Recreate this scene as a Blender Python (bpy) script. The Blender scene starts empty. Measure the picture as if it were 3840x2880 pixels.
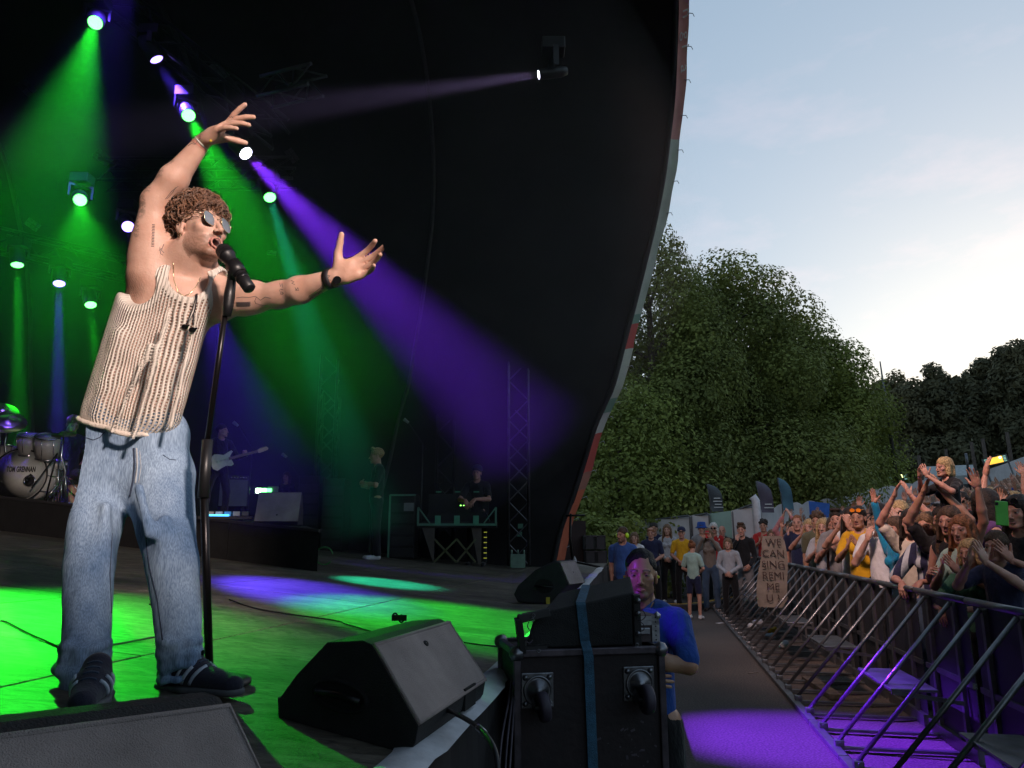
import bpy, bmesh, math, random
import numpy as np
from mathutils import Vector, Matrix, noise as mnoise
from mathutils.bvhtree import BVHTree

V = Vector
PI = math.pi
R = math.radians
rng = random.Random(7)
scn = bpy.context.scene
COL = scn.collection

# ------------------------------------------------------------ camera
CAMZ = 1.65
FPX = 2742.0
PITCH = R(11.7)
CP, SP = math.cos(PITCH), math.sin(PITCH)
cam = bpy.data.cameras.new('camera')
cam.sensor_width = 36.0
cam.lens = FPX / 3840 * 36.0
cam.clip_start = 0.02
cam.clip_end = 900
camo = bpy.data.objects.new('camera', cam)
camo.location = (0, 0, CAMZ)
camo.rotation_euler = (PI / 2 + PITCH, 0, 0)
COL.objects.link(camo)
scn.camera = camo

# ------------------------------------------------------------ world, sun, exposure
SUN_EL, SUN_AZ = R(7.0), R(38)
EXPO = 1.6
SKYG = 0.42
world = bpy.data.worlds.new('World')
scn.world = world
world.use_nodes = True
wn = world.node_tree.nodes
wl = world.node_tree.links
wn.clear()
wo = wn.new('ShaderNodeOutputWorld')
wb = wn.new('ShaderNodeBackground')
sky = wn.new('ShaderNodeTexSky')
sky.sky_type = 'NISHITA'
sky.sun_disc = False
sky.sun_elevation = SUN_EL
sky.sun_rotation = SUN_AZ
sky.altitude = 0
sky.air_density = 1.0
sky.dust_density = 0.7
sky.ozone_density = 2.5
wb.inputs['Strength'].default_value = 0.15
# thin high cloud wisps, a little brighter and pinker than the sky behind them
tc = wn.new('ShaderNodeTexCoord')
mp = wn.new('ShaderNodeMapping')
mp.inputs['Scale'].default_value = (2.2, 2.2, 5.5)
mp.inputs['Rotation'].default_value = (0.4, 0.3, 0.5)
nz = wn.new('ShaderNodeTexNoise')
nz.inputs['Scale'].default_value = 2.1
nz.inputs['Detail'].default_value = 6
nz.inputs['Roughness'].default_value = 0.62
rp = wn.new('ShaderNodeValToRGB')
rp.color_ramp.elements[0].position = 0.50
rp.color_ramp.elements[0].color = (0, 0, 0, 1)
rp.color_ramp.elements[1].position = 0.72
rp.color_ramp.elements[1].color = (0.55, 0.55, 0.55, 1)
mx = wn.new('ShaderNodeMix')
mx.data_type = 'RGBA'
hs = wn.new('ShaderNodeHueSaturation')
hs.inputs['Saturation'].default_value = 1.2
mul = wn.new('ShaderNodeMix')
mul.data_type = 'RGBA'
mul.blend_type = 'MULTIPLY'
mul.inputs[0].default_value = 1.0
mul.inputs[7].default_value = (1.40, 1.14, 1.10, 1)
wl.new(tc.outputs['Generated'], mp.inputs['Vector'])
wl.new(mp.outputs['Vector'], nz.inputs['Vector'])
wl.new(nz.outputs['Fac'], rp.inputs['Fac'])
gm = wn.new('ShaderNodeGamma')
gm.inputs['Gamma'].default_value = SKYG
wl.new(sky.outputs['Color'], gm.inputs['Color'])
wl.new(gm.outputs['Color'], hs.inputs['Color'])
wl.new(hs.outputs['Color'], mul.inputs[6])
wl.new(rp.outputs['Color'], mx.inputs[0])
wl.new(hs.outputs['Color'], mx.inputs[6])
wl.new(mul.outputs[2], mx.inputs[7])
wl.new(mx.outputs[2], wb.inputs['Color'])
wl.new(wb.outputs['Background'], wo.inputs['Surface'])

sd = bpy.data.lights.new('sun', 'SUN')
sd.energy = 0.5
sd.angle = R(2.0)
sd.color = (1.0, 0.72, 0.5)
so = bpy.data.objects.new('sun', sd)
so.location = (30, 40, 30)
sdir = V((math.sin(SUN_AZ) * math.cos(SUN_EL), math.cos(SUN_AZ) * math.cos(SUN_EL), math.sin(SUN_EL)))
so.rotation_euler = sdir.to_track_quat('Z', 'Y').to_euler()
COL.objects.link(so)

vs = scn.view_settings
vs.view_transform = 'Standard'
vs.look = 'None'
vs.exposure = EXPO
vs.gamma = 1.0
vs.use_curve_mapping = False
scn.cycles.volume_bounces = 0
scn.cycles.max_bounces = 6
scn.cycles.transparent_max_bounces = 24
scn.cycles.sample_clamp_indirect = 4.0
scn.cycles.caustics_reflective = False
scn.cycles.caustics_refractive = False

# ------------------------------------------------------------ picture to place
def ray(px, py):
    xo = (px - 1920) / FPX
    zc = -(py - 1440) / FPX
    return V((xo, CP - zc * SP, SP + zc * CP))
def WY(px, py, Y):
    r = ray(px, py)
    return V((0, 0, CAMZ)) + r * (Y / r.y)
def WD(px, py, D):
    return V((0, 0, CAMZ)) + ray(px, py) * D
def on_z(px, py, z):
    r = ray(px, py)
    return V((0, 0, CAMZ)) + r * ((z - CAMZ) / r.z)
STZ, RAKE = 1.11, 0.095
def floor_z(x):
    return STZ + (-x * RAKE if x < 0 else 0.0)
def on_floor(px, py):
    r = ray(px, py)
    if r.x < 0:
        t = (STZ - CAMZ) / (r.z + RAKE * r.x)
    else:
        t = (STZ - CAMZ) / r.z
    return V((0, 0, CAMZ)) + r * t
BAR_A, BAR_N = V((3.62, 6.8)), V((0.983, -0.183))
def bdist(x, y):
    return (x - BAR_A.x) * BAR_N.x + (y - BAR_A.y) * BAR_N.y
def ground_z(x, y):
    d = bdist(x, y)
    d = max(0.0, d)
    return 0.13 * d + 0.0032 * d * d if d < 40 else 0.13 * 40 + 0.0032 * 1600 + 0.39 * (d - 40) * 0.3

# ------------------------------------------------------------ materials
MATS = {}
def mat(name, col, rough=0.6, metal=0.0, var=0.15, vscale=6.0, bump=0.0, bscale=60.0, spec=0.5,
        emit=None, estr=0.0, alt=None, trans=0.0, sheen=0.0, detail=6.0, sss=0.0, coord='Object'):
    if name in MATS:
        return MATS[name]
    m = bpy.data.materials.new(name)
    m.use_nodes = True
    n, l = m.node_tree.nodes, m.node_tree.links
    b = n['Principled BSDF']
    b.inputs['Roughness'].default_value = rough
    b.inputs['Metallic'].default_value = metal
    b.inputs['Specular IOR Level'].default_value = spec
    b.inputs['Transmission Weight'].default_value = trans
    b.inputs['Sheen Weight'].default_value = sheen
    if sss:
        b.inputs['Subsurface Weight'].default_value = sss
        b.inputs['Subsurface Radius'].default_value = (0.012, 0.005, 0.003)
        b.inputs['Subsurface Scale'].default_value = 1.0
    tc = n.new('ShaderNodeTexCoord')
    nz = n.new('ShaderNodeTexNoise')
    nz.inputs['Scale'].default_value = vscale
    nz.inputs['Detail'].default_value = detail
    nz.inputs['Roughness'].default_value = 0.65
    l.new(tc.outputs[coord], nz.inputs['Vector'])
    rp = n.new('ShaderNodeValToRGB')
    c2 = alt if alt else tuple(c * (1 - var * 1.6) for c in col)
    c1 = col if alt else tuple(min(1, c * (1 + var)) for c in col)
    rp.color_ramp.elements[0].position = 0.32
    rp.color_ramp.elements[0].color = (*c2, 1)
    rp.color_ramp.elements[1].position = 0.68
    rp.color_ramp.elements[1].color = (*c1, 1)
    l.new(nz.outputs['Fac'], rp.inputs['Fac'])
    l.new(rp.outputs['Color'], b.inputs['Base Color'])
    if bump:
        n2 = n.new('ShaderNodeTexNoise')
        n2.inputs['Scale'].default_value = bscale
        n2.inputs['Detail'].default_value = 5
        l.new(tc.outputs[coord], n2.inputs['Vector'])
        bp = n.new('ShaderNodeBump')
        bp.inputs['Strength'].default_value = bump
        bp.inputs['Distance'].default_value = 0.01
        l.new(n2.outputs['Fac'], bp.inputs['Height'])
        l.new(bp.outputs['Normal'], b.inputs['Normal'])
    if emit:
        b.inputs['Emission Color'].default_value = (*emit, 1)
        b.inputs['Emission Strength'].default_value = estr
    MATS[name] = m
    return m

# ------------------------------------------------------------ objects
def setp(o, label=None, cat=None, group=None, kind=None):
    if label: o['label'] = label
    if cat: o['category'] = cat
    if group: o['group'] = group
    if kind: o['kind'] = kind
    return o
def thing(name, label, cat, loc=(0, 0, 0), rotz=0.0, group=None, scale=1.0, rot=None):
    o = bpy.data.objects.new(name, None)
    o.empty_display_size = 0.1
    COL.objects.link(o)
    o.location = loc
    o.rotation_euler = rot if rot is not None else (0, 0, rotz)
    o.scale = (scale,) * 3
    return setp(o, label, cat, group)
def wmat(o):
    m = o.matrix_basis.copy()
    p = o.parent
    while p:
        m = p.matrix_basis @ m
        p = p.parent
    return m
def link(name, me, parent=None, m=None):
    o = bpy.data.objects.new(name, me)
    COL.objects.link(o)
    if parent:
        o.parent = parent
    if m is not None:
        if len(me.materials) == 0:
            me.materials.append(m)
        elif me.materials[0] is not m:
            o.material_slots[0].link = 'OBJECT'
            o.material_slots[0].material = m
    return o
def mesh_np(name, verts, faces, smooth=True, m=None):
    """verts (n,3), faces (k,3|4) numpy arrays"""
    me = bpy.data.meshes.new(name)
    verts = np.asarray(verts, np.float32)
    faces = np.asarray(faces, np.int32)
    k = faces.shape[1]
    me.vertices.add(len(verts))
    me.vertices.foreach_set('co', verts.ravel())
    me.loops.add(faces.size)
    me.loops.foreach_set('vertex_index', faces.ravel())
    me.polygons.add(len(faces))
    me.polygons.foreach_set('loop_start', np.arange(0, faces.size, k, dtype=np.int32))
    if smooth:
        me.polygons.foreach_set('use_smooth', np.ones(len(faces), bool))
    me.update(calc_edges=True)
    if m: me.materials.append(m)
    return me
class MB:
    """collects simple solids; build() links them as one mesh"""
    def __init__(self):
        self.v, self.f, self.s = [], [], []
    def add(self, vs, fs, smooth=False):
        o = len(self.v)
        self.v += [V(x) for x in vs]
        self.f += [[i + o for i in f] for f in fs]
        self.s += [smooth] * len(fs)
        return self
    def box(self, c, size, rot=None, M=None, taper=None):
        hx, hy, hz = size[0] / 2, size[1] / 2, size[2] / 2
        vs = [V((sx * hx, sy * hy, sz * hz)) for sz in (-1, 1) for sy in (-1, 1) for sx in (-1, 1)]
        if taper:
            vs = [V((v.x * (taper if v.z > 0 else 1), v.y * (taper if v.z > 0 else 1), v.z)) for v in vs]
        if rot is not None:
            if not isinstance(rot, Matrix):
                rot = Matrix.Rotation(rot, 3, 'Z')
            vs = [rot @ v for v in vs]
        vs = [v + V(c) for v in vs]
        if M is not None: vs = [M @ v for v in vs]
        return self.add(vs, [(0, 2, 3, 1), (4, 5, 7, 6), (0, 1, 5, 4), (2, 6, 7, 3), (0, 4, 6, 2), (1, 3, 7, 5)])
    def tube(self, pts, r, n=8, caps=True, closed=False):
        pts = [V(p) for p in pts]
        rs = r if isinstance(r, (list, tuple)) else [r] * len(pts)
        up = None
        rings = []
        N = len(pts)
        for i, p in enumerate(pts):
            a = pts[(i - 1) % N] if (i > 0 or closed) else p
            b = pts[(i + 1) % N] if (i < N - 1 or closed) else p
            d = (b - a)
            d = d.normalized() if d.length > 1e-9 else V((0, 0, 1))
            if up is None:
                up = d.orthogonal().normalized()
            up = (up - d * up.dot(d))
            up = up.normalized() if up.length > 1e-6 else d.orthogonal().normalized()
            w = d.cross(up)
            rings.append([p + (up * math.cos(2 * PI * k / n) + w * math.sin(2 * PI * k / n)) * rs[i] for k in range(n)])
        vs = [v for rg in rings for v in rg]
        fs = []
        for i in range(N if closed else N - 1):
            j = (i + 1) % N
            for k in range(n):
                fs.append((i * n + k, i * n + (k + 1) % n, j * n + (k + 1) % n, j * n + k))
        self.add(vs, fs, True)
        if caps and not closed:
            o = len(self.v) - len(vs)
            self.f.append([o + k for k in range(n)][::-1]); self.s.append(False)
            self.f.append([o + (N - 1) * n + k for k in range(n)]); self.s.append(False)
        return self
    def cyl(self, p0, p1, r0, r1=None, n=16):
        return self.tube([p0, p1], [r0, r0 if r1 is None else r1], n)
    def lathe(self, prof, c=(0, 0, 0), n=20, M=None):
        """prof list of (r, z)"""
        vs = []
        for (r, z) in prof:
            for k in range(n):
                vs.append(V((r * math.cos(2 * PI * k / n), r * math.sin(2 * PI * k / n), z)))
        fs = []
        for i in range(len(prof) - 1):
            for k in range(n):
                fs.append((i * n + k, i * n + (k + 1) % n, (i + 1) * n + (k + 1) % n, (i + 1) * n + k))
        if prof[0][0] > 1e-6: fs.append(list(range(n))[::-1])
        if prof[-1][0] > 1e-6: fs.append([(len(prof) - 1) * n + k for k in range(n)])
        if M is not None: vs = [M @ v for v in vs]
        return self.add([v + V(c) for v in vs], fs, True)
    def prism(self, prof, a, b, M=None):
        """closed 2D outline prof [(y,z)] extruded along x from a to b"""
        n = len(prof)
        vs = [V((a, y, z)) for y, z in prof] + [V((b, y, z)) for y, z in prof]
        fs = [tuple(range(n))[::-1], tuple(range(n, 2 * n))]
        fs += [(i, (i + 1) % n, n + (i + 1) % n, n + i) for i in range(n)]
        if M is not None: vs = [M @ v for v in vs]
        return self.add(vs, fs)
    def quad(self, *vs):
        return self.add(vs, [tuple(range(len(vs)))])
    def mesh(self, name, m=None, inv=None, bevel=0.0, sharp=None):
        me = bpy.data.meshes.new(name)
        vs = self.v if inv is None else [inv @ v for v in self.v]
        me.from_pydata([tuple(v) for v in vs], [], self.f)
        me.polygons.foreach_set('use_smooth', self.s)
        bm = bmesh.new()
        bm.from_mesh(me)
        if bevel > 0:
            es = [e for e in bm.edges if len(e.link_faces) == 2 and e.calc_face_angle(0) > 0.5]
            bmesh.ops.bevel(bm, geom=es, offset=bevel, segments=2, affect='EDGES', profile=0.5, clamp_overlap=True)
        bmesh.ops.recalc_face_normals(bm, faces=bm.faces)
        bm.to_mesh(me)
        bm.free()
        if m: me.materials.append(m)
        me.update()
        return me
    def build(self, name, m, parent=None, world=False, bevel=0.0):
        inv = wmat(parent).inverted() if (parent and world) else None
        me = self.mesh(name, m, inv, bevel)
        return link(name, me, parent)
def box_dir(mb, p0, p1, w, h, up=V((0, 0, 1))):
    p0, p1 = V(p0), V(p1)
    d = (p1 - p0); L = d.length; d.normalize()
    s = d.cross(up)
    s = s.normalized() if s.length > 1e-6 else V((1, 0, 0))
    u = s.cross(d)
    M = Matrix((( s.x, d.x, u.x), (s.y, d.y, u.y), (s.z, d.z, u.z)))
    mb.box((p0 + p1) / 2, (w, L, h), rot=M)
    return mb
def copy_obj(o, parent=None):
    c = o.copy()
    COL.objects.link(c)
    c.parent = parent
    return c
def copy_tree(o, parent=None):
    c = copy_obj(o, parent)
    for ch in o.children:
        copy_tree(ch, c)
    return c
def text_mesh(s, size, m, parent, M, name='lettering', extrude=0.001, sx=1.0, bold=0.0):
    cu = bpy.data.curves.new('t', 'FONT')
    cu.body = s
    cu.size = size
    cu.align_x = 'CENTER'
    cu.align_y = 'CENTER'
    cu.extrude = extrude
    cu.offset = bold
    cu.resolution_u = 3
    o = bpy.data.objects.new('t', cu)
    COL.objects.link(o)
    dg = bpy.context.evaluated_depsgraph_get()
    me = bpy.data.meshes.new_from_object(o.evaluated_get(dg))
    bpy.data.objects.remove(o)
    me.transform(M @ Matrix.Diagonal((sx, 1, 1, 1)))
    me.materials.clear()
    me.materials.append(m)
    return link(name, me, parent)
def frame(origin, x, y):
    x = V(x).normalized(); y = (V(y) - x * V(y).dot(x)).normalized(); z = x.cross(y)
    M = Matrix.Identity(4)
    for i in range(3):
        M[i][0], M[i][1], M[i][2], M[i][3] = x[i], y[i], z[i], origin[i]
    return M
# ============================================================ ground
m_asph = mat('asphalt', (0.085, 0.066, 0.058), 0.85, var=0.25, vscale=1.3, bump=0.5, bscale=180, coord='Generated')
def make_asphalt(m):
    n, l = m.node_tree.nodes, m.node_tree.links
    b = n['Principled BSDF']
    geo = n.new('ShaderNodeNewGeometry')
    out = []
    for sc, det in ((0.35, 5), (55.0, 2)):
        t = n.new('ShaderNodeTexNoise'); t.inputs['Scale'].default_value = sc; t.inputs['Detail'].default_value = det
        l.new(geo.outputs['Position'], t.inputs['Vector']); out.append(t)
    r1 = n.new('ShaderNodeValToRGB')
    r1.color_ramp.elements[0].position = 0.35; r1.color_ramp.elements[0].color = (0.05, 0.04, 0.036, 1)
    r1.color_ramp.elements[1].position = 0.65; r1.color_ramp.elements[1].color = (0.105, 0.082, 0.07, 1)
    r2 = n.new('ShaderNodeValToRGB')
    r2.color_ramp.elements[0].position = 0.4; r2.color_ramp.elements[0].color = (0.55, 0.55, 0.55, 1)
    r2.color_ramp.elements[1].position = 0.68; r2.color_ramp.elements[1].color = (1.5, 1.45, 1.4, 1)
    mu = n.new('ShaderNodeMix'); mu.data_type = 'RGBA'; mu.blend_type = 'MULTIPLY'; mu.inputs[0].default_value = 1
    l.new(out[0].outputs['Fac'], r1.inputs['Fac']); l.new(out[1].outputs['Fac'], r2.inputs['Fac'])
    l.new(r1.outputs['Color'], mu.inputs[6]); l.new(r2.outputs['Color'], mu.inputs[7])
    l.new(mu.outputs[2], b.inputs['Base Color'])
    bp = n.new('ShaderNodeBump'); bp.inputs['Strength'].default_value = 0.7; bp.inputs['Distance'].default_value = 0.008
    l.new(out[1].outputs['Fac'], bp.inputs['Height']); l.new(bp.outputs['Normal'], b.inputs['Normal'])
make_asphalt(m_asph)
xs = np.concatenate([np.linspace(-60, -4, 8), np.linspace(-3, 45, 60), np.linspace(48, 400, 16)])
ys = np.concatenate([np.linspace(-60, -4, 6), np.linspace(-3, 60, 70), np.linspace(65, 500, 16)])
gx, gy = np.meshgrid(xs, ys, indexing='ij')
gz = np.vectorize(ground_z)(gx, gy)
vsn = np.stack([gx, gy, gz], -1).reshape(-1, 3)
I = np.arange(len(xs) * len(ys)).reshape(len(xs), len(ys))
fc = np.stack([I[:-1, :-1], I[1:, :-1], I[1:, 1:], I[:-1, 1:]], -1).reshape(-1, 4)
g = link('ground', mesh_np('ground', vsn, fc, True, m_asph))
setp(g, 'brown tarmac ground of the pit rising into a slope under the crowd', 'ground', kind='structure')

# ============================================================ stage floor
m_deck = bpy.data.materials.new('stage_deck'); m_deck.use_nodes = True
def make_deck(m):
    n, l = m.node_tree.nodes, m.node_tree.links
    b = n['Principled BSDF']; b.inputs['Roughness'].default_value = 0.55
    b.inputs['Specular IOR Level'].default_value = 0.35
    geo = n.new('ShaderNodeNewGeometry')
    mp_ = n.new('ShaderNodeMapping'); mp_.inputs['Scale'].default_value = (1.0, 2.6, 1.0); mp_.inputs['Rotation'].default_value = (0, 0, 0.4)
    l.new(geo.outputs['Position'], mp_.inputs['Vector'])
    def nt(sc, det, src, dist=0.0):
        t = n.new('ShaderNodeTexNoise'); t.inputs['Scale'].default_value = sc; t.inputs['Detail'].default_value = det
        t.inputs['Distortion'].default_value = dist; t.inputs['Roughness'].default_value = 0.7
        l.new(src, t.inputs['Vector']); return t
    a = nt(1.4, 9, mp_.outputs['Vector'], 0.8)
    s = nt(9.0, 8, mp_.outputs['Vector'], 1.5)
    f = nt(90, 3, geo.outputs['Position'])
    r1 = n.new('ShaderNodeValToRGB')
    r1.color_ramp.elements[0].position = 0.36; r1.color_ramp.elements[0].color = (0.06, 0.053, 0.042, 1)
    r1.color_ramp.elements[1].position = 0.66; r1.color_ramp.elements[1].color = (0.19, 0.165, 0.13, 1)
    r2 = n.new('ShaderNodeValToRGB')
    r2.color_ramp.elements[0].position = 0.36; r2.color_ramp.elements[0].color = (0.30, 0.30, 0.30, 1)
    r2.color_ramp.elements[1].position = 0.56; r2.color_ramp.elements[1].color = (1.1, 1.1, 1.1, 1)
    mu = n.new('ShaderNodeMix'); mu.data_type = 'RGBA'; mu.blend_type = 'MULTIPLY'; mu.inputs[0].default_value = 1
    l.new(a.outputs['Fac'], r1.inputs['Fac']); l.new(s.outputs['Fac'], r2.inputs['Fac'])
    l.new(r1.outputs['Color'], mu.inputs[6]); l.new(r2.outputs['Color'], mu.inputs[7])
    # every panel a touch lighter or darker than its neighbour
    oi = n.new('ShaderNodeObjectInfo')
    mr = n.new('ShaderNodeMapRange'); mr.inputs['To Min'].default_value = 0.82; mr.inputs['To Max'].default_value = 1.15
    l.new(oi.outputs['Random'], mr.inputs['Value'])
    mu2 = n.new('ShaderNodeMix'); mu2.data_type = 'RGBA'; mu2.blend_type = 'MULTIPLY'; mu2.inputs[0].default_value = 1
    l.new(mu.outputs[2], mu2.inputs[6]); l.new(mr.outputs['Result'], mu2.inputs[7])
    l.new(mu2.outputs[2], b.inputs['Base Color'])
    bp = n.new('ShaderNodeBump'); bp.inputs['Strength'].default_value = 0.35; bp.inputs['Distance'].default_value = 0.006
    l.new(f.outputs['Fac'], bp.inputs['Height']); l.new(bp.outputs['Normal'], b.inputs['Normal'])
make_deck(m_deck)
m_black = mat('black_cloth', (0.006, 0.006, 0.007), 0.95, var=0.3, vscale=3, spec=0.05)
m_under = mat('dark_frame', (0.02, 0.02, 0.022), 0.7)
def edge_x(y):
    return -0.505 + 0.160 * y            # stage front edge seen from above
st = thing('stage_floor', None, None, (0, 0, 0))
setp(st, 'raked stage floor of worn ply panels lit by green and blue pools', 'stage floor', kind='structure')
PW, PL, GAP = 1.22, 2.44, 0.006
ang = math.atan(0.160)
# panels in rows parallel to the front edge
ex = V((math.sin(ang), math.cos(ang)))      # along the edge (away from camera)
en = V((-math.cos(ang), math.sin(ang)))     # upstage
org = V((-0.505, 0.0))
def pz(x): return floor_z(x)
for i in range(0, 12):
    for j in range(-3, 7):
        a0, a1 = j * PL + (PL / 2 if i % 2 else 0) - 1.1, 0
        a1 = a0 + PL
        b0, b1 = i * PW, (i + 1) * PW
        q = [org + ex * (a0 + GAP) + en * (b0 + GAP), org + ex * (a1 - GAP) + en * (b0 + GAP),
             org + ex * (a1 - GAP) + en * (b1 - GAP), org + ex * (a0 + GAP) + en * (b1 - GAP)]
        mb = MB()
        dz = rng.uniform(-0.0008, 0.0008)
        # split where the rake begins (x = 0) so each panel follows the floor
        xsq = [p.x for p in q]
        if min(xsq) < -0.01 and max(xsq) > 0.01:
            t = [p for p in q]
            poly_l, poly_r = [], []
            for k in range(4):
                p, r_ = t[k], t[(k + 1) % 4]
                (poly_l if p.x <= 0 else poly_r).append((p.x, p.y))
                if (p.x < 0) != (r_.x < 0):
                    s = p.x / (p.x - r_.x)
                    c = (0.0, p.y + (r_.y - p.y) * s)
                    poly_l.append(c); poly_r.append(c)
            for pl in (poly_l, poly_r):
                n = len(pl)
                vs_ = [V((x, y, pz(x) + dz)) for x, y in pl] + [V((x, y, pz(x) - 0.03)) for x, y in pl]
                mb.add(vs_, [tuple(range(n)), tuple(range(n, 2 * n))[::-1]] + [(k, n + k, n + (k + 1) % n, (k + 1) % n) for k in range(n)])
        else:
            vs_ = [V((p.x, p.y, pz(p.x) + dz)) for p in q] + [V((p.x, p.y, pz(p.x) - 0.03)) for p in q]
            mb.add(vs_, [(0, 1, 2, 3), (7, 6, 5, 4), (0, 4, 5, 1), (1, 5, 6, 2), (2, 6, 7, 3), (3, 7, 4, 0)])
        mb.build('deck_panel', m_deck, st)
# black sub-deck right under the panels and black front skirt
mb = MB()
pts = [org + ex * a + en * b for a, b in ((-9, 0.02), (17, 0.02), (17, 14.6), (-9, 14.6))]
def deckpoly(z0):
    xs_ = []
    for k in range(4):
        p, r_ = pts[k], pts[(k + 1) % 4]
        xs_.append((p.x, p.y))
        if (p.x < 0) != (r_.x < 0):
            s = p.x / (p.x - r_.x); xs_.append((0.0, p.y + (r_.y - p.y) * s))
    return xs_
pl = deckpoly(0)
L_ = [p for p in pl if p[0] <= 1e-6]; R_ = [p for p in pl if p[0] >= -1e-6]
for q in (L_, R_):
    mb.add([V((x, y, pz(x) - 0.035)) for x, y in q], [tuple(range(len(q)))])
mb.build('deck_base', m_under, st)
m_skirt = mat('skirt_cloth', (0.014, 0.011, 0.012), 0.9, var=0.3, vscale=2.5, bump=0.4, bscale=12)
mb = MB()
N = 240
for k in range(N):
    a0 = -6 + 21 * k / N; a1 = -6 + 21 * (k + 1) / N
    o0 = -0.03 - 0.018 * math.sin(a0 * 14) - 0.01 * math.sin(a0 * 37); o1 = -0.03 - 0.018 * math.sin(a1 * 14) - 0.01 * math.sin(a1 * 37)
    p0, p1 = org + ex * a0 + en * o0, org + ex * a1 + en * o1
    u0, u1 = org + ex * a0 - en * 0.004, org + ex * a1 - en * 0.004
    z0, z1 = floor_z(u0.x) - 0.012, floor_z(u1.x) - 0.012
    mb.add([V((p0.x, p0.y, 0.0)), V((p1.x, p1.y, 0.0)), V((u1.x, u1.y, z1)), V((u0.x, u0.y, z0))], [(0, 1, 2, 3)], True)
sk = mb.build('stage_skirt', m_skirt)
setp(sk, 'black cloth skirt hanging from the front edge of the stage', 'skirt', kind='structure')

# white cable cover taped along the stage edge, with folds
m_tape = mat('white_tape', (0.55, 0.56, 0.6), 0.45, var=0.18, vscale=5, bump=0.6, bscale=22)
mb = MB()
N = 150
rows = []
for k in range(N + 1):
    a = 1.2 + 11.6 * k / N
    w = 0.055 + 0.012 * mnoise.noise(V((a * 1.4, 0, 0))) + (0.012 if 1.9 < a < 2.9 else 0)
    cc = 0.035 + 0.02 * mnoise.noise(V((a * 0.9, 3, 0)))
    row = []
    for j in range(7):
        b = cc + w * (j / 6 * 2 - 1)
        p = org + ex * a + en * b
        h = 0.006 + 0.012 * (1 - (j / 3 - 1) ** 2) + 0.005 * abs(mnoise.noise(V((a * 6, j * 0.6, 5))))
        row.append(V((p.x, p.y, floor_z(p.x) + h)))
    rows.append(row)
vs_ = [v for r_ in rows for v in r_]
mb.add(vs_, [(i * 7 + j, i * 7 + j + 1, (i + 1) * 7 + j + 1, (i + 1) * 7 + j) for i in range(N) for j in range(6)], True)
tp = mb.build('edge_tape', m_tape)
setp(tp, 'rumpled white tape strip laid along the front edge of the stage', 'tape')

# ============================================================ stage roof: arched black tent over the stage
edge_px = [(2083, 2100, 12.9), (2112, 1985, 12.9), (2153, 1875, 12.9), (2196, 1740, 12.9), (2240, 1597, 12.8), (2276, 1515, 12.7), (2309, 1441, 12.6), (2342, 1310, 12.5), (2378, 1180, 12.4), (2424, 1000, 12.2), (2462, 840, 12.0), (2494, 680, 11.7), (2515, 521, 11.4), (2532, 340, 11.0), (2541, 170, 10.6), (2545, 0, 10.1), (2540, -200, 9.4), (2510, -500, 8.3), (2420, -1100, 6.2)]
edge3 = [WD(x, y, d) for x, y, d in edge_px]
edge3[0].z = STZ + 0.02
top = edge3[-1]
# mirror the arch over and behind the camera down to the near foot
edge3 += [V((top.x + 0.1, 1.4, top.z + 0.3)), V((top.x + 0.1, -0.8, top.z - 0.2)), V((top.x - 0.1, -2.6, top.z - 1.6)), V((top.x - 0.5, -4.0, top.z - 3.8)), V((top.x - 0.9, -4.9, 4.0)), V((top.x - 1.3, -5.3, 1.1))]
m_roof = mat('roof_fabric', (0.026, 0.024, 0.026), 0.8, var=0.2, vscale=0.8, bump=0.3, bscale=4, spec=0.2)
def smooth_curve(P, n):
    out = []
    for i in range(len(P) - 1):
        p0 = P[max(i - 1, 0)]; p1 = P[i]; p2 = P[i + 1]; p3 = P[min(i + 2, len(P) - 1)]
        for k in range(n):
            t = k / n
            out.append(0.5 * ((2 * p1) + (p2 - p0) * t + (2 * p0 - 5 * p1 + 4 * p2 - p3) * t * t + (3 * p1 - p0 - 3 * p2 + p3) * t ** 3))
    out.append(P[-1])
    return out
ec = smooth_curve(edge3, 4)
roof = thing('stage_roof', 'arched black tent roof over the stage with a coloured fascia along its edge', 'stage roof', (0, 0, 0))
mb = MB()
NU = 24
rows = []
for i, p in enumerate(ec):
    row = []
    for u in range(NU + 1):
        t = u / NU
        x = p.x + (-15.5 - p.x) * t
        f = 0.25 * math.sin(PI * t)          # vault swells a little inside the mouth
        yy = p.y + (1.8 * t if p.y > 4 else -0.4 * t)
        sag = 0.05 * mnoise.noise(V((x * 0.7, p.y, p.z)))
        row.append(V((x, yy + sag, max(p.z + (f + sag + 0.02 * x * -1) * (1 if p.z > 2.2 else 0), 0.0) if i > 0 else 0.9)))
    rows.append(row)
vs_ = [v for r_ in rows for v in r_]
W = NU + 1
mb.add(vs_, [(i * W + j, i * W + j + 1, (i + 1) * W + j + 1, (i + 1) * W + j) for i in range(len(rows) - 1) for j in range(NU)], True)
mb.build('roof_shell', m_roof, roof)
m_rib = mat('roof_rib', (0.05, 0.048, 0.05), 0.7)
for u in (5, 10, 15, 20):
    MB().tube([r_[u] + V((0, -0.06 if r_[u].y > 4 else 0.06, -0.05)) for r_ in rows[1:]], 0.035, 6).build('roof_rib', m_rib, roof)
# outer weather skin a little outside the inner one
mb = MB()
vs2 = []
cen = V((-7, 3.5, 1.5))
for v in vs_:
    d = (v - cen); d.x = 0
    vs2.append(v + d.normalized() * 0.12)
mb.add(vs2, [(i * W + j, (i + 1) * W + j, (i + 1) * W + j + 1, i * W + j + 1) for i in range(len(rows) - 1) for j in range(NU)], True)
mb.build('roof_skin', mat('roof_skin', (0.35, 0.36, 0.36), 0.6), roof)
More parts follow.
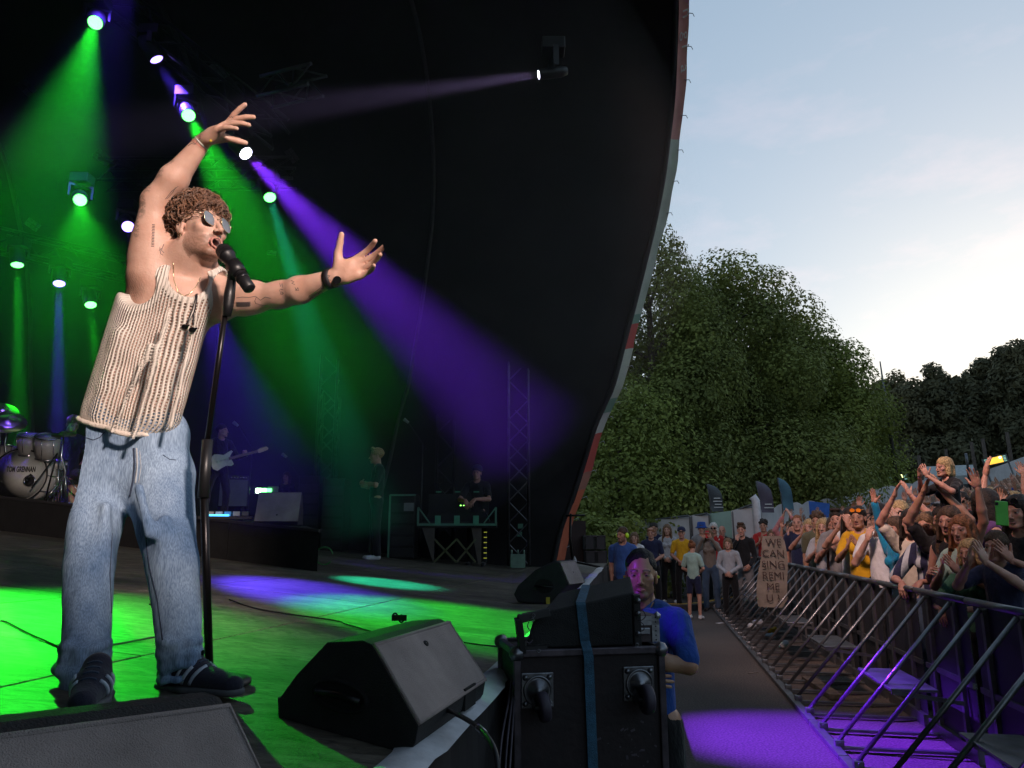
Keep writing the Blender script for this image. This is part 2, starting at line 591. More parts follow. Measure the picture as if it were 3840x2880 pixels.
# back wall of the tent
mb = MB()
xb = -15.4
back = [r_[-1] for r_ in rows]
vs_ = [V((xb, b.y, b.z + 0.1)) for b in back] + [V((xb, 3.5, 0))]
mb.add(vs_, [(i, i + 1, len(vs_) - 1) for i in range(len(vs_) - 2)])
mb.build('back_wall', m_roof, roof)
# side drape closing the far end inside the arch: soft vertical folds
m_drape = mat('black_drape', (0.007, 0.007, 0.0085), 0.9, var=0.3, vscale=1.2, spec=0.05)
# fascia ribbon on the outer face of the edge, in coloured panels
fcol = {'red': (0.62, 0.12, 0.10), 'pale': (0.60, 0.66, 0.57), 'green': (0.25, 0.42, 0.33), 'white': (0.68, 0.68, 0.64), 'orange': (0.66, 0.17, 0.09), 'pink': (0.70, 0.34, 0.31), 'brick': (0.45, 0.2, 0.15)}
fmat = {k: mat('fascia_' + k, c, 0.6, var=0.12, vscale=2.0, bump=0.3, bscale=8) for k, c in fcol.items()}
# (from curve index fraction, color) by picture height
def fcolor(py):
    for lim, c in ((250, 'pink'), (560, 'pink'), (700, 'pale'), (1190, 'pale'), (1230, 'green'), (1320, 'red'), (1500, 'pale'), (1560, 'green'), (1640, 'white'), (1800, 'red'), (1860, 'brick'), (5000, 'orange')):
        if py < lim: return c
def proj(p):
    d = V(p) - V((0, 0, CAMZ))
    D = d.y * CP + d.z * SP
    return 1920 + FPX * d.x / D, 1440 - FPX * (d.z * CP - d.y * SP) / D, D
NP = len(ec)
run, runc = [], None
segs = []
for i, p in enumerate(ec):
    c = fcolor(proj(p)[1]) if proj(p)[2] > 0 else 'pink'
    if i > 52: c = 'pink'
    if c != runc and run:
        run.append(p)
        segs.append((runc, run)); run = []
    runc = c
    run.append(p)
segs.append((runc, run))
for c, pts_ in segs:
    if len(pts_) < 2: continue
    mb = MB()
    q = []
    for p in pts_:
        pyy = proj(p)[1] if proj(p)[2] > 0 else 0
        w = 0.17 if pyy < 1400 else 0.16
        if 900 < pyy < 1300: w = 0.155
        w += 0.03 * mnoise.noise(V(p) * 1.7)
        out = V((w, 0.10, 0.05))
        q.append((V(p) + V((0.006, 0, 0)), V(p) + out * 0.5 + V((0, 0.03, 0.01)), V(p) + out))
    vs_ = [v for t in q for v in t]
    mb.add(vs_, [(i * 3 + j, i * 3 + j + 1, (i + 1) * 3 + j + 1, (i + 1) * 3 + j) for i in range(len(q) - 1) for j in range(2)], True)
    mb.add([v + V((0.004, 0.03, 0.03)) for v in vs_], [(i * 3 + j, (i + 1) * 3 + j, (i + 1) * 3 + j + 1, i * 3 + j + 1) for i in range(len(q) - 1) for j in range(2)], True)
    mb.build('fascia_panel', fmat[c], roof)
# black keder rail behind the fascia, ties along the outer hem
mb = MB()
mb.tube([p - V((0.05, 0, 0.02)) for p in ec], 0.045, 8)
mb.build('edge_beam', m_under, roof)
m_tie = mat('tie', (0.35, 0.35, 0.36), 0.5)
for i in range(2, 66, 3):
    p = ec[i]
    mb = MB()
    mb.tube([p + V((0.14, 0.06, 0.03)), p + V((0.23, 0.12, 0.07)), p + V((0.25, 0.12, 0.02))], 0.006, 4)
    mb.build('fascia_tie', m_tie, roof)
m_let = mat('white_lettering', (0.8, 0.76, 0.74), 0.6)
# lettering on the pink fascia running up the edge
for s, py in zip('aign', (250, 165, 120, 60)):
    i = min(range(60), key=lambda k: abs(proj(ec[k])[1] - py) if proj(ec[k])[2] > 0 else 9e9)
    p = ec[i]; t = (ec[i + 1] - ec[i - 1]).normalized()
    out = V((0.2, 0.10, 0.05))
    fr = frame(p + out * 0.62 + V((0.0, -0.012, -0.006)), -t, out)
    text_mesh(s, 0.2, m_let, roof, fr, sx=1.5)

# reflective patches sewn in the roof lining
m_patch = mat('patch', (0.16, 0.2, 0.19), 0.4, var=0.4, vscale=25)
inner = [p for p in rows]
bv = None
def roof_bvh():
    f = [(i * W + j, i * W + j + 1, (i + 1) * W + j + 1, (i + 1) * W + j) for i in range(len(rows) - 1) for j in range(NU)]
    return BVHTree.FromPolygons([v for r_ in rows for v in r_], f)
RB = roof_bvh()
def roof_hit(px, py):
    h = RB.ray_cast(V((0, 0, CAMZ)), ray(px, py).normalized())
    return h[0]
for (px, py, s, a, dim) in ((98, 328, 62, 0.75, 1), (822, 264, 70, 0.9, 1), (387, 592, 62, 0.7, 1), (1095, 583, 55, 0.95, 0), (122, 842, 50, 0.6, 1), (1020, 948, 32, 0.1, 1)):
    h = roof_hit(px, py)
    if h is None: continue
    r_ = ray(px, py).normalized()
    D = (h - V((0, 0, CAMZ))).length * 0.985
    c = V((0, 0, CAMZ)) + r_ * D
    u = V((math.cos(a), 0, -math.sin(a))) ; w = V((math.sin(a), 0, math.cos(a)))
    sx = s / FPX * D * 0.5
    mb = MB()
    for k in range(4):
        for l_ in range(2):
            cc = c + u * (k - 1.5) * sx * 0.5 + w * (l_ - 0.5) * sx * 0.55
            M_ = frame(cc, u, w)
            mb.box((0, 0, 0), (sx * 0.46, sx * 0.5, 0.01), M=M_)
    mb.build('roof_patch', m_patch if dim else mat('patch_dark', (0.07, 0.06, 0.065), 0.5, var=0.4, vscale=25), roof)

# side drape hanging just inside the far end of the tent
def drape(name, x0, y0, x1, y1, z0, z1, label, folds=26, amp=0.06):
    mb = MB()
    n = folds * 6
    L = V((x1 - x0, y1 - y0)); nn = V((-L.y, L.x)).normalized()
    for k in range(n):
        for_t = (k / n, (k + 1) / n)
        pp = []
        for t in for_t:
            o = amp * math.sin(t * folds * 2 * PI) + amp * 0.5 * math.sin(t * folds * 3.7 + 1)
            x, y = x0 + L.x * t + nn.x * o, y0 + L.y * t + nn.y * o
            pp.append((x, y))
        mb.add([V((*pp[0], z0)), V((*pp[1], z0)), V((*pp[1], z1)), V((*pp[0], z1))], [(0, 1, 2, 3)], True)
    o = mb.build(name, m_drape)
    return setp(o, label, 'drape', kind='structure')
drape('side_drape', -14.5, 14.2, 0.35, 13.7, 0.9, 7.5, 'black drape hanging across the far wing of the stage')

# ============================================================ trusses
m_truss = mat('dark_aluminium', (0.05, 0.05, 0.055), 0.42, metal=0.9, var=0.2)
m_truss2 = mat('grey_aluminium', (0.13, 0.13, 0.145), 0.4, metal=0.9, var=0.2)
def truss(p0, p1, w, label, m=m_truss, nb=None, name='lighting_truss', group=None, r=0.024):
    p0, p1 = V(p0), V(p1)
    d = p1 - p0; L = d.length; d.normalize()
    s = d.cross(V((0, 0, 1)))
    s = s.normalized() if s.length > 0.1 else V((1, 0, 0))
    u = s.cross(d)
    t = thing(name, label, 'truss', p0, group=group)
    cor = [(s * a + u * b) * (w / 2) for a, b in ((-1, -1), (1, -1), (1, 1), (-1, 1))]
    for c in cor:
        MB().tube([c, c + d * L], r, 7).build('chord', m, t)
    nb = nb or max(2, int(L / w))
    br = MB()
    for f in range(4):
        a, b = cor[f], cor[(f + 1) % 4]
        for k in range(nb):
            z0, z1 = L * k / nb, L * (k + 1) / nb
            if k % 2: a, b = b, a
            br.tube([a + d * z0, b + d * z1], r * 0.5, 5, caps=False)
            if k % 2: a, b = b, a
    o = br.build('bracing', m, t); o['kind'] = 'stuff'
    return t
for i, (px, Y, lab) in enumerate(((1945, 12.6, 'tall dark truss tower nearest the coloured roof edge'), (1205, 12.9, 'dark truss tower standing left of the man with folded arms'), (1665, 13.1, 'dark truss tower just left of the technician behind the desk'))):
    b = WY(px, 2110, Y); z0 = floor_z(b.x)
    truss((b.x, Y, z0 + 0.06), (b.x, Y, z0 + 5.6), 0.3 if i else 0.34, lab, m_truss2 if i == 0 else m_truss, name='truss_tower', group=None)
# foot plate in green of the first tower
b = WY(1935, 2125, 12.2)
t = thing('tower_base', 'pale green steel base plate at the foot of the tall truss tower', 'base plate', (b.x + 0.03, 12.25, floor_z(b.x)))
m_gst = mat('green_steel', (0.16, 0.26, 0.20), 0.5, var=0.2)
MB().box((0, 0, 0.13), (0.24, 0.06, 0.22)).build('plate', m_gst, t, bevel=0.006)
for dx in (-0.1, 0, 0.1):
    MB().cyl((dx, 0, 0.24), (dx, 0, 0.31), 0.014, n=8).build('pin', m_gst, t)
# ============================================================ moving heads and their beams
m_fix = mat('fixture_black', (0.012, 0.012, 0.013), 0.5)
GREEN, BLUE, WBLUE, PURP = (0.02, 1.0, 0.03), (0.10, 0.04, 1.0), (0.22, 0.13, 1.0), (0.42, 0.08, 1.0)
def lens_mat(key, col, s):
    return mat('lit_lens_' + key, (0.8, 0.8, 0.8), 0.3, emit=col, estr=s)
lm = {'g': lens_mat('green', (0.10, 1.0, 0.13), 2.4), 'b': lens_mat('blue', (0.25, 0.16, 1.0), 3.0), 'w': lens_mat('white', (0.8, 0.78, 1.0), 8.0)}
def moving_head(px, py, D, target, cone, power, col, key, label, blend=0.85, r=0.085, soft=0.05, hang=True):
    p = WD(px, py, D)
    d = (V(target) - p).normalized()
    t = thing('moving_head_light', label, 'stage light', p, group='moving head stage lights')
    side = d.cross(V((0, 0, 1))).normalized()
    M3 = frame((0, 0, 0), side, d.cross(side))
    q = M3.to_3x3()
    # q columns: side, up', and -d/ d ordering
    f = d
    hd = MB()
    prof = [(0.001, -0.34), (0.075, -0.33), (0.105, -0.26), (0.105, -0.06), (0.098, 0.0), (0.098, 0.012), (0.088, 0.012), (0.086, -0.004), (0.001, -0.004)]
    rot = f.to_track_quat('Z', 'Y').to_matrix()
    vs_ = []
    hd.lathe([(a * r / 0.085, b) for a, b in prof], n=20, M=rot.to_4x4())
    hd.build('head', m_fix, t)
    MB().lathe([(0.001, 0.0), (r * 0.6, 0.004), (r * 0.98, 0.0)], n=20, M=rot.to_4x4()).build('lens', lm[key], t)
    yk = MB()
    for s in (-1, 1):
        a = side * s * 0.14 - f * 0.17
        box_dir(yk, a, V((side.x * s * 0.14, side.y * s * 0.14, 0.27)) - V((f.x, f.y, 0)) * 0.17, 0.03, 0.06, up=f)
    c = V((0, 0, 0.27)) - V((f.x, f.y, 0)) * 0.17
    box_dir(yk, c - side * 0.155, c + side * 0.155, 0.06, 0.04)
    yk.build('yoke', m_fix, t)
    MB().box(c + V((0, 0, 0.1)), (0.26, 0.2, 0.14)).build('base', m_fix, t, bevel=0.01)
    L = bpy.data.lights.new('beam_light', 'SPOT')
    L.energy = power
    L.color = col
    L.spot_size = R(cone)
    L.spot_blend = blend
    L.shadow_soft_size = soft
    lo = bpy.data.objects.new('beam_light', L)
    COL.objects.link(lo)
    lo.parent = t
    lo.location = f * 0.06
    lo.rotation_euler = (-f).to_track_quat('Z', 'Y').to_euler()
    return t, p
def FL(px, py): return on_floor(px, py)
GP = on_z(3080, 2780, 0.0)
BEAMS = [
 (357, 85, 9.2, FL(-250, 2300), 12, 3300, GREEN, 'g', 'highest green stage light at top left with its beam falling to the left'),
 (587, 222, 9.6, WY(1350, 1500, 9.6), 24, 700, BLUE, 'b', 'blue stage light with a faint beam between the two highest green lights'),
 (707, 433, 9.6, FL(1690, 2320), 15, 3300, GREEN, 'g', 'green stage light shining behind the wrist of the raised arm'),
 (922, 575, 9.4, GP, 15.5, 9500, (0.20, 0.028, 1.0), 'w', 'brightest blue white stage light with a wide beam right of the singer'),
 (1012, 740, 10.6, FL(1450, 2185), 9.5, 2800, (0.02, 0.75, 0.42), 'g', 'small teal green stage light under the bright blue white one'),
 (300, 750, 10.2, FL(420, 2420), 14, 1150, GREEN, 'g', 'green stage light left of the singers raised upper arm'),
 (65, 993, 11.2, WY(75, 1900, 9.8), 6.5, 6500, GREEN, 'g', 'green stage light nearest the left side of the picture above the drums'),
 (222, 1063, 11.6, WY(215, 1950, 9.8), 6, 9000, BLUE, 'b', 'small blue stage light above the drummer'),
 (340, 1143, 11.8, WY(420, 1900, 10.0), 6, 4500, GREEN, 'g', 'smallest green stage light beside the singers vest'),
 (480, 850, 10.8, FL(1050, 2200), 9, 600, BLUE, 'b', 'blue stage light half hidden by the singers raised arm'),
 (745, 1060, 10.8, FL(1160, 2215), 12, 1700, BLUE, 'b', 'blue stage light hidden behind the singers chest'),
]
for b in BEAMS:
    px, py, D, tg, cone, pw, col, key, lab = b
    moving_head(px, py, D, tg, cone, pw * 1.15, col, key, lab)
# cross light on the right shining back over the stage
moving_head(2022, 280, 8.2, WD(1000, 420, 7.6), 9, 2600, (0.62, 0.45, 1.0), 'w', 'white stage light at upper right with a pale violet beam going left', r=0.05)
# high blue light above the picture that tints the smoke at the top left
moving_head(520, -190, 9.0, WY(200, 700, 9.0), 40, 500, BLUE, 'b', 'blue stage light above the top edge of the picture')
# overhead trusses that carry the lamps
def hz(pxa, pya, Da, pxb, pyb, Db, lab, up=0.62):
    a, b = WD(pxa, pya, Da), WD(pxb, pyb, Db)
    truss(a + V((0, 0.45, up)), b + V((0, 0.45, up)), 0.34, lab)
hz(300, 750, 10.2, 1060, 740, 10.6, 'dark lighting truss carrying the row of lamps behind the singers head')
hz(357, 85, 9.2, 1000, 600, 9.4, 'dark lighting truss carrying the highest lamps')
hz(-100, 1000, 11.4, 620, 1160, 11.9, 'dark lighting truss carrying the lamps above the drums')
a, b = WD(1000, 345, 9.6), WD(1190, 300, 9.2)
truss(a, b, 0.28, 'short lattice truss behind the raised fingertips', m_truss2)

# stage smoke that shows the beams
sm = bpy.data.materials.new('smoke'); sm.use_nodes = True
n_, l_ = sm.node_tree.nodes, sm.node_tree.links
n_.remove(n_['Principled BSDF'])
pv = n_.new('ShaderNodeVolumePrincipled')
pv.inputs['Color'].default_value = (1, 1, 1, 1)
pv.inputs['Density'].default_value = 0.0085
pv.inputs['Anisotropy'].default_value = 0.35
l_.new(pv.outputs['Volume'], n_['Material Output'].inputs['Volume'])
mb = MB().lathe([(0.0001, -1)] + [(math.cos(a) ** 0.7, math.sin(a)) for a in [-1.4 + 0.2 * k for k in range(15)]] + [(0.0001, 1)], n=40, M=Matrix.Translation((-6.2, 9.0, 5.6)) @ Matrix.Diagonal((8.6, 5.7, 4.6, 1)))
o = mb.build('haze', sm)
setp(o, 'thin stage smoke in which the coloured beams show', 'smoke', kind='stuff')

# warm front light on the singer
def wash(loc, target, cone, power, col, blend=0.2, soft=0.12, name='front_light'):
    L = bpy.data.lights.new(name, 'SPOT')
    L.energy = power; L.color = col; L.spot_size = R(cone); L.spot_blend = blend; L.shadow_soft_size = soft
    lo = bpy.data.objects.new(name, L)
    COL.objects.link(lo)
    lo.location = loc
    lo.rotation_euler = (V(loc) - V(target)).to_track_quat('Z', 'Y').to_euler()
    return lo
wash((3.0, -3.0, 4.7), WY(740, 900, 2.45), 19, 1080, (1.0, 0.79, 0.69), 0.15, 0.28)
# violet light that reaches the guard and the pit
wash((-1.0, 2.9, 2.3), (0.50, 3.32, 1.50), 11, 34, (0.32, 0.05, 1.0), 0.7, 0.03, 'violet_light')
# added dim fill with no visible source, so the first crowd rows show
wash((1.2, 5.0, 6.5), (6.5, 11.0, 1.6), 75, 650, (1.0, 0.66, 0.58), 0.9, 0.5, 'crowd_fill')
# low floor lamps between the band
# ============================================================ implicit surfaces for bodies and clothes
class SDF:
    def __init__(self, lo, hi, h):
        self.h = h
        self.lo = np.array(lo, np.float32)
        self.n = np.maximum(4, np.ceil((np.array(hi) - np.array(lo)) / h).astype(int) + 1)
        self.g = np.full(tuple(self.n), 1.0, np.float32)
    def _blk(self, lo, hi):
        a = np.clip(np.floor((np.array(lo) - self.lo) / self.h).astype(int), 0, self.n - 1)
        b = np.clip(np.ceil((np.array(hi) - self.lo) / self.h).astype(int) + 1, 1, self.n)
        if (b <= a).any(): return None
        sl = tuple(slice(x, y) for x, y in zip(a, b))
        ax = [(self.lo[i] + self.h * np.arange(a[i], b[i], dtype=np.float32)) for i in range(3)]
        return sl, ax[0][:, None, None], ax[1][None, :, None], ax[2][None, None, :]
    def _op(self, sl, d, k, sub):
        b = self.g[sl]
        if sub:
            d = -d
            h = np.clip(0.5 - 0.5 * (b - d) / k, 0, 1)
            self.g[sl] = b + (d - b) * h + k * h * (1 - h)
        else:
            h = np.clip(0.5 + 0.5 * (b - d) / k, 0, 1)
            self.g[sl] = b + (d - b) * h - k * h * (1 - h)
    def cap(self, p0, p1, r0, r1=None, k=0.012, sub=False, flat=None):
        """tapered capsule; flat=(axis, ratio) squashes the section along axis"""
        r1 = r0 if r1 is None else r1
        p0, p1 = np.array(p0, float), np.array(p1, float)
        m = max(r0, r1) + k + 2.5 * self.h
        q = self._blk(np.minimum(p0, p1) - m, np.maximum(p0, p1) + m)
        if q is None: return self
        sl, X, Y, Z = q
        d = p1 - p0; L2 = max(float(d @ d), 1e-12)
        x, y, z = X - p0[0], Y - p0[1], Z - p0[2]
        t = np.clip((x * d[0] + y * d[1] + z * d[2]) / L2, 0, 1)
        x, y, z = x - t * d[0], y - t * d[1], z - t * d[2]
        s = x * x + y * y + z * z
        if flat is not None:
            a = np.array(flat[0], float); a /= np.linalg.norm(a)
            dt = x * a[0] + y * a[1] + z * a[2]
            s = s + (flat[1] ** 2 - 1) * dt * dt
        self._op(sl, np.sqrt(s) - (r0 + (r1 - r0) * t), k, sub)
        return self
    def ell(self, c, r, k=0.012, sub=False, M=None):
        """ellipsoid; M 3x3 rotation whose columns are the radii axes"""
        c = np.array(c, float); r = np.array(r, float)
        m = r.max() + k + 2.5 * self.h
        q = self._blk(c - m, c + m)
        if q is None: return self
        sl, X, Y, Z = q
        x, y, z = X - c[0], Y - c[1], Z - c[2]
        if M is not None:
            M = np.array(M)
            x, y, z = (x * M[0, i] + y * M[1, i] + z * M[2, i] for i in range(3))
        k0 = np.sqrt((x / r[0]) ** 2 + (y / r[1]) ** 2 + (z / r[2]) ** 2)
        k1 = np.sqrt((x / r[0] ** 2) ** 2 + (y / r[1] ** 2) ** 2 + (z / r[2] ** 2) ** 2) + 1e-6
        self._op(sl, k0 * (k0 - 1) / k1, k, sub)
        return self
    def half(self, p, nrm, k=0.004):
        """keep only the side that nrm does not point to"""
        nrm = np.array(nrm, float); nrm /= np.linalg.norm(nrm)
        q = self._blk(self.lo, self.lo + self.h * self.n)
        sl, X, Y, Z = q
        d = -((X - p[0]) * nrm[0] + (Y - p[1]) * nrm[1] + (Z - p[2]) * nrm[2])
        self._op(sl, d, k, True)
        return self
    def wobble(self, amp, scale, seed=0):
        r = np.random.RandomState(seed)
        q = self._blk(self.lo, self.lo + self.h * self.n)
        sl, X, Y, Z = q
        w = 0
        for i in range(5):
            a = r.normal(size=3); a = a / np.linalg.norm(a) * scale * (0.7 + 0.5 * i)
            w = w + np.sin(X * a[0] + Y * a[1] + Z * a[2] + r.uniform(0, 6)) / (1 + 0.6 * i)
        self.g += (amp * w).astype(np.float32) * (np.abs(self.g) < 0.2)
        return self
    def mesh(self):
        g = self.g
        neg = g < 0
        s = np.zeros(tuple(self.n - 1), np.uint8)
        cs = [(i, j, k) for i in (0, 1) for j in (0, 1) for k in (0, 1)]
        N = self.n
        for i, j, k in cs:
            s += neg[i:N[0] - 1 + i, j:N[1] - 1 + j, k:N[2] - 1 + k]
        idx = np.argwhere((s > 0) & (s < 8))
        if len(idx) == 0: return np.zeros((0, 3)), np.zeros((0, 4), int)
        val = {c: g[idx[:, 0] + c[0], idx[:, 1] + c[1], idx[:, 2] + c[2]] for c in cs}
        acc = np.zeros((len(idx), 3), np.float32); cnt = np.zeros(len(idx), np.float32)
        for a in cs:
            for ax in range(3):
                if a[ax] == 1: continue
                b = list(a); b[ax] = 1; b = tuple(b)
                va, vb = val[a], val[b]
                cr = (va < 0) != (vb < 0)
                t = np.where(cr, va / np.where(cr, va - vb, 1), 0)
                pt = np.tile(np.array(a, np.float32), (len(idx), 1)); pt[:, ax] = t
                acc += pt * cr[:, None]; cnt += cr
        P = (idx + acc / cnt[:, None]) * self.h + self.lo
        vol = np.full(s.shape, -1, np.int32)
        vol[idx[:, 0], idx[:, 1], idx[:, 2]] = np.arange(len(idx))
        F = []
        for ax in range(3):
            o1, o2 = (ax + 1) % 3, (ax + 2) % 3
            sl0 = [slice(None)] * 3; sl1 = [slice(None)] * 3
            sl0[ax] = slice(0, N[ax] - 1); sl1[ax] = slice(1, N[ax])
            e = np.argwhere(neg[tuple(sl0)] != neg[tuple(sl1)])
            e = e[(e[:, o1] > 0) & (e[:, o2] > 0) & (e[:, o1] < N[o1] - 1) & (e[:, o2] < N[o2] - 1)]
            q = []
            for d1, d2 in ((-1, -1), (0, -1), (0, 0), (-1, 0)):
                c = e.copy(); c[:, o1] += d1; c[:, o2] += d2
                q.append(vol[c[:, 0], c[:, 1], c[:, 2]])
            q = np.stack(q, 1)
            flip = ~neg[e[:, 0], e[:, 1], e[:, 2]]
            q[flip] = q[flip][:, ::-1]
            F.append(q)
        F = np.concatenate(F)
        F = F[(F >= 0).all(1)]
        return P, F
def paint(me, col, w):
    """colour attribute: rgb plus how much of it covers the base colour"""
    a = me.color_attributes.new('paint', 'FLOAT_COLOR', 'POINT')
    a.data.foreach_set('color', np.concatenate([col, w[:, None]], 1).astype(np.float32).ravel())
def skin_mat(name, base, rough=0.48, redder=0.0):
    m = bpy.data.materials.new(name); m.use_nodes = True
    n, l = m.node_tree.nodes, m.node_tree.links
    b = n['Principled BSDF']
    b.inputs['Roughness'].default_value = rough
    b.inputs['Specular IOR Level'].default_value = 0.4
    b.inputs['Subsurface Weight'].default_value = 0.12
    b.inputs['Subsurface Radius'].default_value = (0.010, 0.004, 0.002)
    tcn = n.new('ShaderNodeTexCoord')
    t1 = n.new('ShaderNodeTexNoise'); t1.inputs['Scale'].default_value = 14; t1.inputs['Detail'].default_value = 6
    l.new(tcn.outputs['Object'], t1.inputs['Vector'])
    rp_ = n.new('ShaderNodeValToRGB')
    rp_.color_ramp.elements[0].position = 0.3; rp_.color_ramp.elements[0].color = (base[0] * 0.86, base[1] * 0.74, base[2] * 0.68, 1)
    rp_.color_ramp.elements[1].position = 0.7; rp_.color_ramp.elements[1].color = (min(1, base[0] * 1.08), base[1] * 1.06, base[2] * 1.05, 1)
    l.new(t1.outputs['Fac'], rp_.inputs['Fac'])
    at = n.new('ShaderNodeAttribute'); at.attribute_name = 'paint'
    mx_ = n.new('ShaderNodeMix'); mx_.data_type = 'RGBA'
    l.new(at.outputs['Alpha'], mx_.inputs[0])
    l.new(rp_.outputs['Color'], mx_.inputs[6]); l.new(at.outputs['Color'], mx_.inputs[7])
    l.new(mx_.outputs[2], b.inputs['Base Color'])
    t2 = n.new('ShaderNodeTexNoise'); t2.inputs['Scale'].default_value = 120; t2.inputs['Detail'].default_value = 4
    l.new(tcn.outputs['Object'], t2.inputs['Vector'])
    bp = n.new('ShaderNodeBump'); bp.inputs['Strength'].default_value = 0.25; bp.inputs['Distance'].default_value = 0.004
    l.new(t2.outputs['Fac'], bp.inputs['Height']); l.new(bp.outputs['Normal'], b.inputs['Normal'])
    MATS[name] = m
    return m
def cloth_mat(name, col, scale=220, var=0.12, rough=0.85, bump=0.5, stripes=None):
    m = mat(name, col, rough, var=var, vscale=5, bump=0.0, spec=0.2, sheen=0.15)
    n, l = m.node_tree.nodes, m.node_tree.links
    b = n['Principled BSDF']
    tcn = n.new('ShaderNodeTexCoord')
    t1 = n.new('ShaderNodeTexNoise'); t1.inputs['Scale'].default_value = 16; t1.inputs['Detail'].default_value = 3
    mp_ = n.new('ShaderNodeMapping'); mp_.inputs['Scale'].default_value = (1, 1, 0.55)
    l.new(tcn.outputs['Object'], mp_.inputs['Vector'])
    l.new(mp_.outputs['Vector'], t1.inputs['Vector'])
    t2 = n.new('ShaderNodeTexNoise'); t2.inputs['Scale'].default_value = scale
    l.new(tcn.outputs['Object'], t2.inputs['Vector'])
    b1 = n.new('ShaderNodeBump'); b1.inputs['Strength'].default_value = bump; b1.inputs['Distance'].default_value = 0.05
    b2 = n.new('ShaderNodeBump'); b2.inputs['Strength'].default_value = 0.4; b2.inputs['Distance'].default_value = 0.003
    l.new(t1.outputs['Fac'], b1.inputs['Height']); l.new(t2.outputs['Fac'], b2.inputs['Height'])
    l.new(b1.outputs['Normal'], b2.inputs['Normal']); l.new(b2.outputs['Normal'], b.inputs['Normal'])
    if stripes:
        sx = n.new('ShaderNodeSeparateXYZ'); l.new(tcn.outputs['Object'], sx.inputs[0])
        w = n.new('ShaderNodeMath'); w.operation = 'SINE'
        mm = n.new('ShaderNodeMath'); mm.operation = 'MULTIPLY'; mm.inputs[1].default_value = stripes[1]
        l.new(sx.outputs[0], mm.inputs[0]); l.new(mm.outputs[0], w.inputs[0])
        gt = n.new('ShaderNodeMath'); gt.operation = 'GREATER_THAN'; gt.inputs[1].default_value = 0.25; l.new(w.outputs[0], gt.inputs[0])
        mx_ = n.new('ShaderNodeMix'); mx_.data_type = 'RGBA'
        l.new(gt.outputs[0], mx_.inputs[0])
        src = b.inputs['Base Color'].links[0].from_socket
        l.new(src, mx_.inputs[6]); mx_.inputs[7].default_value = (*stripes[0], 1)
        l.new(mx_.outputs[2], b.inputs['Base Color'])
    return m
# head in its own frame: face towards -Y, origin between the ears
def head_ops(S, T, s=1.0, mouth=0.0, fem=False, ear=True, neck=None):
    """T: 4x4 placing the head; adds the head to field S"""
    Rm = np.array(T.to_3x3().normalized())
    def p(x, y, z): return np.array(T @ V((x * s, y * s, z * s)))
    E = lambda c, r, k=0.012, sub=False: S.ell(p(*c), [a * s for a in r], k * s, sub, Rm)
    C = lambda a, b, r0, r1=None, k=0.01, sub=False: S.cap(p(*a), p(*b), r0 * s, (r1 if r1 is not None else r0) * s, k * s, sub)
    jw = 0.046 if fem else 0.053
    jz = -0.012 * mouth
    E((0, 0.014, 0.045), (0.073, 0.094, 0.080))
    E((0, -0.024, -0.008), (0.062, 0.070, 0.086), 0.02)
    E((0, -0.030, -0.066 + jz), (jw, 0.052, 0.046), 0.02)
    E((0, -0.076, -0.098 + jz), (0.020, 0.015, 0.016), 0.02)
    for q in (-1, 1):
        C((q * 0.045, -0.01, -0.07 + jz * .7), (q * 0.02, -0.07, -0.098 + jz), 0.014, 0.012, 0.02)
        E((q * 0.043, -0.060, -0.020), (0.018, 0.016, 0.014), 0.02)
        E((q * 0.031, -0.103, 0.001), (0.019, 0.018, 0.0115), 0.008, True)
        E((q * 0.0305, -0.0775, 0.002), (0.0135,) * 3, 0.002)
        C((q * 0.014, -0.090, 0.019), (q * 0.044, -0.078, 0.020), 0.0075, 0.006, 0.010)
        C((q * 0.016, -0.0855, 0.0115), (q * 0.043, -0.0785, 0.009), 0.0042, 0.0035, 0.003)
        if ear:
            E((q * 0.074, 0.010, -0.006), (0.009, 0.020, 0.031), 0.006)
            E((q * 0.084, 0.004, -0.003), (0.007, 0.010, 0.018), 0.004, True)
            E((q * 0.073, 0.004, -0.030), (0.007, 0.010, 0.010), 0.005)
    C((0, -0.088, 0.014), (0, -0.112, -0.034), 0.0065, 0.0105, 0.010)
    for q in (-1, 1):
        E((q * 0.0115, -0.100, -0.039), (0.0075, 0.009, 0.007), 0.006)
    if mouth > 0:
        E((0, -0.098, -0.074 - 0.008 * mouth), (0.021, 0.032, 0.006 + 0.011 * mouth), 0.005, True)
        n = 10
        ring = [(0.023 * math.cos(a), -0.092 - 0.008 * (1 - abs(math.cos(a))), -0.074 - 0.008 * mouth + (0.010 + 0.011 * mouth) * math.sin(a)) for a in [2 * PI * i / n for i in range(n)]]
        for i in range(n):
            C(ring[i], ring[(i + 1) % n], 0.0038, 0.0038, 0.005)
    else:
        for z, r in ((-0.0655, 0.0050), (-0.0735, 0.0058)):
            C((-0.020, -0.087, -0.0695), (0, -0.0965, z), 0.003, r, 0.004)
            C((0.020, -0.087, -0.0695), (0, -0.0965, z), 0.003, r, 0.004)
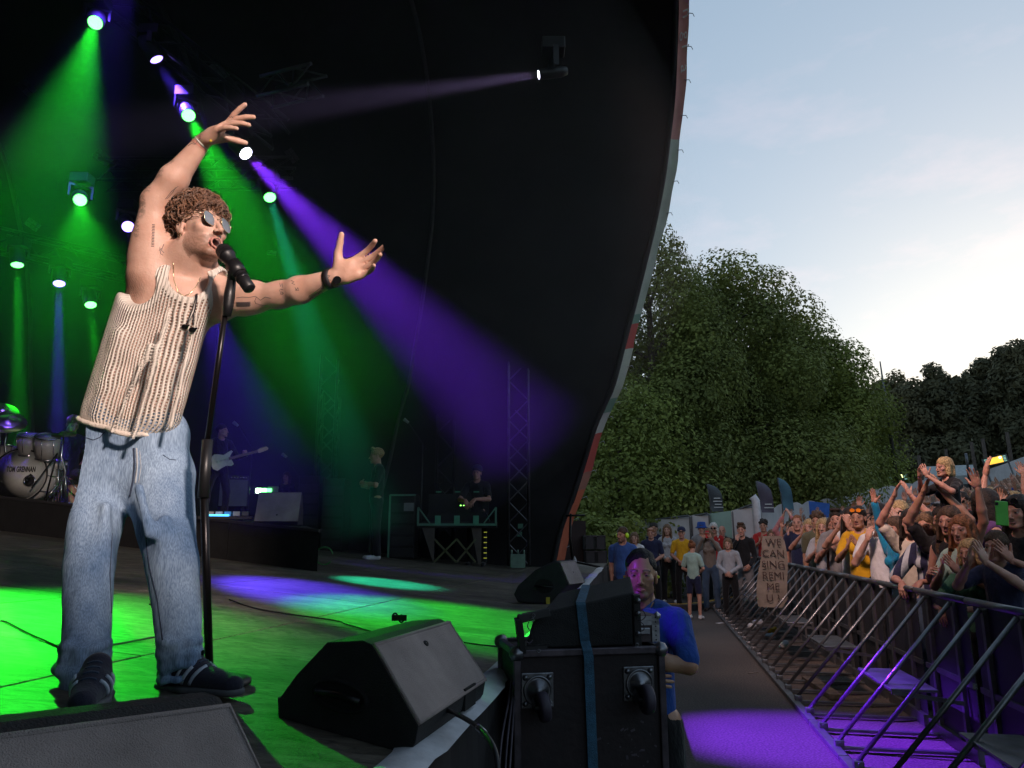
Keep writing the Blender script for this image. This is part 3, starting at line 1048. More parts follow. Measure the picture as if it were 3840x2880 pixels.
def head_paint(P, T, s, hair, lip=(0.30, 0.09, 0.075), beard=0.0, mouth=0.0, eyes=True, brow=None):
    """marks that belong to a face: eyes, brows, lips, stubble, cavity of the mouth"""
    Ti = np.array(T.inverted())
    L = (P @ Ti[:3, :3].T + Ti[:3, 3]) / s
    x, y, z = np.abs(L[:, 0]), L[:, 1], L[:, 2]
    col = np.zeros((len(P), 3)); w = np.zeros(len(P))
    def put(mask, c, a=1.0):
        col[mask] = c; w[mask] = np.maximum(w[mask], a) if np.ndim(a) == 0 else a
    near = (np.abs(L) < 0.2).all(1)
    front = near & (y < -0.03)
    if beard > 0:
        bz = front & (z < -0.052) & (y > -0.2) & (z > -0.15) | (near & (z < -0.035) & (z > -0.15) & (x > 0.04) & (y < 0.0))
        nn = 0.5 + 0.5 * np.sin(L[:, 0] * 900 + 3 * np.sin(L[:, 2] * 700)) * np.sin(L[:, 2] * 1100 + L[:, 1] * 800)
        col[bz] = hair; w[bz] = beard * (0.6 + 0.4 * nn[bz]) * np.clip((-0.028 - z[bz]) / 0.035, 0, 1) * np.clip((0.02 - y[bz]) / 0.03, 0, 1)
        mo = front & (np.abs(z + 0.053) < 0.006) & (x < 0.028) & (y < -0.08)
        col[mo] = hair; w[mo] = beard * 0.9
    lipz = -0.0695 if mouth == 0 else -0.074 - 0.008 * mouth
    hz_ = 0.0095 if mouth == 0 else 0.017 + 0.011 * mouth
    lm_ = front & (((x / 0.026) ** 2 + ((z - lipz) / hz_) ** 2) < 1) & (y < -0.078)
    put(lm_, lip, 0.75 if mouth == 0 else 0.55)
    if mouth > 0:
        cav = front & (((x / 0.022) ** 2 + ((z - lipz) / (0.009 + 0.011 * mouth)) ** 2) < 1) & (y > -0.091)
        put(cav, (0.03, 0.006, 0.006), 1.0)
    br = front & (np.abs(z - (0.024 - 0.10 * (x - 0.03) ** 2 / 0.02)) < 0.005) & (x > 0.012) & (x < 0.050) & (y < -0.055)
    put(br, brow or hair, 0.85)
    if eyes:
        d2 = (x - 0.0305) ** 2 + (y + 0.0775) ** 2 + (z - 0.002) ** 2
        ew = near & (d2 < 0.0147 ** 2) & (np.abs(z - 0.0005) < 0.0048)
        put(ew, (0.30, 0.26, 0.24), 0.8)
        iris = ew & ((x - 0.0305) ** 2 + (z - 0.001) ** 2 < 0.0068 ** 2)
        put(iris, (0.012, 0.010, 0.010), 1.0)
        lid = front & (d2 < 0.019 ** 2) & (z > 0.0072) & (z < 0.0125)
        put(lid, (0.06, 0.035, 0.03), 0.55)
    nos = front & ((x - 0.0085) ** 2 + (y + 0.104) ** 2 < 0.0055 ** 2) & (z < -0.040) & (z > -0.052)
    put(nos, (0.03, 0.01, 0.01), 0.9)
    return col, w
# hand in its own frame: wrist at origin, fingers towards +X, back of the hand +Z, thumb on +Y side
HP = {
 'open': dict(spread=0.10, curl=(0.10, 0.12, 0.10), thumb=(0.75, 0.35)),
 'reach': dict(spread=0.16, curl=(0.25, 0.30, 0.15), thumb=(0.5, -0.4)),
 'relax': dict(spread=0.05, curl=(0.40, 0.55, 0.35), thumb=(0.5, -0.2)),
 'grip': dict(spread=0.02, curl=(1.15, 1.35, 0.7), thumb=(0.45, -0.9)),
}
FING = [(0.086, 0.026, 0.042, 0.026, 0.021, 0.0088), (0.090, 0.006, 0.046, 0.029, 0.022, 0.0090), (0.086, -0.014, 0.043, 0.027, 0.021, 0.0085), (0.077, -0.032, 0.033, 0.021, 0.018, 0.0076)]
def hand_ops(S, T, s=1.0, pose='open', mirror=1, curls=None, spreads=None, k=0.005, thumb=None):
    h = HP[pose]
    def p(v): return np.array(T @ V((v[0] * s, v[1] * s * mirror, v[2] * s)))
    zax = np.array((T.to_3x3() @ V((0, 0, 1))).normalized())
    C = lambda a, b, r0, r1, kk=k, fl=None: S.cap(p(a), p(b), r0 * s, r1 * s, kk * s, False, (zax, fl) if fl else None)
    C((-0.01, 0, 0), (0.035, 0.002, 0), 0.027, 0.033, 0.01, 1.5)
    for (kx, ky, *_r) in FING:
        C((0.02, ky * 0.55, 0.0), (kx - 0.004, ky * 0.95, 0.001), 0.017, 0.0118, 0.010)
    C((0.03, 0.02, -0.007), (0.055, 0.016, -0.006), 0.016, 0.012, 0.01)
    C((0.03, -0.022, -0.007), (0.06, -0.022, -0.006), 0.014, 0.011, 0.01)
    for i, (kx, ky, l1, l2, l3, r) in enumerate(FING):
        cu = curls[i] if curls else h['curl']
        sp = (spreads[i] if spreads else h['spread'] * (1.5 - i))
        a = 0.0
        q = V((kx - 0.006, ky, 0))
        rr = [r * 1.12, r, r * 0.93, r * 0.80]
        for j, L in enumerate((l1, l2, l3)):
            a += cu[j]
            d = V((math.cos(a) * math.cos(sp), math.sin(sp) * math.cos(a), -math.sin(a)))
            q2 = q + d * L
            C(q, q2, rr[j], rr[j + 1], 0.002)
            q = q2
    ta, tb = thumb or h['thumb']
    b0 = V((0.018, 0.022, -0.008)); 
    d1 = V((math.cos(ta), math.sin(ta), tb * 0.5)).normalized(); d2 = V((math.cos(ta * 0.75), math.sin(ta * 0.75), tb)).normalized()
    b1 = b0 + d1 * 0.042; b2 = b1 + d2 * 0.032; b3 = b2 + d2 * 0.024
    C(b0, b1, 0.0165, 0.0125, 0.010); C(b1, b2, 0.0115, 0.0100, 0.004); C(b2, b3, 0.0100, 0.0082, 0.003)
def hand_frame(wrist, fingers, back):
    """frame for a hand: fingers direction, direction the back of the hand faces"""
    x = V(fingers).normalized(); z = (V(back) - x * V(back).dot(x)).normalized(); y = z.cross(x)
    M = Matrix.Identity(4)
    for i in range(3):
        M[i][0], M[i][1], M[i][2], M[i][3] = x[i], y[i], z[i], wrist[i]
    return M
def head_frame(c, face, up=V((0, 0, 1))):
    y = -V(face).normalized(); z = (V(up) - y * V(up).dot(y)).normalized(); x = y.cross(z)
    M = Matrix.Identity(4)
    for i in range(3):
        M[i][0], M[i][1], M[i][2], M[i][3] = x[i], y[i], z[i], c[i]
    return M
def attr_vec(me, name, data):
    a = me.attributes.new(name, 'FLOAT_VECTOR', 'POINT')
    a.data.foreach_set('vector', np.asarray(data, np.float32).ravel())
def to_obj(P, F, name, m, parent):
    """world-space surface to a child object of parent"""
    inv = np.array(wmat(parent).inverted())
    P = P @ inv[:3, :3].T + inv[:3, 3]
    return link(name, mesh_np(name, P, F, True, m), parent)
def bvh_of(P, F):
    return BVHTree.FromPolygons([tuple(p) for p in P], [tuple(int(i) for i in f) for f in F])
EYE = V((0, 0, CAMZ))
def hit(b, px, py, off=0.0):
    r = ray(px, py).normalized()
    h = b.ray_cast(EYE, r)
    if h[0] is None: return None
    return h[0] + h[1] * off
def surf_line(mb, b, pts, r, n=5, off=0.0, sub=6):
    """a thin line that lies on a surface, through picture points"""
    out = []
    for (a, c) in zip(pts[:-1], pts[1:]):
        for k in range(sub):
            t = k / sub
            h = hit(b, a[0] + (c[0] - a[0]) * t, a[1] + (c[1] - a[1]) * t, off)
            if h is not None: out.append(h)
    h = hit(b, *pts[-1], off)
    if h is not None: out.append(h)
    if len(out) > 1: mb.tube(out, r, n)
# ============================================================ the singer
m_skin = skin_mat('skin_singer', (0.60, 0.39, 0.31))
HAIRC = (0.085, 0.040, 0.020)
sf1, sf2 = on_floor(335, 2640), on_floor(680, 2595)
base = (sf1 + sf2) / 2
singer = thing('person', 'singer in cream knitted vest and blue jeans, one arm raised, sunglasses, at the microphone', 'person', base)
SY = 2.42
def J(px, py, dy=0.0): return WY(px, py, SY + dy)
# joints: positions as they stand on the stage
neck = J(655, 1040, 0.03); hips = J(480, 1640, 0.02)
sh_r = J(560, 1030, -0.01); el_r = J(584, 758, -0.05); wr_r = J(762, 530, -0.10)
sh_l = J(845, 1120, 0.06); el_l = J(1052, 1105, -0.02); wr_l = J(1262, 1037, -0.12)
hc = J(750, 868, -0.03)
HT = head_frame(hc, V((0.85, -0.50, 0.13)), V((0.06, 0.0, 1.0)))
HS = 0.97
lo_ = J(330, 1750, -0.35); hi_ = J(1480, 330, 0.3)
S = SDF((J(400, 1000).x, SY - 0.32, J(400, 1660).z), (J(1450, 1000).x + 0.02, SY + 0.24, J(900, 350).z), 0.0042)
ax_t = V((0.87, 0.49, 0.0))           # lateral axis of the chest
fr_t = V((0.49, -0.87, 0.0))          # where the chest faces
chest = J(615, 1190, 0.03)
# torso
S.cap(neck - V((0, 0, 0.10)), J(515, 1560, 0.03), 0.112, 0.118, 0.05, flat=(fr_t, 1.35))
S.cap(sh_r + V((0.03, 0, -0.03)), sh_l + V((-0.04, 0, -0.02)), 0.068, 0.068, 0.05)
S.cap(J(540, 1120, 0.03), J(480, 1500, 0.03), 0.055, 0.07, 0.06)
S.cap(J(720, 1150, 0.04), J(610, 1500, 0.05), 0.055, 0.062, 0.06)
# trapezius, neck, collar
S.cap(neck + V((0, 0.01, -0.03)), HT @ V((0, 0.018, -0.06)), 0.064, 0.057, 0.03)
S.cap(sh_r + V((0.02, 0, 0.02)), HT @ V((-0.02, 0.03, -0.07)), 0.045, 0.042, 0.05)
S.cap(sh_l + V((-0.02, 0, 0.02)), HT @ V((0.02, 0.03, -0.08)), 0.045, 0.040, 0.05)
# raised arm
def lerp(a, b, t): return a + (b - a) * t
S.cap(sh_r, lerp(sh_r, el_r, 0.45) + V((0.006, 0, 0)), 0.073, 0.066, 0.035)
S.cap(lerp(sh_r, el_r, 0.3), el_r, 0.060, 0.044, 0.03)
S.cap(lerp(sh_r, el_r, 0.2) + V((-0.022, 0, 0)), lerp(sh_r, el_r, 0.75) + V((-0.012, 0, 0)), 0.045, 0.035, 0.03)
S.cap(el_r, lerp(el_r, wr_r, 0.38), 0.045, 0.047, 0.03)
S.cap(lerp(el_r, wr_r, 0.38), wr_r, 0.046, 0.0265, 0.02)
# stretched arm
S.cap(sh_l, lerp(sh_l, el_l, 0.5), 0.066, 0.057, 0.035)
S.cap(lerp(sh_l, el_l, 0.35) + V((0, -0.01, -0.012)), el_l, 0.052, 0.042, 0.03)
S.cap(el_l, lerp(el_l, wr_l, 0.35) + V((0, 0, -0.006)), 0.042, 0.045, 0.03)
S.cap(lerp(el_l, wr_l, 0.35) + V((0, 0, -0.006)), wr_l, 0.045, 0.0255, 0.02)
# hands
hdir = (J(905, 425, -0.16) - wr_r).normalized()
TR = hand_frame(wr_r, hdir, V((-0.40, -0.55, 0.65)))
hand_ops(S, TR, 1.14, 'reach', mirror=1, curls=[(-0.25, 0.10, 0.10), (0.10, 0.30, 0.15), (0.22, 0.35, 0.2), (0.25, 0.25, 0.1)], spreads=[0.12, 0.02, -0.10, -0.30], thumb=(0.35, -1.1))
hdl = (J(1372, 945, -0.2) - wr_l).normalized()
TL = hand_frame(wr_l, (J(1415, 965, -0.14) - wr_l).normalized(), V((-0.22, 0.95, -0.12)))
hand_ops(S, TL, 1.10, 'open', mirror=-1, curls=[(0.30, 0.30, 0.2), (0.18, 0.28, 0.2), (0.32, 0.35, 0.2), (0.38, 0.4, 0.25)], spreads=[0.06, 0.0, -0.05, -0.12], thumb=(1.15, -0.35))
head_ops(S, HT, HS, mouth=1.0)
Pb, Fb = S.mesh()
col, w = head_paint(Pb, HT, HS, (0.12, 0.055, 0.032), beard=0.78, mouth=1.0, eyes=False, lip=(0.42, 0.13, 0.11))
# dark hair of the armpit
ap = J(500, 1085, -0.05)
da = np.linalg.norm((Pb - np.array(ap)) * np.array([1, 0.7, 0.8]), axis=1)
mk = (da < 0.055) & (w < 0.1)
nn = 0.5 + 0.5 * np.sin(Pb[:, 0] * 700 + 2 * np.sin(Pb[:, 2] * 300))
col[mk] = (0.08, 0.04, 0.025); w[mk] = 0.75 * (1 - da[mk] / 0.055) ** 0.6 * nn[mk]
# dark inked patches on the outer side of the raised arm
dd_ = Pb - np.array([0, 0, CAMZ]); DD = dd_[:, 1] * CP + dd_[:, 2] * SP
qx = 1920 + FPX * dd_[:, 0] / DD; qy = 1440 - FPX * (dd_[:, 2] * CP - dd_[:, 1] * SP) / DD
nn = np.sin(Pb[:, 0] * 260 + 4 * np.sin(Pb[:, 2] * 170)) + np.sin(Pb[:, 2] * 310 + 3 * np.sin(Pb[:, 1] * 200 + Pb[:, 0] * 90))
for cx_, cy_, rx_, ry_ in ((528, 770, 20, 50), (548, 690, 20, 40), (588, 640, 26, 28), (628, 600, 26, 22), (510, 850, 12, 50), (735, 508, 26, 12)):
    e_ = ((qx - cx_) / rx_) ** 2 + ((qy - cy_) / ry_) ** 2
    mk = (e_ < 1) & (nn > -0.25)
    col[mk] = (0.10, 0.085, 0.075); w[mk] = np.maximum(w[mk], 0.60 * (1 - e_[mk]) ** 0.4)
body = to_obj(Pb, Fb, 'body', m_skin, singer)
paint(body.data, col, w)
BB = bvh_of(Pb, Fb)

# vest
m_vest = bpy.data.materials.new('cream_knit'); m_vest.use_nodes = True
def knit(m):
    n, l = m.node_tree.nodes, m.node_tree.links
    b = n['Principled BSDF']; b.inputs['Roughness'].default_value = 0.85; b.inputs['Specular IOR Level'].default_value = 0.2
    at = n.new('ShaderNodeAttribute'); at.attribute_name = 'knit'
    sx = n.new('ShaderNodeSeparateXYZ'); l.new(at.outputs['Vector'], sx.inputs[0])
    def mth(op, a, b_=None, c=None):
        x = n.new('ShaderNodeMath'); x.operation = op
        for i, v in enumerate((a, b_, c)):
            if v is None: continue
            if isinstance(v, (int, float)): x.inputs[i].default_value = v
            else: l.new(v, x.inputs[i])
        return x.outputs[0]
    u, v, tr = sx.outputs[0], sx.outputs[1], sx.outputs[2]
    nz_ = n.new('ShaderNodeTexNoise'); nz_.inputs['Scale'].default_value = 7; l.new(at.outputs['Vector'], nz_.inputs['Vector'])
    u2 = mth('ADD', u, mth('MULTIPLY', nz_.outputs['Fac'], 0.02))
    row = mth('FLOOR', mth('MULTIPLY', u2, 88.0))
    su = mth('SINE', mth('MULTIPLY', u2, 88.0 * 2 * PI))
    sv = mth('SINE', mth('ADD', mth('MULTIPLY', v, 96.0 * 2 * PI), mth('MULTIPLY', row, 2.4)))
    hole = mth('MULTIPLY', mth('GREATER_THAN', su, 0.05), mth('GREATER_THAN', sv, -0.45))
    keep = mth('GREATER_THAN', tr, 0.020)
    hole = mth('MULTIPLY', hole, keep)
    tp_ = n.new('ShaderNodeBsdfTransparent')
    ms = n.new('ShaderNodeMixShader')
    l.new(hole, ms.inputs[0]); l.new(b.outputs[0], ms.inputs[1]); l.new(tp_.outputs[0], ms.inputs[2])
    l.new(ms.outputs[0], n['Material Output'].inputs['Surface'])
    t = n.new('ShaderNodeTexNoise'); t.inputs['Scale'].default_value = 9; l.new(at.outputs['Vector'], t.inputs['Vector'])
    rp_ = n.new('ShaderNodeValToRGB')
    rp_.color_ramp.elements[0].position = 0.35; rp_.color_ramp.elements[0].color = (0.62, 0.54, 0.47, 1)
    rp_.color_ramp.elements[1].position = 0.65; rp_.color_ramp.elements[1].color = (0.78, 0.71, 0.63, 1)
    l.new(t.outputs['Fac'], rp_.inputs['Fac'])
    l.new(rp_.outputs['Color'], b.inputs['Base Color'])
    bp = n.new('ShaderNodeBump'); bp.inputs['Strength'].default_value = 0.8; bp.inputs['Distance'].default_value = 0.003
    hgt = mth('ADD', mth('MULTIPLY', su, -1.0), mth('MULTIPLY', mth('ABSOLUTE', sv), 0.4))
    l.new(hgt, bp.inputs['Height']); l.new(bp.outputs['Normal'], b.inputs['Normal'])
knit(m_vest)
S = SDF((J(270, 1000).x, SY - 0.30, J(400, 1720).z), (J(900, 1000).x, SY + 0.30, J(900, 880).z), 0.0055)
top_c, bot_c = J(610, 1110, 0.03), J(485, 1600, 0.03)
S.cap(top_c, bot_c, 0.126, 0.142, 0.03, flat=(fr_t, 1.30))
S.cap(J(722, 1130, 0.0), J(590, 1560, 0.0), 0.062, 0.074, 0.05)
S.cap(J(522, 1150, 0.0), J(415, 1540, 0.0), 0.066, 0.074, 0.05)
S.cap(J(560, 1030, 0.02), J(790, 1080, 0.05), 0.078, 0.072, 0.05)
S.cap(J(650, 1000, 0.0), J(620, 1100, 0.0), 0.060, 0.09, 0.04)
S.cap(J(790, 1060, 0.05), J(780, 1120, 0.05), 0.062, 0.07, 0.04)
# soft hanging folds
for (a, b_, r) in (((640, 1160, -0.17), (500, 1640, -0.16), 0.012), ((560, 1300, -0.17), (420, 1620, -0.15), 0.010), ((735, 1180, -0.13), (640, 1600, -0.13), 0.012), ((440, 1250, -0.09), (365, 1560, -0.09), 0.010)):
    S.cap(J(*a), J(*b_), r * 0.6, r * 0.6, 0.05)
g0 = S.g.copy()
# armholes and neckline
NK0, NK1, NK2 = J(703, 1055, -0.19), J(722, 900, -0.10), J(708, 1040, -0.02)
S.cap(J(500, 1010, 0.0), J(440, 960, 0.0), 0.112, 0.12, 0.008, True)
S.cap(J(500, 1065, -0.10), J(470, 1000, -0.10), 0.070, 0.09, 0.008, True)
S.cap(J(868, 1105, 0.06), J(960, 1100, 0.06), 0.086, 0.10, 0.008, True)
S.cap(NK0, NK1, 0.062, 0.085, 0.006, True)
S.cap(NK0, NK2, 0.062, 0.062, 0.006, True)
# hem plane, lower on the right
hA, hB = J(305, 1545, 0), J(655, 1668, 0)
hd_ = (hB - hA).normalized()
hn = V((0, 1, 0)).cross(hd_); hn = hn if hn.z < 0 else -hn
S.half(J(480, 1640, -0.1), hn + V((0, 0.10, 0)))
dtrim = S.g
Pv, Fv = S.mesh()
# trim distance: how far each point lies from a cut edge
ii = np.clip(((Pv - S.lo) / S.h).round().astype(int), 0, S.n - 1)
def cdist(P, a, b_, r0, r1):
    a, b_ = np.array(a), np.array(b_); d = b_ - a; t = np.clip(((P - a) @ d) / (d @ d), 0, 1)
    return np.linalg.norm(P - a - t[:, None] * d, axis=1) - (r0 + (r1 - r0) * t)
tr = np.minimum.reduce([
    cdist(Pv, J(500, 1010, 0.0), J(440, 960, 0.0), 0.108, 0.12), cdist(Pv, J(500, 1065, -0.10), J(470, 1000, -0.10), 0.070, 0.09),
    cdist(Pv, J(868, 1105, 0.06), J(960, 1100, 0.06), 0.086, 0.10),
    cdist(Pv, NK0, NK1, 0.062, 0.085), cdist(Pv, NK0, NK2, 0.062, 0.062),
    -((Pv - np.array(J(480, 1640, -0.1))) @ np.array((hn + V((0, 0.10, 0))).normalized())) ])
axv = np.array((top_c - bot_c).normalized()); rel = Pv - np.array(bot_c)
vv = rel @ axv
lat = np.array(ax_t) - axv * (np.array(ax_t) @ axv); lat /= np.linalg.norm(lat)
dep = np.cross(axv, lat)
th = np.arctan2(rel @ lat, -(rel @ dep) * 1.25)
vest = to_obj(Pv, Fv, 'vest', m_vest, singer)
attr_vec(vest.data, 'knit', np.stack([th * 0.165, vv, tr], 1))
VB = bvh_of(Pv, Fv)
# rolled hem and bound edges
m_trim = cloth_mat('cream_trim', (0.72, 0.62, 0.53))
def edge_band(plane_pts, name, r=0.006):
    mb = MB(); mb.tube(plane_pts, r, 8, closed=True); return mb.build(name, m_trim, singer, world=True)
# hem: walk round the vest just above the hem plane
hv = (hn + V((0, 0.10, 0))).normalized(); hp = J(480, 1640, -0.1)
sel = Pv[np.abs((Pv - np.array(hp)) @ np.array(hv) + 0.012) < 0.005]
cc = sel.mean(0)
ax1 = V(lat); ax2 = hv.cross(ax1).normalized()
an = np.arctan2((sel - cc) @ np.array(ax2), (sel - cc) @ np.array(ax1)); rd = np.linalg.norm(sel - cc, axis=1)
rad_ = []
for k in range(64):
    a = -PI + 2 * PI * k / 64
    q = np.abs((an - a + PI) % (2 * PI) - PI) < 0.10
    rad_.append(np.percentile(rd[q], 72) if q.any() else np.nan)
rad_ = np.array(rad_); rad_[np.isnan(rad_)] = np.nanmean(rad_)
for _ in range(3): rad_ = (np.roll(rad_, 1) + rad_ + np.roll(rad_, -1)) / 3
ringp = [V(cc) + (ax1 * math.cos(-PI + 2 * PI * k / 64) + ax2 * math.sin(-PI + 2 * PI * k / 64)) * (float(rad_[k]) - 0.001) for k in range(64)]
edge_band(ringp, 'hem', 0.0085)

# jeans
m_jean = bpy.data.materials.new('denim'); m_jean.use_nodes = True
def denim(m):
    n, l = m.node_tree.nodes, m.node_tree.links
    b = n['Principled BSDF']; b.inputs['Roughness'].default_value = 0.9; b.inputs['Specular IOR Level'].default_value = 0.15
    tcn = n.new('ShaderNodeTexCoord')
    def nt(sc, d=5, sca=(1, 1, 1)):
        mp_ = n.new('ShaderNodeMapping'); mp_.inputs['Scale'].default_value = sca
        t = n.new('ShaderNodeTexNoise'); t.inputs['Scale'].default_value = sc; t.inputs['Detail'].default_value = d
        l.new(tcn.outputs['Object'], mp_.inputs['Vector']); l.new(mp_.outputs['Vector'], t.inputs['Vector']); return t.outputs['Fac']
    a, f, c = nt(3.2, 6), nt(330, 2, (1, 1, 0.12)), nt(11, 5, (1, 1, 0.3))
    r1 = n.new('ShaderNodeValToRGB')
    r1.color_ramp.elements[0].position = 0.33; r1.color_ramp.elements[0].color = (0.095, 0.16, 0.27, 1)
    r1.color_ramp.elements[1].position = 0.64; r1.color_ramp.elements[1].color = (0.30, 0.40, 0.52, 1)
    r2 = n.new('ShaderNodeValToRGB')
    r2.color_ramp.elements[0].position = 0.35; r2.color_ramp.elements[0].color = (0.7, 0.72, 0.76, 1)
    r2.color_ramp.elements[1].position = 0.65; r2.color_ramp.elements[1].color = (1.25, 1.22, 1.2, 1)
    mu = n.new('ShaderNodeMix'); mu.data_type = 'RGBA'; mu.blend_type = 'MULTIPLY'; mu.inputs[0].default_value = 1
    l.new(a, r1.inputs['Fac']); l.new(f, r2.inputs['Fac']); l.new(r1.outputs['Color'], mu.inputs[6]); l.new(r2.outputs['Color'], mu.inputs[7])
    l.new(mu.outputs[2], b.inputs['Base Color'])
    b1 = n.new('ShaderNodeBump'); b1.inputs['Strength'].default_value = 0.35; b1.inputs['Distance'].default_value = 0.06
    b2 = n.new('ShaderNodeBump'); b2.inputs['Strength'].default_value = 0.4; b2.inputs['Distance'].default_value = 0.002
    l.new(c, b1.inputs['Height']); l.new(f, b2.inputs['Height']); l.new(b1.outputs['Normal'], b2.inputs['Normal']); l.new(b2.outputs['Normal'], b.inputs['Normal'])
denim(m_jean)
kn1, an1 = WY(337, 2130, 2.33), WY(322, 2545, 2.22)
kn2, an2 = WY(648, 2120, 2.36), WY(680, 2505, 2.27)
S = SDF((WY(120, 2400, 2.2).x, 1.90, min(sf1.z, sf2.z) + 0.02), (J(900, 1500).x, 2.85, J(600, 1480).z), 0.0065)
S.cap(J(395, 1600, 0.02), J(570, 1640, 0.05), 0.118, 0.118, 0.05, flat=(fr_t, 1.15))
S.cap(J(390, 1760, 0.03), J(585, 1790, 0.05), 0.118, 0.115, 0.05, flat=(fr_t, 1.1))
S.cap(J(372, 1790, 0.03), kn1, 0.108, 0.068, 0.03)
S.cap(J(590, 1800, 0.05), kn2, 0.112, 0.074, 0.03)
S.cap(kn1, an1, 0.068, 0.064, 0.02)
S.cap(kn2, lerp(kn2, an2, 0.85), 0.074, 0.058, 0.02)
S.cap(J(455, 1800, 0.0), J(515, 1860, 0.03), 0.04, 0.03, 0.05)
# gathered folds over the shoes
def wfold(c, rx, r, seed, k=0.012):
    rr = random.Random(seed)
    n = 9
    ps = [c + V((rx * math.cos(2 * PI * i / n), rx * 0.85 * math.sin(2 * PI * i / n), rr.uniform(-0.012, 0.012))) for i in range(n)]
    for i in range(n):
        S.cap(ps[i], ps[(i + 1) % n], r * rr.uniform(0.7, 1.2), None, k)
for i, py in enumerate((2425, 2468, 2512, 2562)):
    wfold(WY(322 - (14 if i == 2 else 0), py, 2.23), 0.056 + 0.007 * (i == 2), 0.014, i)
for i, py in enumerate((2405, 2450, 2492, 2535)):
    wfold(WY(680, py, 2.28), 0.052, 0.013, 10 + i)
for (a, b_, r) in (((300, 1950, -0.10), (292, 2350, -0.12), 0.010), ((400, 1900, -0.10), (380, 2250, -0.12), 0.010), ((620, 1950, -0.12), (650, 2350, -0.10), 0.010), ((690, 2000, -0.08), (715, 2350, -0.09), 0.010), ((520, 1830, -0.16), (560, 2000, -0.16), 0.012)):
    S.cap(J(*a), J(*b_), r, r, 0.05)
S.wobble(0.0016, 26, 3)
S.ell(np.array(an1) + np.array([0, 0, -0.075]), (0.064, 0.058, 0.030), 0.01, True)
S.ell(np.array(an2) + np.array([0, 0, -0.055]), (0.056, 0.052, 0.030), 0.01, True)
Pj, Fj = S.mesh()
jeans = to_obj(Pj, Fj, 'jeans', m_jean, singer)
JB = bvh_of(Pj, Fj)
m_seam = cloth_mat('denim_seam', (0.035, 0.05, 0.085)); m_stitch = cloth_mat('stitch', (0.42, 0.44, 0.46))
for pts, r, mm in (([(502, 1680), (505, 1740), (500, 1800), (487, 1862)], 0.0035, m_seam), ([(512, 1680), (515, 1745), (508, 1812)], 0.0028, m_stitch), ([(524, 1690), (529, 1750), (520, 1810)], 0.0012, m_stitch),
                   ([(318, 1640), (350, 1650), (375, 1640), (392, 1620)], 0.0016, m_seam),
                   ([(610, 1705), (635, 1722), (660, 1725)], 0.0014, m_seam), ([(545, 2000), (560, 2120), (590, 2250), (610, 2400)], 0.0022, m_seam), ([(420, 2000), (412, 2150), (418, 2300)], 0.0018, m_seam)):
    mb = MB(); surf_line(mb, JB, pts, r, 6)
    if mb.v: mb.build('seam', mm, singer, world=True)
# shoes: dark suede with three pale stripes, pale sole
m_suede = cloth_mat('dark_suede', (0.022, 0.022, 0.038), bump=0.2); m_sole = mat('shoe_sole', (0.09, 0.09, 0.10), 0.7); m_strp = mat('shoe_stripe', (0.42, 0.46, 0.55), 0.6); m_gum = mat('toe_cap', (0.055, 0.055, 0.062), 0.8)
def shoe(ank, d, L, flo):
    d = V(d).normalized(); sd_ = d.cross(V((0, 0, 1)))
    z0 = flo
    A = V((ank.x, ank.y, z0))
    S = SDF(np.array(A) - 0.25, np.array(A) + np.array([0.25, 0.25, 0.22]), 0.005) if False else SDF((A.x - 0.30, A.y - 0.30, z0 - 0.01), (A.x + 0.30, A.y + 0.30, z0 + 0.2), 0.005)
    h, t = A - d * 0.055, A + d * (L - 0.10)
    S.cap(h + V((0, 0, 0.045)), A + d * 0.05 + V((0, 0, 0.05)), 0.036, 0.038, 0.02)
    S.cap(A + V((0, 0, 0.09)), A + d * 0.03 + V((0, 0, 0.06)), 0.036, 0.042, 0.02)
    S.cap(A + d * 0.05 + V((0, 0, 0.045)), t + V((0, 0, 0.028)), 0.042, 0.032, 0.02, flat=((0, 0, 1), 1.1))
    S.half((A.x, A.y, z0 + 0.014), (0, 0, -1))
    P_, F_ = S.mesh()
    o = to_obj(P_, F_, 'shoe', m_suede, singer)
    B = bvh_of(P_, F_)
    S = SDF((A.x - 0.30, A.y - 0.30, z0 - 0.02), (A.x + 0.30, A.y + 0.30, z0 + 0.1), 0.006)
    S.cap(h + V((0, 0, 0.012)), A + d * 0.04 + V((0, 0, 0.012)), 0.040, 0.044, 0.02)
    S.cap(A + d * 0.04 + V((0, 0, 0.012)), t + V((0, 0, 0.012)), 0.045, 0.037, 0.02)
    S.half((0, 0, z0 + 0.001), (0, 0, -1)); S.half((0, 0, z0 + 0.020), (0, 0, 1))
    P2, F2 = S.mesh()
    so_ = to_obj(P2, F2, 'sole', m_sole, singer)
    for s in (-1, 1):
        for k in range(3):
            mb = MB()
            a = A + d * (0.005 + 0.028 * k)
            pts = []
            for j in range(7):
                q = a + d * (0.030 * j / 6) + V((0, 0, 0.028 + 0.048 * j / 6)) + sd_ * s * 0.1
                hh = B.ray_cast(q, -sd_ * s)
                if hh[0] is not None: pts.append(hh[0])
            if len(pts) > 2:
                mb.tube(pts, 0.0055, 5); mb.build('stripe', m_strp, singer, world=True)
    mb = MB()
    for k in range(4):
        q = A + d * (0.035 + 0.018 * k) + V((0, 0, 0.2))
        pts = []
        for j in range(-3, 4):
            hh = B.ray_cast(q + sd_ * j * 0.006, V((0, 0, -1)))
            if hh[0] is not None: pts.append(hh[0])
        if len(pts) > 2: mb.tube(pts, 0.0032, 5)
    if mb.v: mb.build('lace', m_seam, singer, world=True)
shoe(sf1 + V((0.0, 0.02, 0)), V((0.30, -0.95, 0)), 0.235, sf1.z)
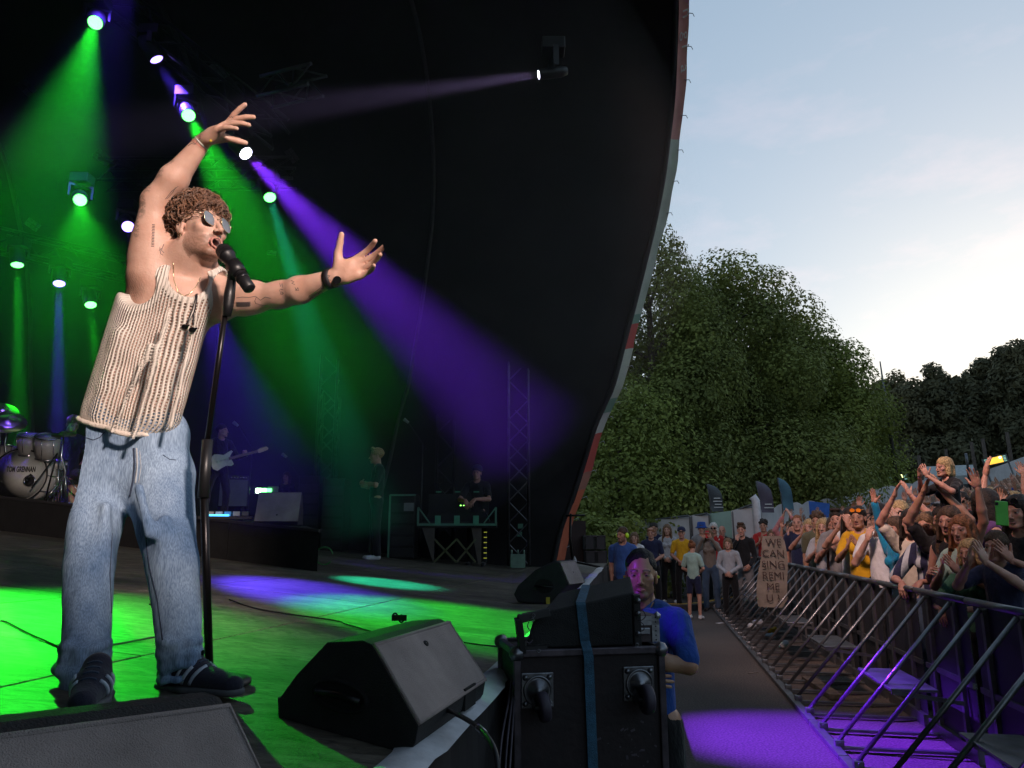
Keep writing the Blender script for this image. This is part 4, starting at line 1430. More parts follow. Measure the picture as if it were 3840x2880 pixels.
shoe(sf2 + V((-0.005, 0.02, 0)), V((0.93, -0.36, 0)), 0.28, sf2.z + RAKE * 0.0)

# hair: a curly mop of single locks over a low cap
m_hair = mat('brown_hair', (0.17, 0.078, 0.040), 0.42, var=0.5, vscale=40, spec=0.4, sheen=0.2)
def hp_(x, y, z): return HT @ V((x * HS, y * HS, z * HS))
S = SDF(np.array(hc) - 0.2, np.array(hc) + 0.22, 0.005)
Rm = np.array(HT.to_3x3())
S.ell(hp_(0, 0.026, 0.060), [a * HS for a in (0.077, 0.096, 0.079)], 0.01, False, Rm)
S.ell(hp_(0, -0.115, 0.005), [a * HS for a in (0.085, 0.075, 0.062)], 0.01, True, Rm)
S.ell(hp_(0, -0.02, -0.085), [a * HS for a in (0.11, 0.095, 0.085)], 0.01, True, Rm)
S.wobble(0.003, 90, 5)
Ph, Fh = S.mesh()
to_obj(Ph, Fh, 'hair', m_hair, singer)
rr = random.Random(11)
mb = MB()
def locks(n, cond, mb, rad=0.0033, amp=0.012, L0=0.055):
    c = 0
    while c < n:
        u, ph = rr.uniform(-1, 1), rr.uniform(0, 2 * PI)
        q = V((math.sqrt(1 - u * u) * math.cos(ph), math.sqrt(1 - u * u) * math.sin(ph), u))
        if not cond(q): continue
        c += 1
        p0 = V((q.x * 0.077, 0.022 + q.y * 0.094, 0.058 + q.z * 0.080))
        nrm = V((q.x / 0.077, q.y / 0.094, q.z / 0.08)).normalized()
        fall = V((rr.uniform(-0.6, 0.6), -0.75 + rr.uniform(-0.4, 0.4), -0.25))
        fall = (fall - nrm * fall.dot(nrm)).normalized()
        w_ = nrm.cross(fall)
        L = L0 * rr.uniform(0.6, 1.4); tw = rr.uniform(1.0, 2.0) * rr.choice((-1, 1)); am = amp * rr.uniform(0.6, 1.2)
        p1 = rr.uniform(0, 6)
        pts = []
        N = 11
        for k in range(N):
            t = k / (N - 1)
            h = 0.004 + 0.016 * math.sin(PI * min(1, t * 1.2)) * rr.uniform(0.9, 1.1)
            a = p1 + tw * 2 * PI * t
            pts.append(hp_(*(p0 + fall * L * t + nrm * (h + am * 0.7 * math.sin(a)) + w_ * am * math.cos(a) + V((0, 0, -0.012 * t * t)))))
        mb.tube(pts, [rad * (1 - 0.6 * k / N) for k in range(N)], 4, caps=False)
locks(430, lambda q: q.z > -0.30 and not (q.y < -0.50 and q.z < 0.45) and not (q.z < 0.05 and q.y < -0.1), mb)
locks(150, lambda q: q.z > 0.25 and q.y < 0.1, mb, 0.0024, 0.015, 0.06)
o = mb.build('curls', m_hair, singer, world=True); o['kind'] = 'stuff'
# brow fringe
mb = MB()
for k in range(60):
    x = rr.uniform(-0.062, 0.066)
    z0_ = 0.092 - 6 * x * x
    pts = []
    p1 = rr.uniform(0, 6); tw = rr.uniform(0.8, 1.6)
    for j in range(9):
        t = j / 8
        a = p1 + tw * 2 * PI * t
        pts.append(hp_(x + 0.009 * math.cos(a), -0.080 + 8 * x * x - 0.016 * math.sin(PI * t) - 0.008 * math.sin(a) - 0.004, z0_ - 0.045 * t * (1 - 0.3 * rr.random())))
    mb.tube(pts, [0.0021 * (1 - 0.5 * j / 8) for j in range(9)], 4, caps=False)
o = mb.build('fringe', m_hair, singer, world=True); o['kind'] = 'stuff'

# sunglasses
sg = thing('sunglasses', 'silver rimmed sunglasses with grey lenses worn by the singer', 'sunglasses', hp_(0, -0.095, 0.004))
m_lens = mat('grey_lens', (0.16, 0.18, 0.21), 0.12, metal=0.0, var=0.3, vscale=8, spec=1.0)
m_gold = mat('gold_wire', (0.75, 0.62, 0.38), 0.25, metal=1.0)
for q in (-1, 1):
    cx_, cy_, cz_ = q * 0.034, -0.101, 0.001
    out = []
    for k in range(20):
        a = 2 * PI * k / 20
        ca, sa = math.cos(a), math.sin(a)
        x = 0.0285 * math.copysign(abs(ca) ** 0.6, ca); z = 0.0225 * math.copysign(abs(sa) ** 0.6, sa)
        x *= 1 - 0.12 * (z < 0) * (-z / 0.022)
        out.append(V((cx_ + x, cy_ + 0.010 * q * (x * q) / 0.03 * 1.0 + abs(cx_ + x) * 0.10, cz_ + z - 0.002 * q * 0)))
    outw = [hp_(*p) for p in out]
    MB().tube(outw, 0.0011, 6, closed=True).build('rim', m_gold, sg, world=True)
    c_ = hp_(cx_, cy_ + 0.002, cz_)
    mb = MB()
    n = len(outw)
    c2 = c_ + (hp_(0, -0.2, 0) - hp_(0, 0, 0)).normalized() * 0.003
    back = (hp_(0, 0.2, 0) - hp_(0, 0, 0)).normalized() * 0.002
    mb.add([c2] + outw, [(0, i + 1, (i + 1) % n + 1) for i in range(n)], True)
    mb.add([c2 + back] + [p + back for p in outw], [(0, (i + 1) % n + 1, i + 1) for i in range(n)], True)
    mb.build('lens', m_lens, sg, world=True)
    MB().tube([hp_(q * 0.062, -0.090, 0.012), hp_(q * 0.074, -0.075, 0.014), hp_(q * 0.078, -0.02, 0.014), hp_(q * 0.077, 0.012, 0.018)], 0.0014, 6).build('temple', m_gold, sg, world=True)
MB().tube([hp_(-0.008, -0.101, 0.016), hp_(0, -0.104, 0.018), hp_(0.008, -0.101, 0.016)], 0.0012, 6).build('bridge', m_gold, sg, world=True)
MB().tube([hp_(-0.008, -0.103, 0.006), hp_(0, -0.108, 0.009), hp_(0.008, -0.103, 0.006)], 0.0011, 6).build('bridge', m_gold, sg, world=True)

# ink on the arms: thin drawn lines
m_ink = mat('tattoo_ink', (0.075, 0.065, 0.07), 0.6)
def ink(strokes, r=0.0011):
    for pts in strokes:
        mb = MB(); surf_line(mb, BB, pts, r, 4, -0.0004, 5)
        if mb.v: mb.build('tattoo', m_ink, singer, world=True)
def Z1(pts): return [(500 + 0.603 * x, 300 + 0.603 * y) for x, y in pts]
ink([Z1(s) for s in (
    [(640, 1355), (680, 1350), (720, 1352), (760, 1345)], [(760, 1345), (790, 1370), (820, 1350), (855, 1358)], [(760, 1390), (800, 1400), (835, 1405)], [(765, 1350), (755, 1375), (762, 1392)],
    [(910, 1262), (915, 1285), (925, 1265), (930, 1290)], [(912, 1300), (932, 1305)], [(920, 1318), (935, 1325), (922, 1335)], [(910, 1305), (918, 1335)],
    [(980, 1245), (1000, 1255), (985, 1265), (1005, 1272)], [(1005, 1290), (1015, 1308), (1022, 1290), (1030, 1310), (1005, 1306)],
    [(1090, 1345), (1130, 1320), (1165, 1290), (1190, 1258)], [(1190, 1258), (1180, 1300), (1165, 1292)], [(1150, 1330), (1165, 1312), (1185, 1330), (1170, 1345), (1150, 1330)], [(1185, 1330), (1205, 1310), (1225, 1320)], [(1095, 1360), (1120, 1350), (1105, 1372)],
    [(1170, 1215), (1200, 1210), (1220, 1218)], [(1180, 1228), (1205, 1240), (1228, 1245)], [(1195, 1208), (1205, 1235), (1225, 1215)],
    [(200, 740), (240, 690), (280, 660)], [(210, 738), (245, 700), (262, 668)],
    [(165, 1040), (170, 1080), (185, 1090)], [(190, 1020), (175, 1060), (192, 1075)], [(160, 1060), (180, 1045)],
    [(340, 410), (360, 395), (385, 400), (370, 385)], [(385, 400), (400, 375), (420, 360)], [(590, 222), (602, 232), (612, 226), (622, 238)])], 0.00115)
for k in range(9):
    y = 1383 + k * 3.2
    ink([Z1([(636 + (k % 3) * 3, y), (700, y - 1), (728, y - 3)])], 0.0010)
for k in range(15):
    y = 900 + k * 9.5
    ink([Z1([(116 + (k % 2) * 2 - k * 0.3, y), (134 - k * 0.3, y + 1)])], 0.0017)
# wrist things
def ring_at(c, axis, r, tube, name, m, parent, squash=0.8, n=24, wide=None, up=V((0, 0, 1))):
    axis = V(axis).normalized(); u = axis.orthogonal().normalized(); w_ = axis.cross(u)
    pts = []
    for k in range(n):
        a = 2 * PI * k / n
        d = u * math.cos(a) + w_ * math.sin(a)
        h = BB.ray_cast(V(c) + d * 0.09, -d)
        rr_ = (h[0] - V(c)).length + tube * 0.6 if h[0] is not None and (h[0] - V(c)).length < 0.07 else r
        pts.append(V(c) + d * rr_)
    if wide:
        mb = MB()
        for j in range(n):
            pass
        vs_ = [p + axis * s for s in (-wide, -wide * 0.9, wide * 0.9, wide) for p in pts]
        vs_ = []
        for s, e in ((-wide, 0), (-wide, 0.003), (wide, 0.003), (wide, 0)):
            vs_ += [p + axis * s + (p - V(c)).normalized() * e for p in pts]
        mb.add(vs_, [(a * n + k, a * n + (k + 1) % n, (a + 1) * n + (k + 1) % n, (a + 1) * n + k) for a in range(3) for k in range(n)], True)
        return mb.build(name, m, parent, world=True)
    return MB().tube(pts, tube, 6, closed=True).build(name, m, parent, world=True)
wt = thing('wrist_watch', 'black strapped watch on the wrist of the stretched arm', 'watch', lerp(el_l, wr_l, 0.93))
m_blk = mat('black_strap', (0.012, 0.010, 0.014), 0.55)
ring_at(lerp(el_l, wr_l, 0.90), wr_l - el_l, 0.03, 0.003, 'strap', m_blk, wt, wide=0.012)
h = hit(BB, 1262, 1048)
if h is not None:
    MB().cyl(h + V((0, 0.004, 0)), h + V((0.004, -0.006, -0.004)), 0.013, n=16).build('watch_case', mat('watch_glass', (0.005, 0.005, 0.006), 0.15, spec=1.0), wt, world=True)
bl = thing('bracelet', 'white cord bracelet with a yellow bead on the raised wrist', 'bracelet', lerp(el_r, wr_r, 0.93))
wax = (wr_r - el_r).normalized()
ring_at(lerp(el_r, wr_r, 0.97), wax + V((0.35, 0, 0.1)), 0.03, 0.0018, 'cord', mat('white_cord', (0.6, 0.65, 0.6), 0.6), bl)
ring_at(lerp(el_r, wr_r, 0.93), wax + V((0.15, 0, 0.05)), 0.03, 0.0013, 'cord', mat('pink_cord', (0.6, 0.22, 0.18), 0.6), bl)
h = hit(BB, 790, 528)
if h is not None: MB().lathe([(0.0001, -0.005), (0.0045, -0.002), (0.0045, 0.002), (0.0001, 0.005)], h, 8).build('bead', mat('yellow_bead', (0.7, 0.5, 0.03), 0.5), bl, world=True)
# necklace, earring, in-ear monitors on their lead
nk = thing('necklace', 'thin gold chain round the singers neck', 'necklace', neck)
mb = MB(); surf_line(mb, BB, [(650, 985), (652, 1050), (668, 1095), (690, 1112), (715, 1100), (738, 1070), (752, 1040)], 0.0014, 5, 0.001, 6)
if mb.v: mb.build('chain', m_gold, nk, world=True)
er = thing('earring', 'small gold hoop in the singers ear', 'earring', hp_(-0.076, 0.004, -0.046))
MB().tube([hp_(-0.078, 0.004 + 0.007 * math.cos(a), -0.046 + 0.009 * math.sin(a)) for a in [2 * PI * k / 12 for k in range(12)]], 0.0012, 5, closed=True).build('hoop', m_gold, er, world=True)
ie = thing('earphones', 'black in-ear monitors hanging on their lead over the vest', 'earphones', J(700, 1230, -0.2))
for pts in ([(742, 1060), (735, 1110), (722, 1160), (700, 1215)], [(748, 1062), (738, 1120), (728, 1170), (725, 1220)]):
    mb = MB(); surf_line(mb, VB, pts, 0.0022, 5, 0.003, 5)
    if mb.v: mb.build('lead', m_blk, ie, world=True)
for px, py in ((697, 1228), (725, 1240)):
    h = hit(VB, px, py)
    if h is None: continue
    S = SDF(np.array(h) - 0.03, np.array(h) + 0.03, 0.002)
    S.ell(h + V((0, -0.008, 0)), (0.012, 0.008, 0.010), 0.003).cap(h + V((0.004, -0.010, 0)), h + V((0.016, -0.014, 0.004)), 0.005, 0.003, 0.004)
    P_, F_ = S.mesh(); to_obj(P_, F_, 'earpiece', mat('gloss_black', (0.006, 0.006, 0.007), 0.12, spec=1.0), ie)

# microphone and its stand
m_mic = mat('mic_black', (0.010, 0.010, 0.012), 0.42); m_grille = mat('mic_grille', (0.02, 0.018, 0.02), 0.5, metal=0.6, bump=0.9, bscale=500)
mt = J(828, 925, -0.16); me_ = J(938, 1085, -0.20)
mic = thing('microphone', 'black radio microphone held in the stand at the singers mouth', 'microphone', mt)
ax_ = (me_ - mt).normalized(); rot = ax_.to_track_quat('Z', 'Y').to_matrix().to_4x4()
L = (me_ - mt).length
MB().lathe([(0.0001, -0.002), (0.015, 0.002), (0.0245, 0.014), (0.0265, 0.028), (0.0255, 0.040)], n=20, M=Matrix.Translation(mt) @ rot).build('grille', m_grille, mic, world=True)
MB().lathe([(0.0255, 0.040), (0.027, 0.044), (0.027, 0.050), (0.0235, 0.054), (0.021, 0.075), (0.0190, L - 0.045), (0.0200, L - 0.040), (0.0200, L - 0.004), (0.016, L), (0.0001, L + 0.001)], n=20, M=Matrix.Translation(mt) @ rot).build('handle', m_mic, mic, world=True)
MB().lathe([(0.0205, L - 0.060), (0.0222, L - 0.058), (0.0222, L - 0.046), (0.0205, L - 0.044)], n=20, M=Matrix.Translation(mt) @ rot).build('collar', mat('dark_ring', (0.04, 0.04, 0.045), 0.3, metal=0.8), mic, world=True)
stb = on_floor(782, 2570)
stand = thing('microphone_stand', 'tall black straight microphone stand in front of the singer', 'microphone stand', stb)
s0, s1, s2, s3 = stb + V((0, 0, 0.03)), WY(765, 1830, 2.28), WY(778, 1650, 2.29), WY(860, 1065, 2.26)
m_std = mat('stand_black', (0.018, 0.016, 0.018), 0.28, metal=0.7)
MB().tube([s0, lerp(s0, s1, 0.5), s1], 0.0125, 12).build('lower_tube', m_std, stand, world=True)
MB().tube([s1 - V((0, 0, 0.03)), s2], 0.0165, 12).build('clutch', m_mic, stand, world=True)
MB().tube([s2, s3], 0.0088, 12).build('upper_tube', m_std, stand, world=True)
g1 = WY(850, 1185, 2.26); g2 = WY(868, 1050, 2.25)
MB().tube([g1, lerp(g1, g2, 0.3), lerp(g1, g2, 0.55), g2], [0.013, 0.017, 0.018, 0.014], 12).build('quick_release', m_mic, stand, world=True)
mcl = lerp(mt, me_, 0.52)
MB().tube([g2, lerp(g2, mcl, 0.5) + V((-0.004, -0.01, 0)), mcl], [0.014, 0.012, 0.016], 10).build('swivel', m_mic, stand, world=True)
cl = lerp(mt, me_, 0.42), lerp(mt, me_, 0.66)
MB().tube([cl[0], cl[1]], [0.0262, 0.0245], 16).build('clip', m_mic, stand, world=True)
mb = MB(); mb.lathe([(0.0001, 0.0), (0.125, 0.0), (0.125, 0.012), (0.10, 0.022), (0.02, 0.028), (0.016, 0.05), (0.0001, 0.05)], stb + V((0, 0, 0.002)), 28)
mb.build('base', mat('stand_base', (0.018, 0.018, 0.02), 0.5), stand, world=True)
# ============================================================ people: shared builder
SKINS = [skin_mat('skin_pale', (0.50, 0.30, 0.235)), skin_mat('skin_rosy', (0.46, 0.25, 0.19)), skin_mat('skin_tan', (0.38, 0.21, 0.145)), skin_mat('skin_brown', (0.22, 0.12, 0.08))]
def hm(n, c): return mat('hair_' + n, c, 0.6, var=0.5, vscale=60, spec=0.3, bump=0.8, bscale=120)
HAIR = {'dark': hm('dark', (0.022, 0.014, 0.010)), 'brown': hm('brown', (0.075, 0.042, 0.024)), 'light': hm('light', (0.17, 0.10, 0.055)), 'blond': hm('blond', (0.42, 0.29, 0.14)),
        'ginger': hm('ginger', (0.22, 0.085, 0.035)), 'grey': hm('grey', (0.34, 0.32, 0.30)), 'white': hm('white', (0.62, 0.60, 0.56)), 'black': hm('black', (0.008, 0.007, 0.007))}
CL = {'white': (0.60, 0.60, 0.62), 'cream': (0.52, 0.46, 0.38), 'grey': (0.22, 0.22, 0.23), 'pale grey': (0.36, 0.37, 0.40), 'black': (0.012, 0.012, 0.014), 'navy': (0.018, 0.022, 0.06), 'blue': (0.035, 0.09, 0.30),
      'teal': (0.01, 0.20, 0.36), 'red': (0.36, 0.022, 0.022), 'rust': (0.24, 0.07, 0.03), 'yellow': (0.62, 0.34, 0.015), 'green': (0.05, 0.14, 0.09), 'pink': (0.42, 0.18, 0.20), 'olive': (0.11, 0.11, 0.07),
      'purple': (0.10, 0.04, 0.14), 'mint': (0.34, 0.48, 0.42), 'brown': (0.10, 0.065, 0.045), 'royal': (0.02, 0.07, 0.30), 'jeans': (0.06, 0.10, 0.17), 'lime': (0.40, 0.70, 0.04), 'taupe': (0.20, 0.165, 0.14)}
CLM = {}
def clm(n):
    if n not in CLM:
        CLM[n] = cloth_mat('cloth_' + n.replace(' ', '_'), CL[n]) if n != 'striped' else cloth_mat('cloth_striped', (0.022, 0.024, 0.06), stripes=((0.42, 0.44, 0.48), 62.0))
    return CLM[n]
CL['striped'] = None
def cat_mesh(parts):
    P, F, o = [], [], 0
    for p, f in parts:
        P.append(p); F.append(f + o); o += len(p)
    return np.concatenate(P), np.concatenate(F)
HEADS = {}
def head_geo(fem, h=0.0062, beard=0.0):
    k = (fem, h, beard)
    if k not in HEADS:
        S = SDF((-0.12, -0.15, -0.16), (0.12, 0.14, 0.15), h)
        head_ops(S, Matrix.Identity(4), 1.0, fem=fem)
        S.cap((0, 0.018, -0.06), (0, 0.035, -0.2), 0.050 if fem else 0.056, 0.052 if fem else 0.06, 0.02)
        P, F = S.mesh()
        col, w = head_paint(P, Matrix.Identity(4), 1.0, (0.05, 0.03, 0.02), lip=(0.30, 0.10, 0.09), beard=beard)
        HEADS[k] = (P, F, col, w)
    return HEADS[k]
HANDS = {}
def hand_geo(pose, q, h=0.0058):
    k = (pose, q, h)
    if k not in HANDS:
        S = SDF((-0.05, -0.12, -0.16), (0.24, 0.12, 0.1), h)
        hand_ops(S, Matrix.Identity(4), 1.0, pose, mirror=q)
        HANDS[k] = S.mesh()
    return HANDS[k]
def xf(P, M):
    M = np.array(M); return P @ M[:3, :3].T + M[:3, 3]
PM = {}
def person_meshes(key, arms, fem=False, girth=1.0, sleeve=0.45, tilt=(0, 0, 0), hs=0.0062, hb=0.0135, lean=0.0, neckdeep=0.0, hh=0.0058, shorts=False, beard=0.0, stance=0.0, hands=True):
    """arms: for the -x and the +x side (elbow, wrist, finger dir, back-of-hand dir, hand pose)"""
    if key in PM: return PM[key]
    g = girth
    sw = 0.150 if fem else 0.172
    HTl = head_frame(V((0, -0.028 + lean * -0.30, 1.60)), V((math.sin(tilt[0]), -math.cos(tilt[0]) * math.cos(tilt[1]), math.sin(tilt[1]))), V((tilt[2], 0, 1)))
    # lean moves the upper body forward
    def L(x, y, z): return V((x, y - lean * max(0, z - 0.95) * 0.75, z))
    S = SDF((-0.62, -0.62, 0.0), (0.62, 0.34, 2.25), hb)
    S.cap(L(0, 0, 1.0), L(0, 0.01, 1.34), 0.115 * g, 0.125 * g, 0.03, flat=((0, 1, 0), 1.3))
    S.cap(L(-sw + 0.03, 0.01, 1.385), L(sw - 0.03, 0.01, 1.385), 0.052, 0.052, 0.04)
    S.cap(L(0, 0.015, 1.38), L(0, 0.0, 1.50), 0.055, 0.05, 0.03)
    S.cap(L(-0.07, 0.012, 1.42), L(0.07, 0.012, 1.42), 0.05, 0.05, 0.04)
    parts = []
    for q, arm in zip((-1, 1), arms):
        e, wr_, fd, bk, hp = arm
        sh = L(q * sw, 0.01, 1.375)
        e, wr_ = V(e), V(wr_)
        r = 0.9 if fem else 1.0
        S.cap(sh, e, 0.050 * r * g ** 0.5, 0.038 * r, 0.02); S.cap(e, lerp(e, wr_, 0.35), 0.039 * r, 0.040 * r, 0.015); S.cap(lerp(e, wr_, 0.35), wr_, 0.040 * r, 0.024 * r, 0.015)
        if hands:
            P, F = hand_geo(hp, -q, hh)
            parts.append((xf(P, hand_frame(wr_, V(fd), V(bk)) @ Matrix.Scale(0.92 if fem else 1.0, 4)), F))
    st_ = 0.02 + stance
    for q in (-1, 1):
        S.cap((q * 0.085, 0, 0.92), (q * (0.095 + st_), -0.01, 0.50), 0.080, 0.052, 0.03)
        S.cap((q * (0.095 + st_), -0.01, 0.50), (q * (0.10 + st_), 0.02, 0.09), 0.052, 0.036, 0.02)
    hg = head_geo(fem, hs, beard)
    hP = xf(hg[0], HTl)
    bP, bF = S.mesh()
    n0 = len(bP)
    P, F = cat_mesh([(bP, bF)] + parts + [(hP, hg[1])])
    col = np.zeros((len(P), 3)); w = np.zeros(len(P))
    col[-len(hP):] = hg[2]; w[-len(hP):] = hg[3]
    body = mesh_np('body', P, F, True); paint(body, col, w)
    # shirt
    S = SDF((-0.62, -0.62, 0.72), (0.62, 0.34, 2.2), hb)
    S.cap(L(0, 0, 0.92), L(0, 0, 1.10), 0.140 * g, 0.128 * g, 0.03, flat=((0, 1, 0), 1.25))
    S.cap(L(0, 0, 1.02), L(0, 0.008, 1.34), 0.128 * g, 0.140 * g, 0.03, flat=((0, 1, 0), 1.28))
    if fem:
        for q in (-1, 1): S.ell(L(q * 0.062, -0.085, 1.26), (0.055, 0.045, 0.055), 0.03)
    elif g > 1.1:
        S.ell(L(0, -0.07, 1.05), (0.12, 0.09, 0.12), 0.05)
    S.cap(L(-sw + 0.02, 0.01, 1.39), L(sw - 0.02, 0.01, 1.39), 0.062, 0.062, 0.04)
    S.cap(L(-0.08, 0.012, 1.425), L(0.08, 0.012, 1.425), 0.052, 0.052, 0.04)
    for q, arm in zip((-1, 1), arms):
        e, wr_ = V(arm[0]), V(arm[1]); sh = L(q * sw, 0.01, 1.375)
        if sleeve > 0:
            t = min(1.0, sleeve * 1.6)
            S.cap(sh, lerp(sh, e, t), 0.066 * g ** 0.5, 0.056 if sleeve < 1 else 0.050, 0.025)
            if sleeve >= 1:
                S.cap(e, lerp(e, wr_, 0.93), 0.050, 0.036, 0.02)
                S.cap(lerp(e, wr_, 0.90), lerp(e, wr_, 0.97), 0.036, 0.037, 0.01)
        else:
            S.cap(sh + V((q * 0.05, 0, 0)), sh + V((q * 0.12, 0, 0)), 0.055, 0.06, 0.01, True)
    S.cap(L(0, -0.035, 1.475), L(0, -0.07, 1.60), 0.060, 0.09, 0.008, True)
    if neckdeep: S.ell(L(0, -0.13, 1.44 - neckdeep * 0.3), (0.075, 0.07, 0.05 + neckdeep), 0.01, True)
    S.wobble(0.0016, 34, 2)
    S.half((0, 0, 0.84), (0, 0, -1))
    P, F = S.mesh()
    shirt = mesh_np('shirt', P, F, True)
    S = SDF((-0.32, -0.24, 0.0), (0.32, 0.24, 1.08), hb)
    S.cap((0, 0, 0.90), (0, 0, 1.0), 0.132 * g, 0.125 * g, 0.03, flat=((0, 1, 0), 1.2))
    for q in (-1, 1):
        S.cap((q * 0.08, 0, 0.90), (q * (0.095 + st_), -0.01, 0.50), 0.093, 0.068, 0.03)
        if not shorts:
            S.cap((q * (0.095 + st_), -0.01, 0.50), (q * (0.10 + st_), 0.02, 0.09), 0.067, 0.058, 0.02)
    S.wobble(0.0018, 30, 4)
    S.half((0, 0, 0.56 if shorts else 0.055), (0, 0, -1))
    P, F = S.mesh()
    trous = mesh_np('trousers', P, F, True)
    S = SDF((-0.32, -0.28, -0.01), (0.32, 0.16, 0.16), hb * 0.8)
    for q in (-1, 1):
        x = q * (0.10 + st_)
        S.cap((x, 0.04, 0.035), (x + q * 0.015, -0.13, 0.03), 0.038, 0.036, 0.02); S.cap((x, 0.03, 0.05), (x, 0.01, 0.09), 0.042, 0.042, 0.02)
    S.half((0, 0, 0.0), (0, 0, -1))
    P, F = S.mesh()
    shoes = mesh_np('shoes', P, F, True)
    PM[key] = dict(body=body, shirt=shirt, trousers=trous, shoes=shoes, HT=HTl)
    return PM[key]
HM = {}
def hair_mesh(kind, h=0.0075):
    if kind in HM: return HM[kind]
    S = SDF((-0.16, -0.16, -0.36), (0.16, 0.22, 0.2), h)
    def cap_(inf=0.0, front=0.0):
        S.ell((0, 0.020, 0.055), (0.080 + inf, 0.100 + inf, 0.083 + inf), 0.01)
    def face(top=0.062, w=0.066):
        S.ell((0, -0.12, -0.01), (w, 0.085, top), 0.012, True)
        S.ell((0, -0.06, -0.10), (0.075, 0.09, 0.09), 0.012, True)
    if kind in ('short', 'crop', 'quiff', 'curly', 'balding'):
        cap_(0.004 if kind == 'short' else (-0.002 if kind == 'crop' else 0.006))
        if kind == 'curly':
            rr = random.Random(3)
            for i in range(46):
                u, ph = rr.uniform(-0.1, 1), rr.uniform(0, 2 * PI); s = math.sqrt(1 - u * u)
                S.ell((s * math.cos(ph) * 0.082, 0.02 + s * math.sin(ph) * 0.10, 0.06 + u * 0.085), (0.021,) * 3, 0.006)
        if kind == 'quiff': S.cap((-0.045, -0.065, 0.125), (0.045, -0.065, 0.125), 0.024, 0.024, 0.02)
        if kind == 'balding': S.ell((0, -0.02, 0.15), (0.075, 0.10, 0.075), 0.01, True)
        face(0.085 if kind in ('crop',) else 0.074)
        S.ell((0, 0.01, -0.14), (0.14, 0.2, 0.10 if kind != 'crop' else 0.125), 0.01, True)
        S.ell((0, -0.05, -0.02), (0.12, 0.07, 0.045), 0.01, True)
        if kind == 'crop': S.ell((0, -0.115, 0.01), (0.11, 0.085, 0.082), 0.01, True)
        S.wobble(0.0022, 110, 2)
    else:
        cap_(0.006)
        if kind in ('long', 'waves', 'long_side'):
            for q in (-1, 1):
                S.cap((q * 0.066, 0.02, 0.03), (q * 0.090, -0.005, -0.24), 0.034, 0.042, 0.03)
                S.cap((q * 0.055, 0.06, 0.0), (q * 0.06, 0.06, -0.26), 0.045, 0.050, 0.04)
                S.cap((q * 0.072, -0.035, 0.05), (q * 0.078, -0.04, -0.14 if kind != 'long_side' or q > 0 else -0.02), 0.016, 0.020, 0.02)
        if kind == 'bob':
            for q in (-1, 1):
                S.cap((q * 0.066, 0.01, 0.03), (q * 0.078, -0.005, -0.085), 0.034, 0.034, 0.03)
                S.cap((q * 0.045, 0.07, 0.0), (q * 0.05, 0.065, -0.09), 0.04, 0.036, 0.03)
        if kind == 'bun':
            S.ell((0, 0.09, 0.135), (0.045, 0.042, 0.040), 0.012)
        if kind == 'pony':
            S.cap((0, 0.11, 0.09), (0.02, 0.16, 0.05), 0.028, 0.03, 0.02); S.cap((0.02, 0.16, 0.05), (0.03, 0.14, -0.16), 0.032, 0.020, 0.02)
        face(0.072, 0.060)
        if kind in ('bun', 'pony'):
            S.ell((0, 0.0, -0.15), (0.14, 0.2, 0.115), 0.01, True); S.ell((0, -0.05, -0.02), (0.12, 0.07, 0.045), 0.01, True)
        S.wobble(0.0030, 70, 7)
    P, F = S.mesh()
    HM[kind] = mesh_np('hair', P, F, True)
    return HM[kind]
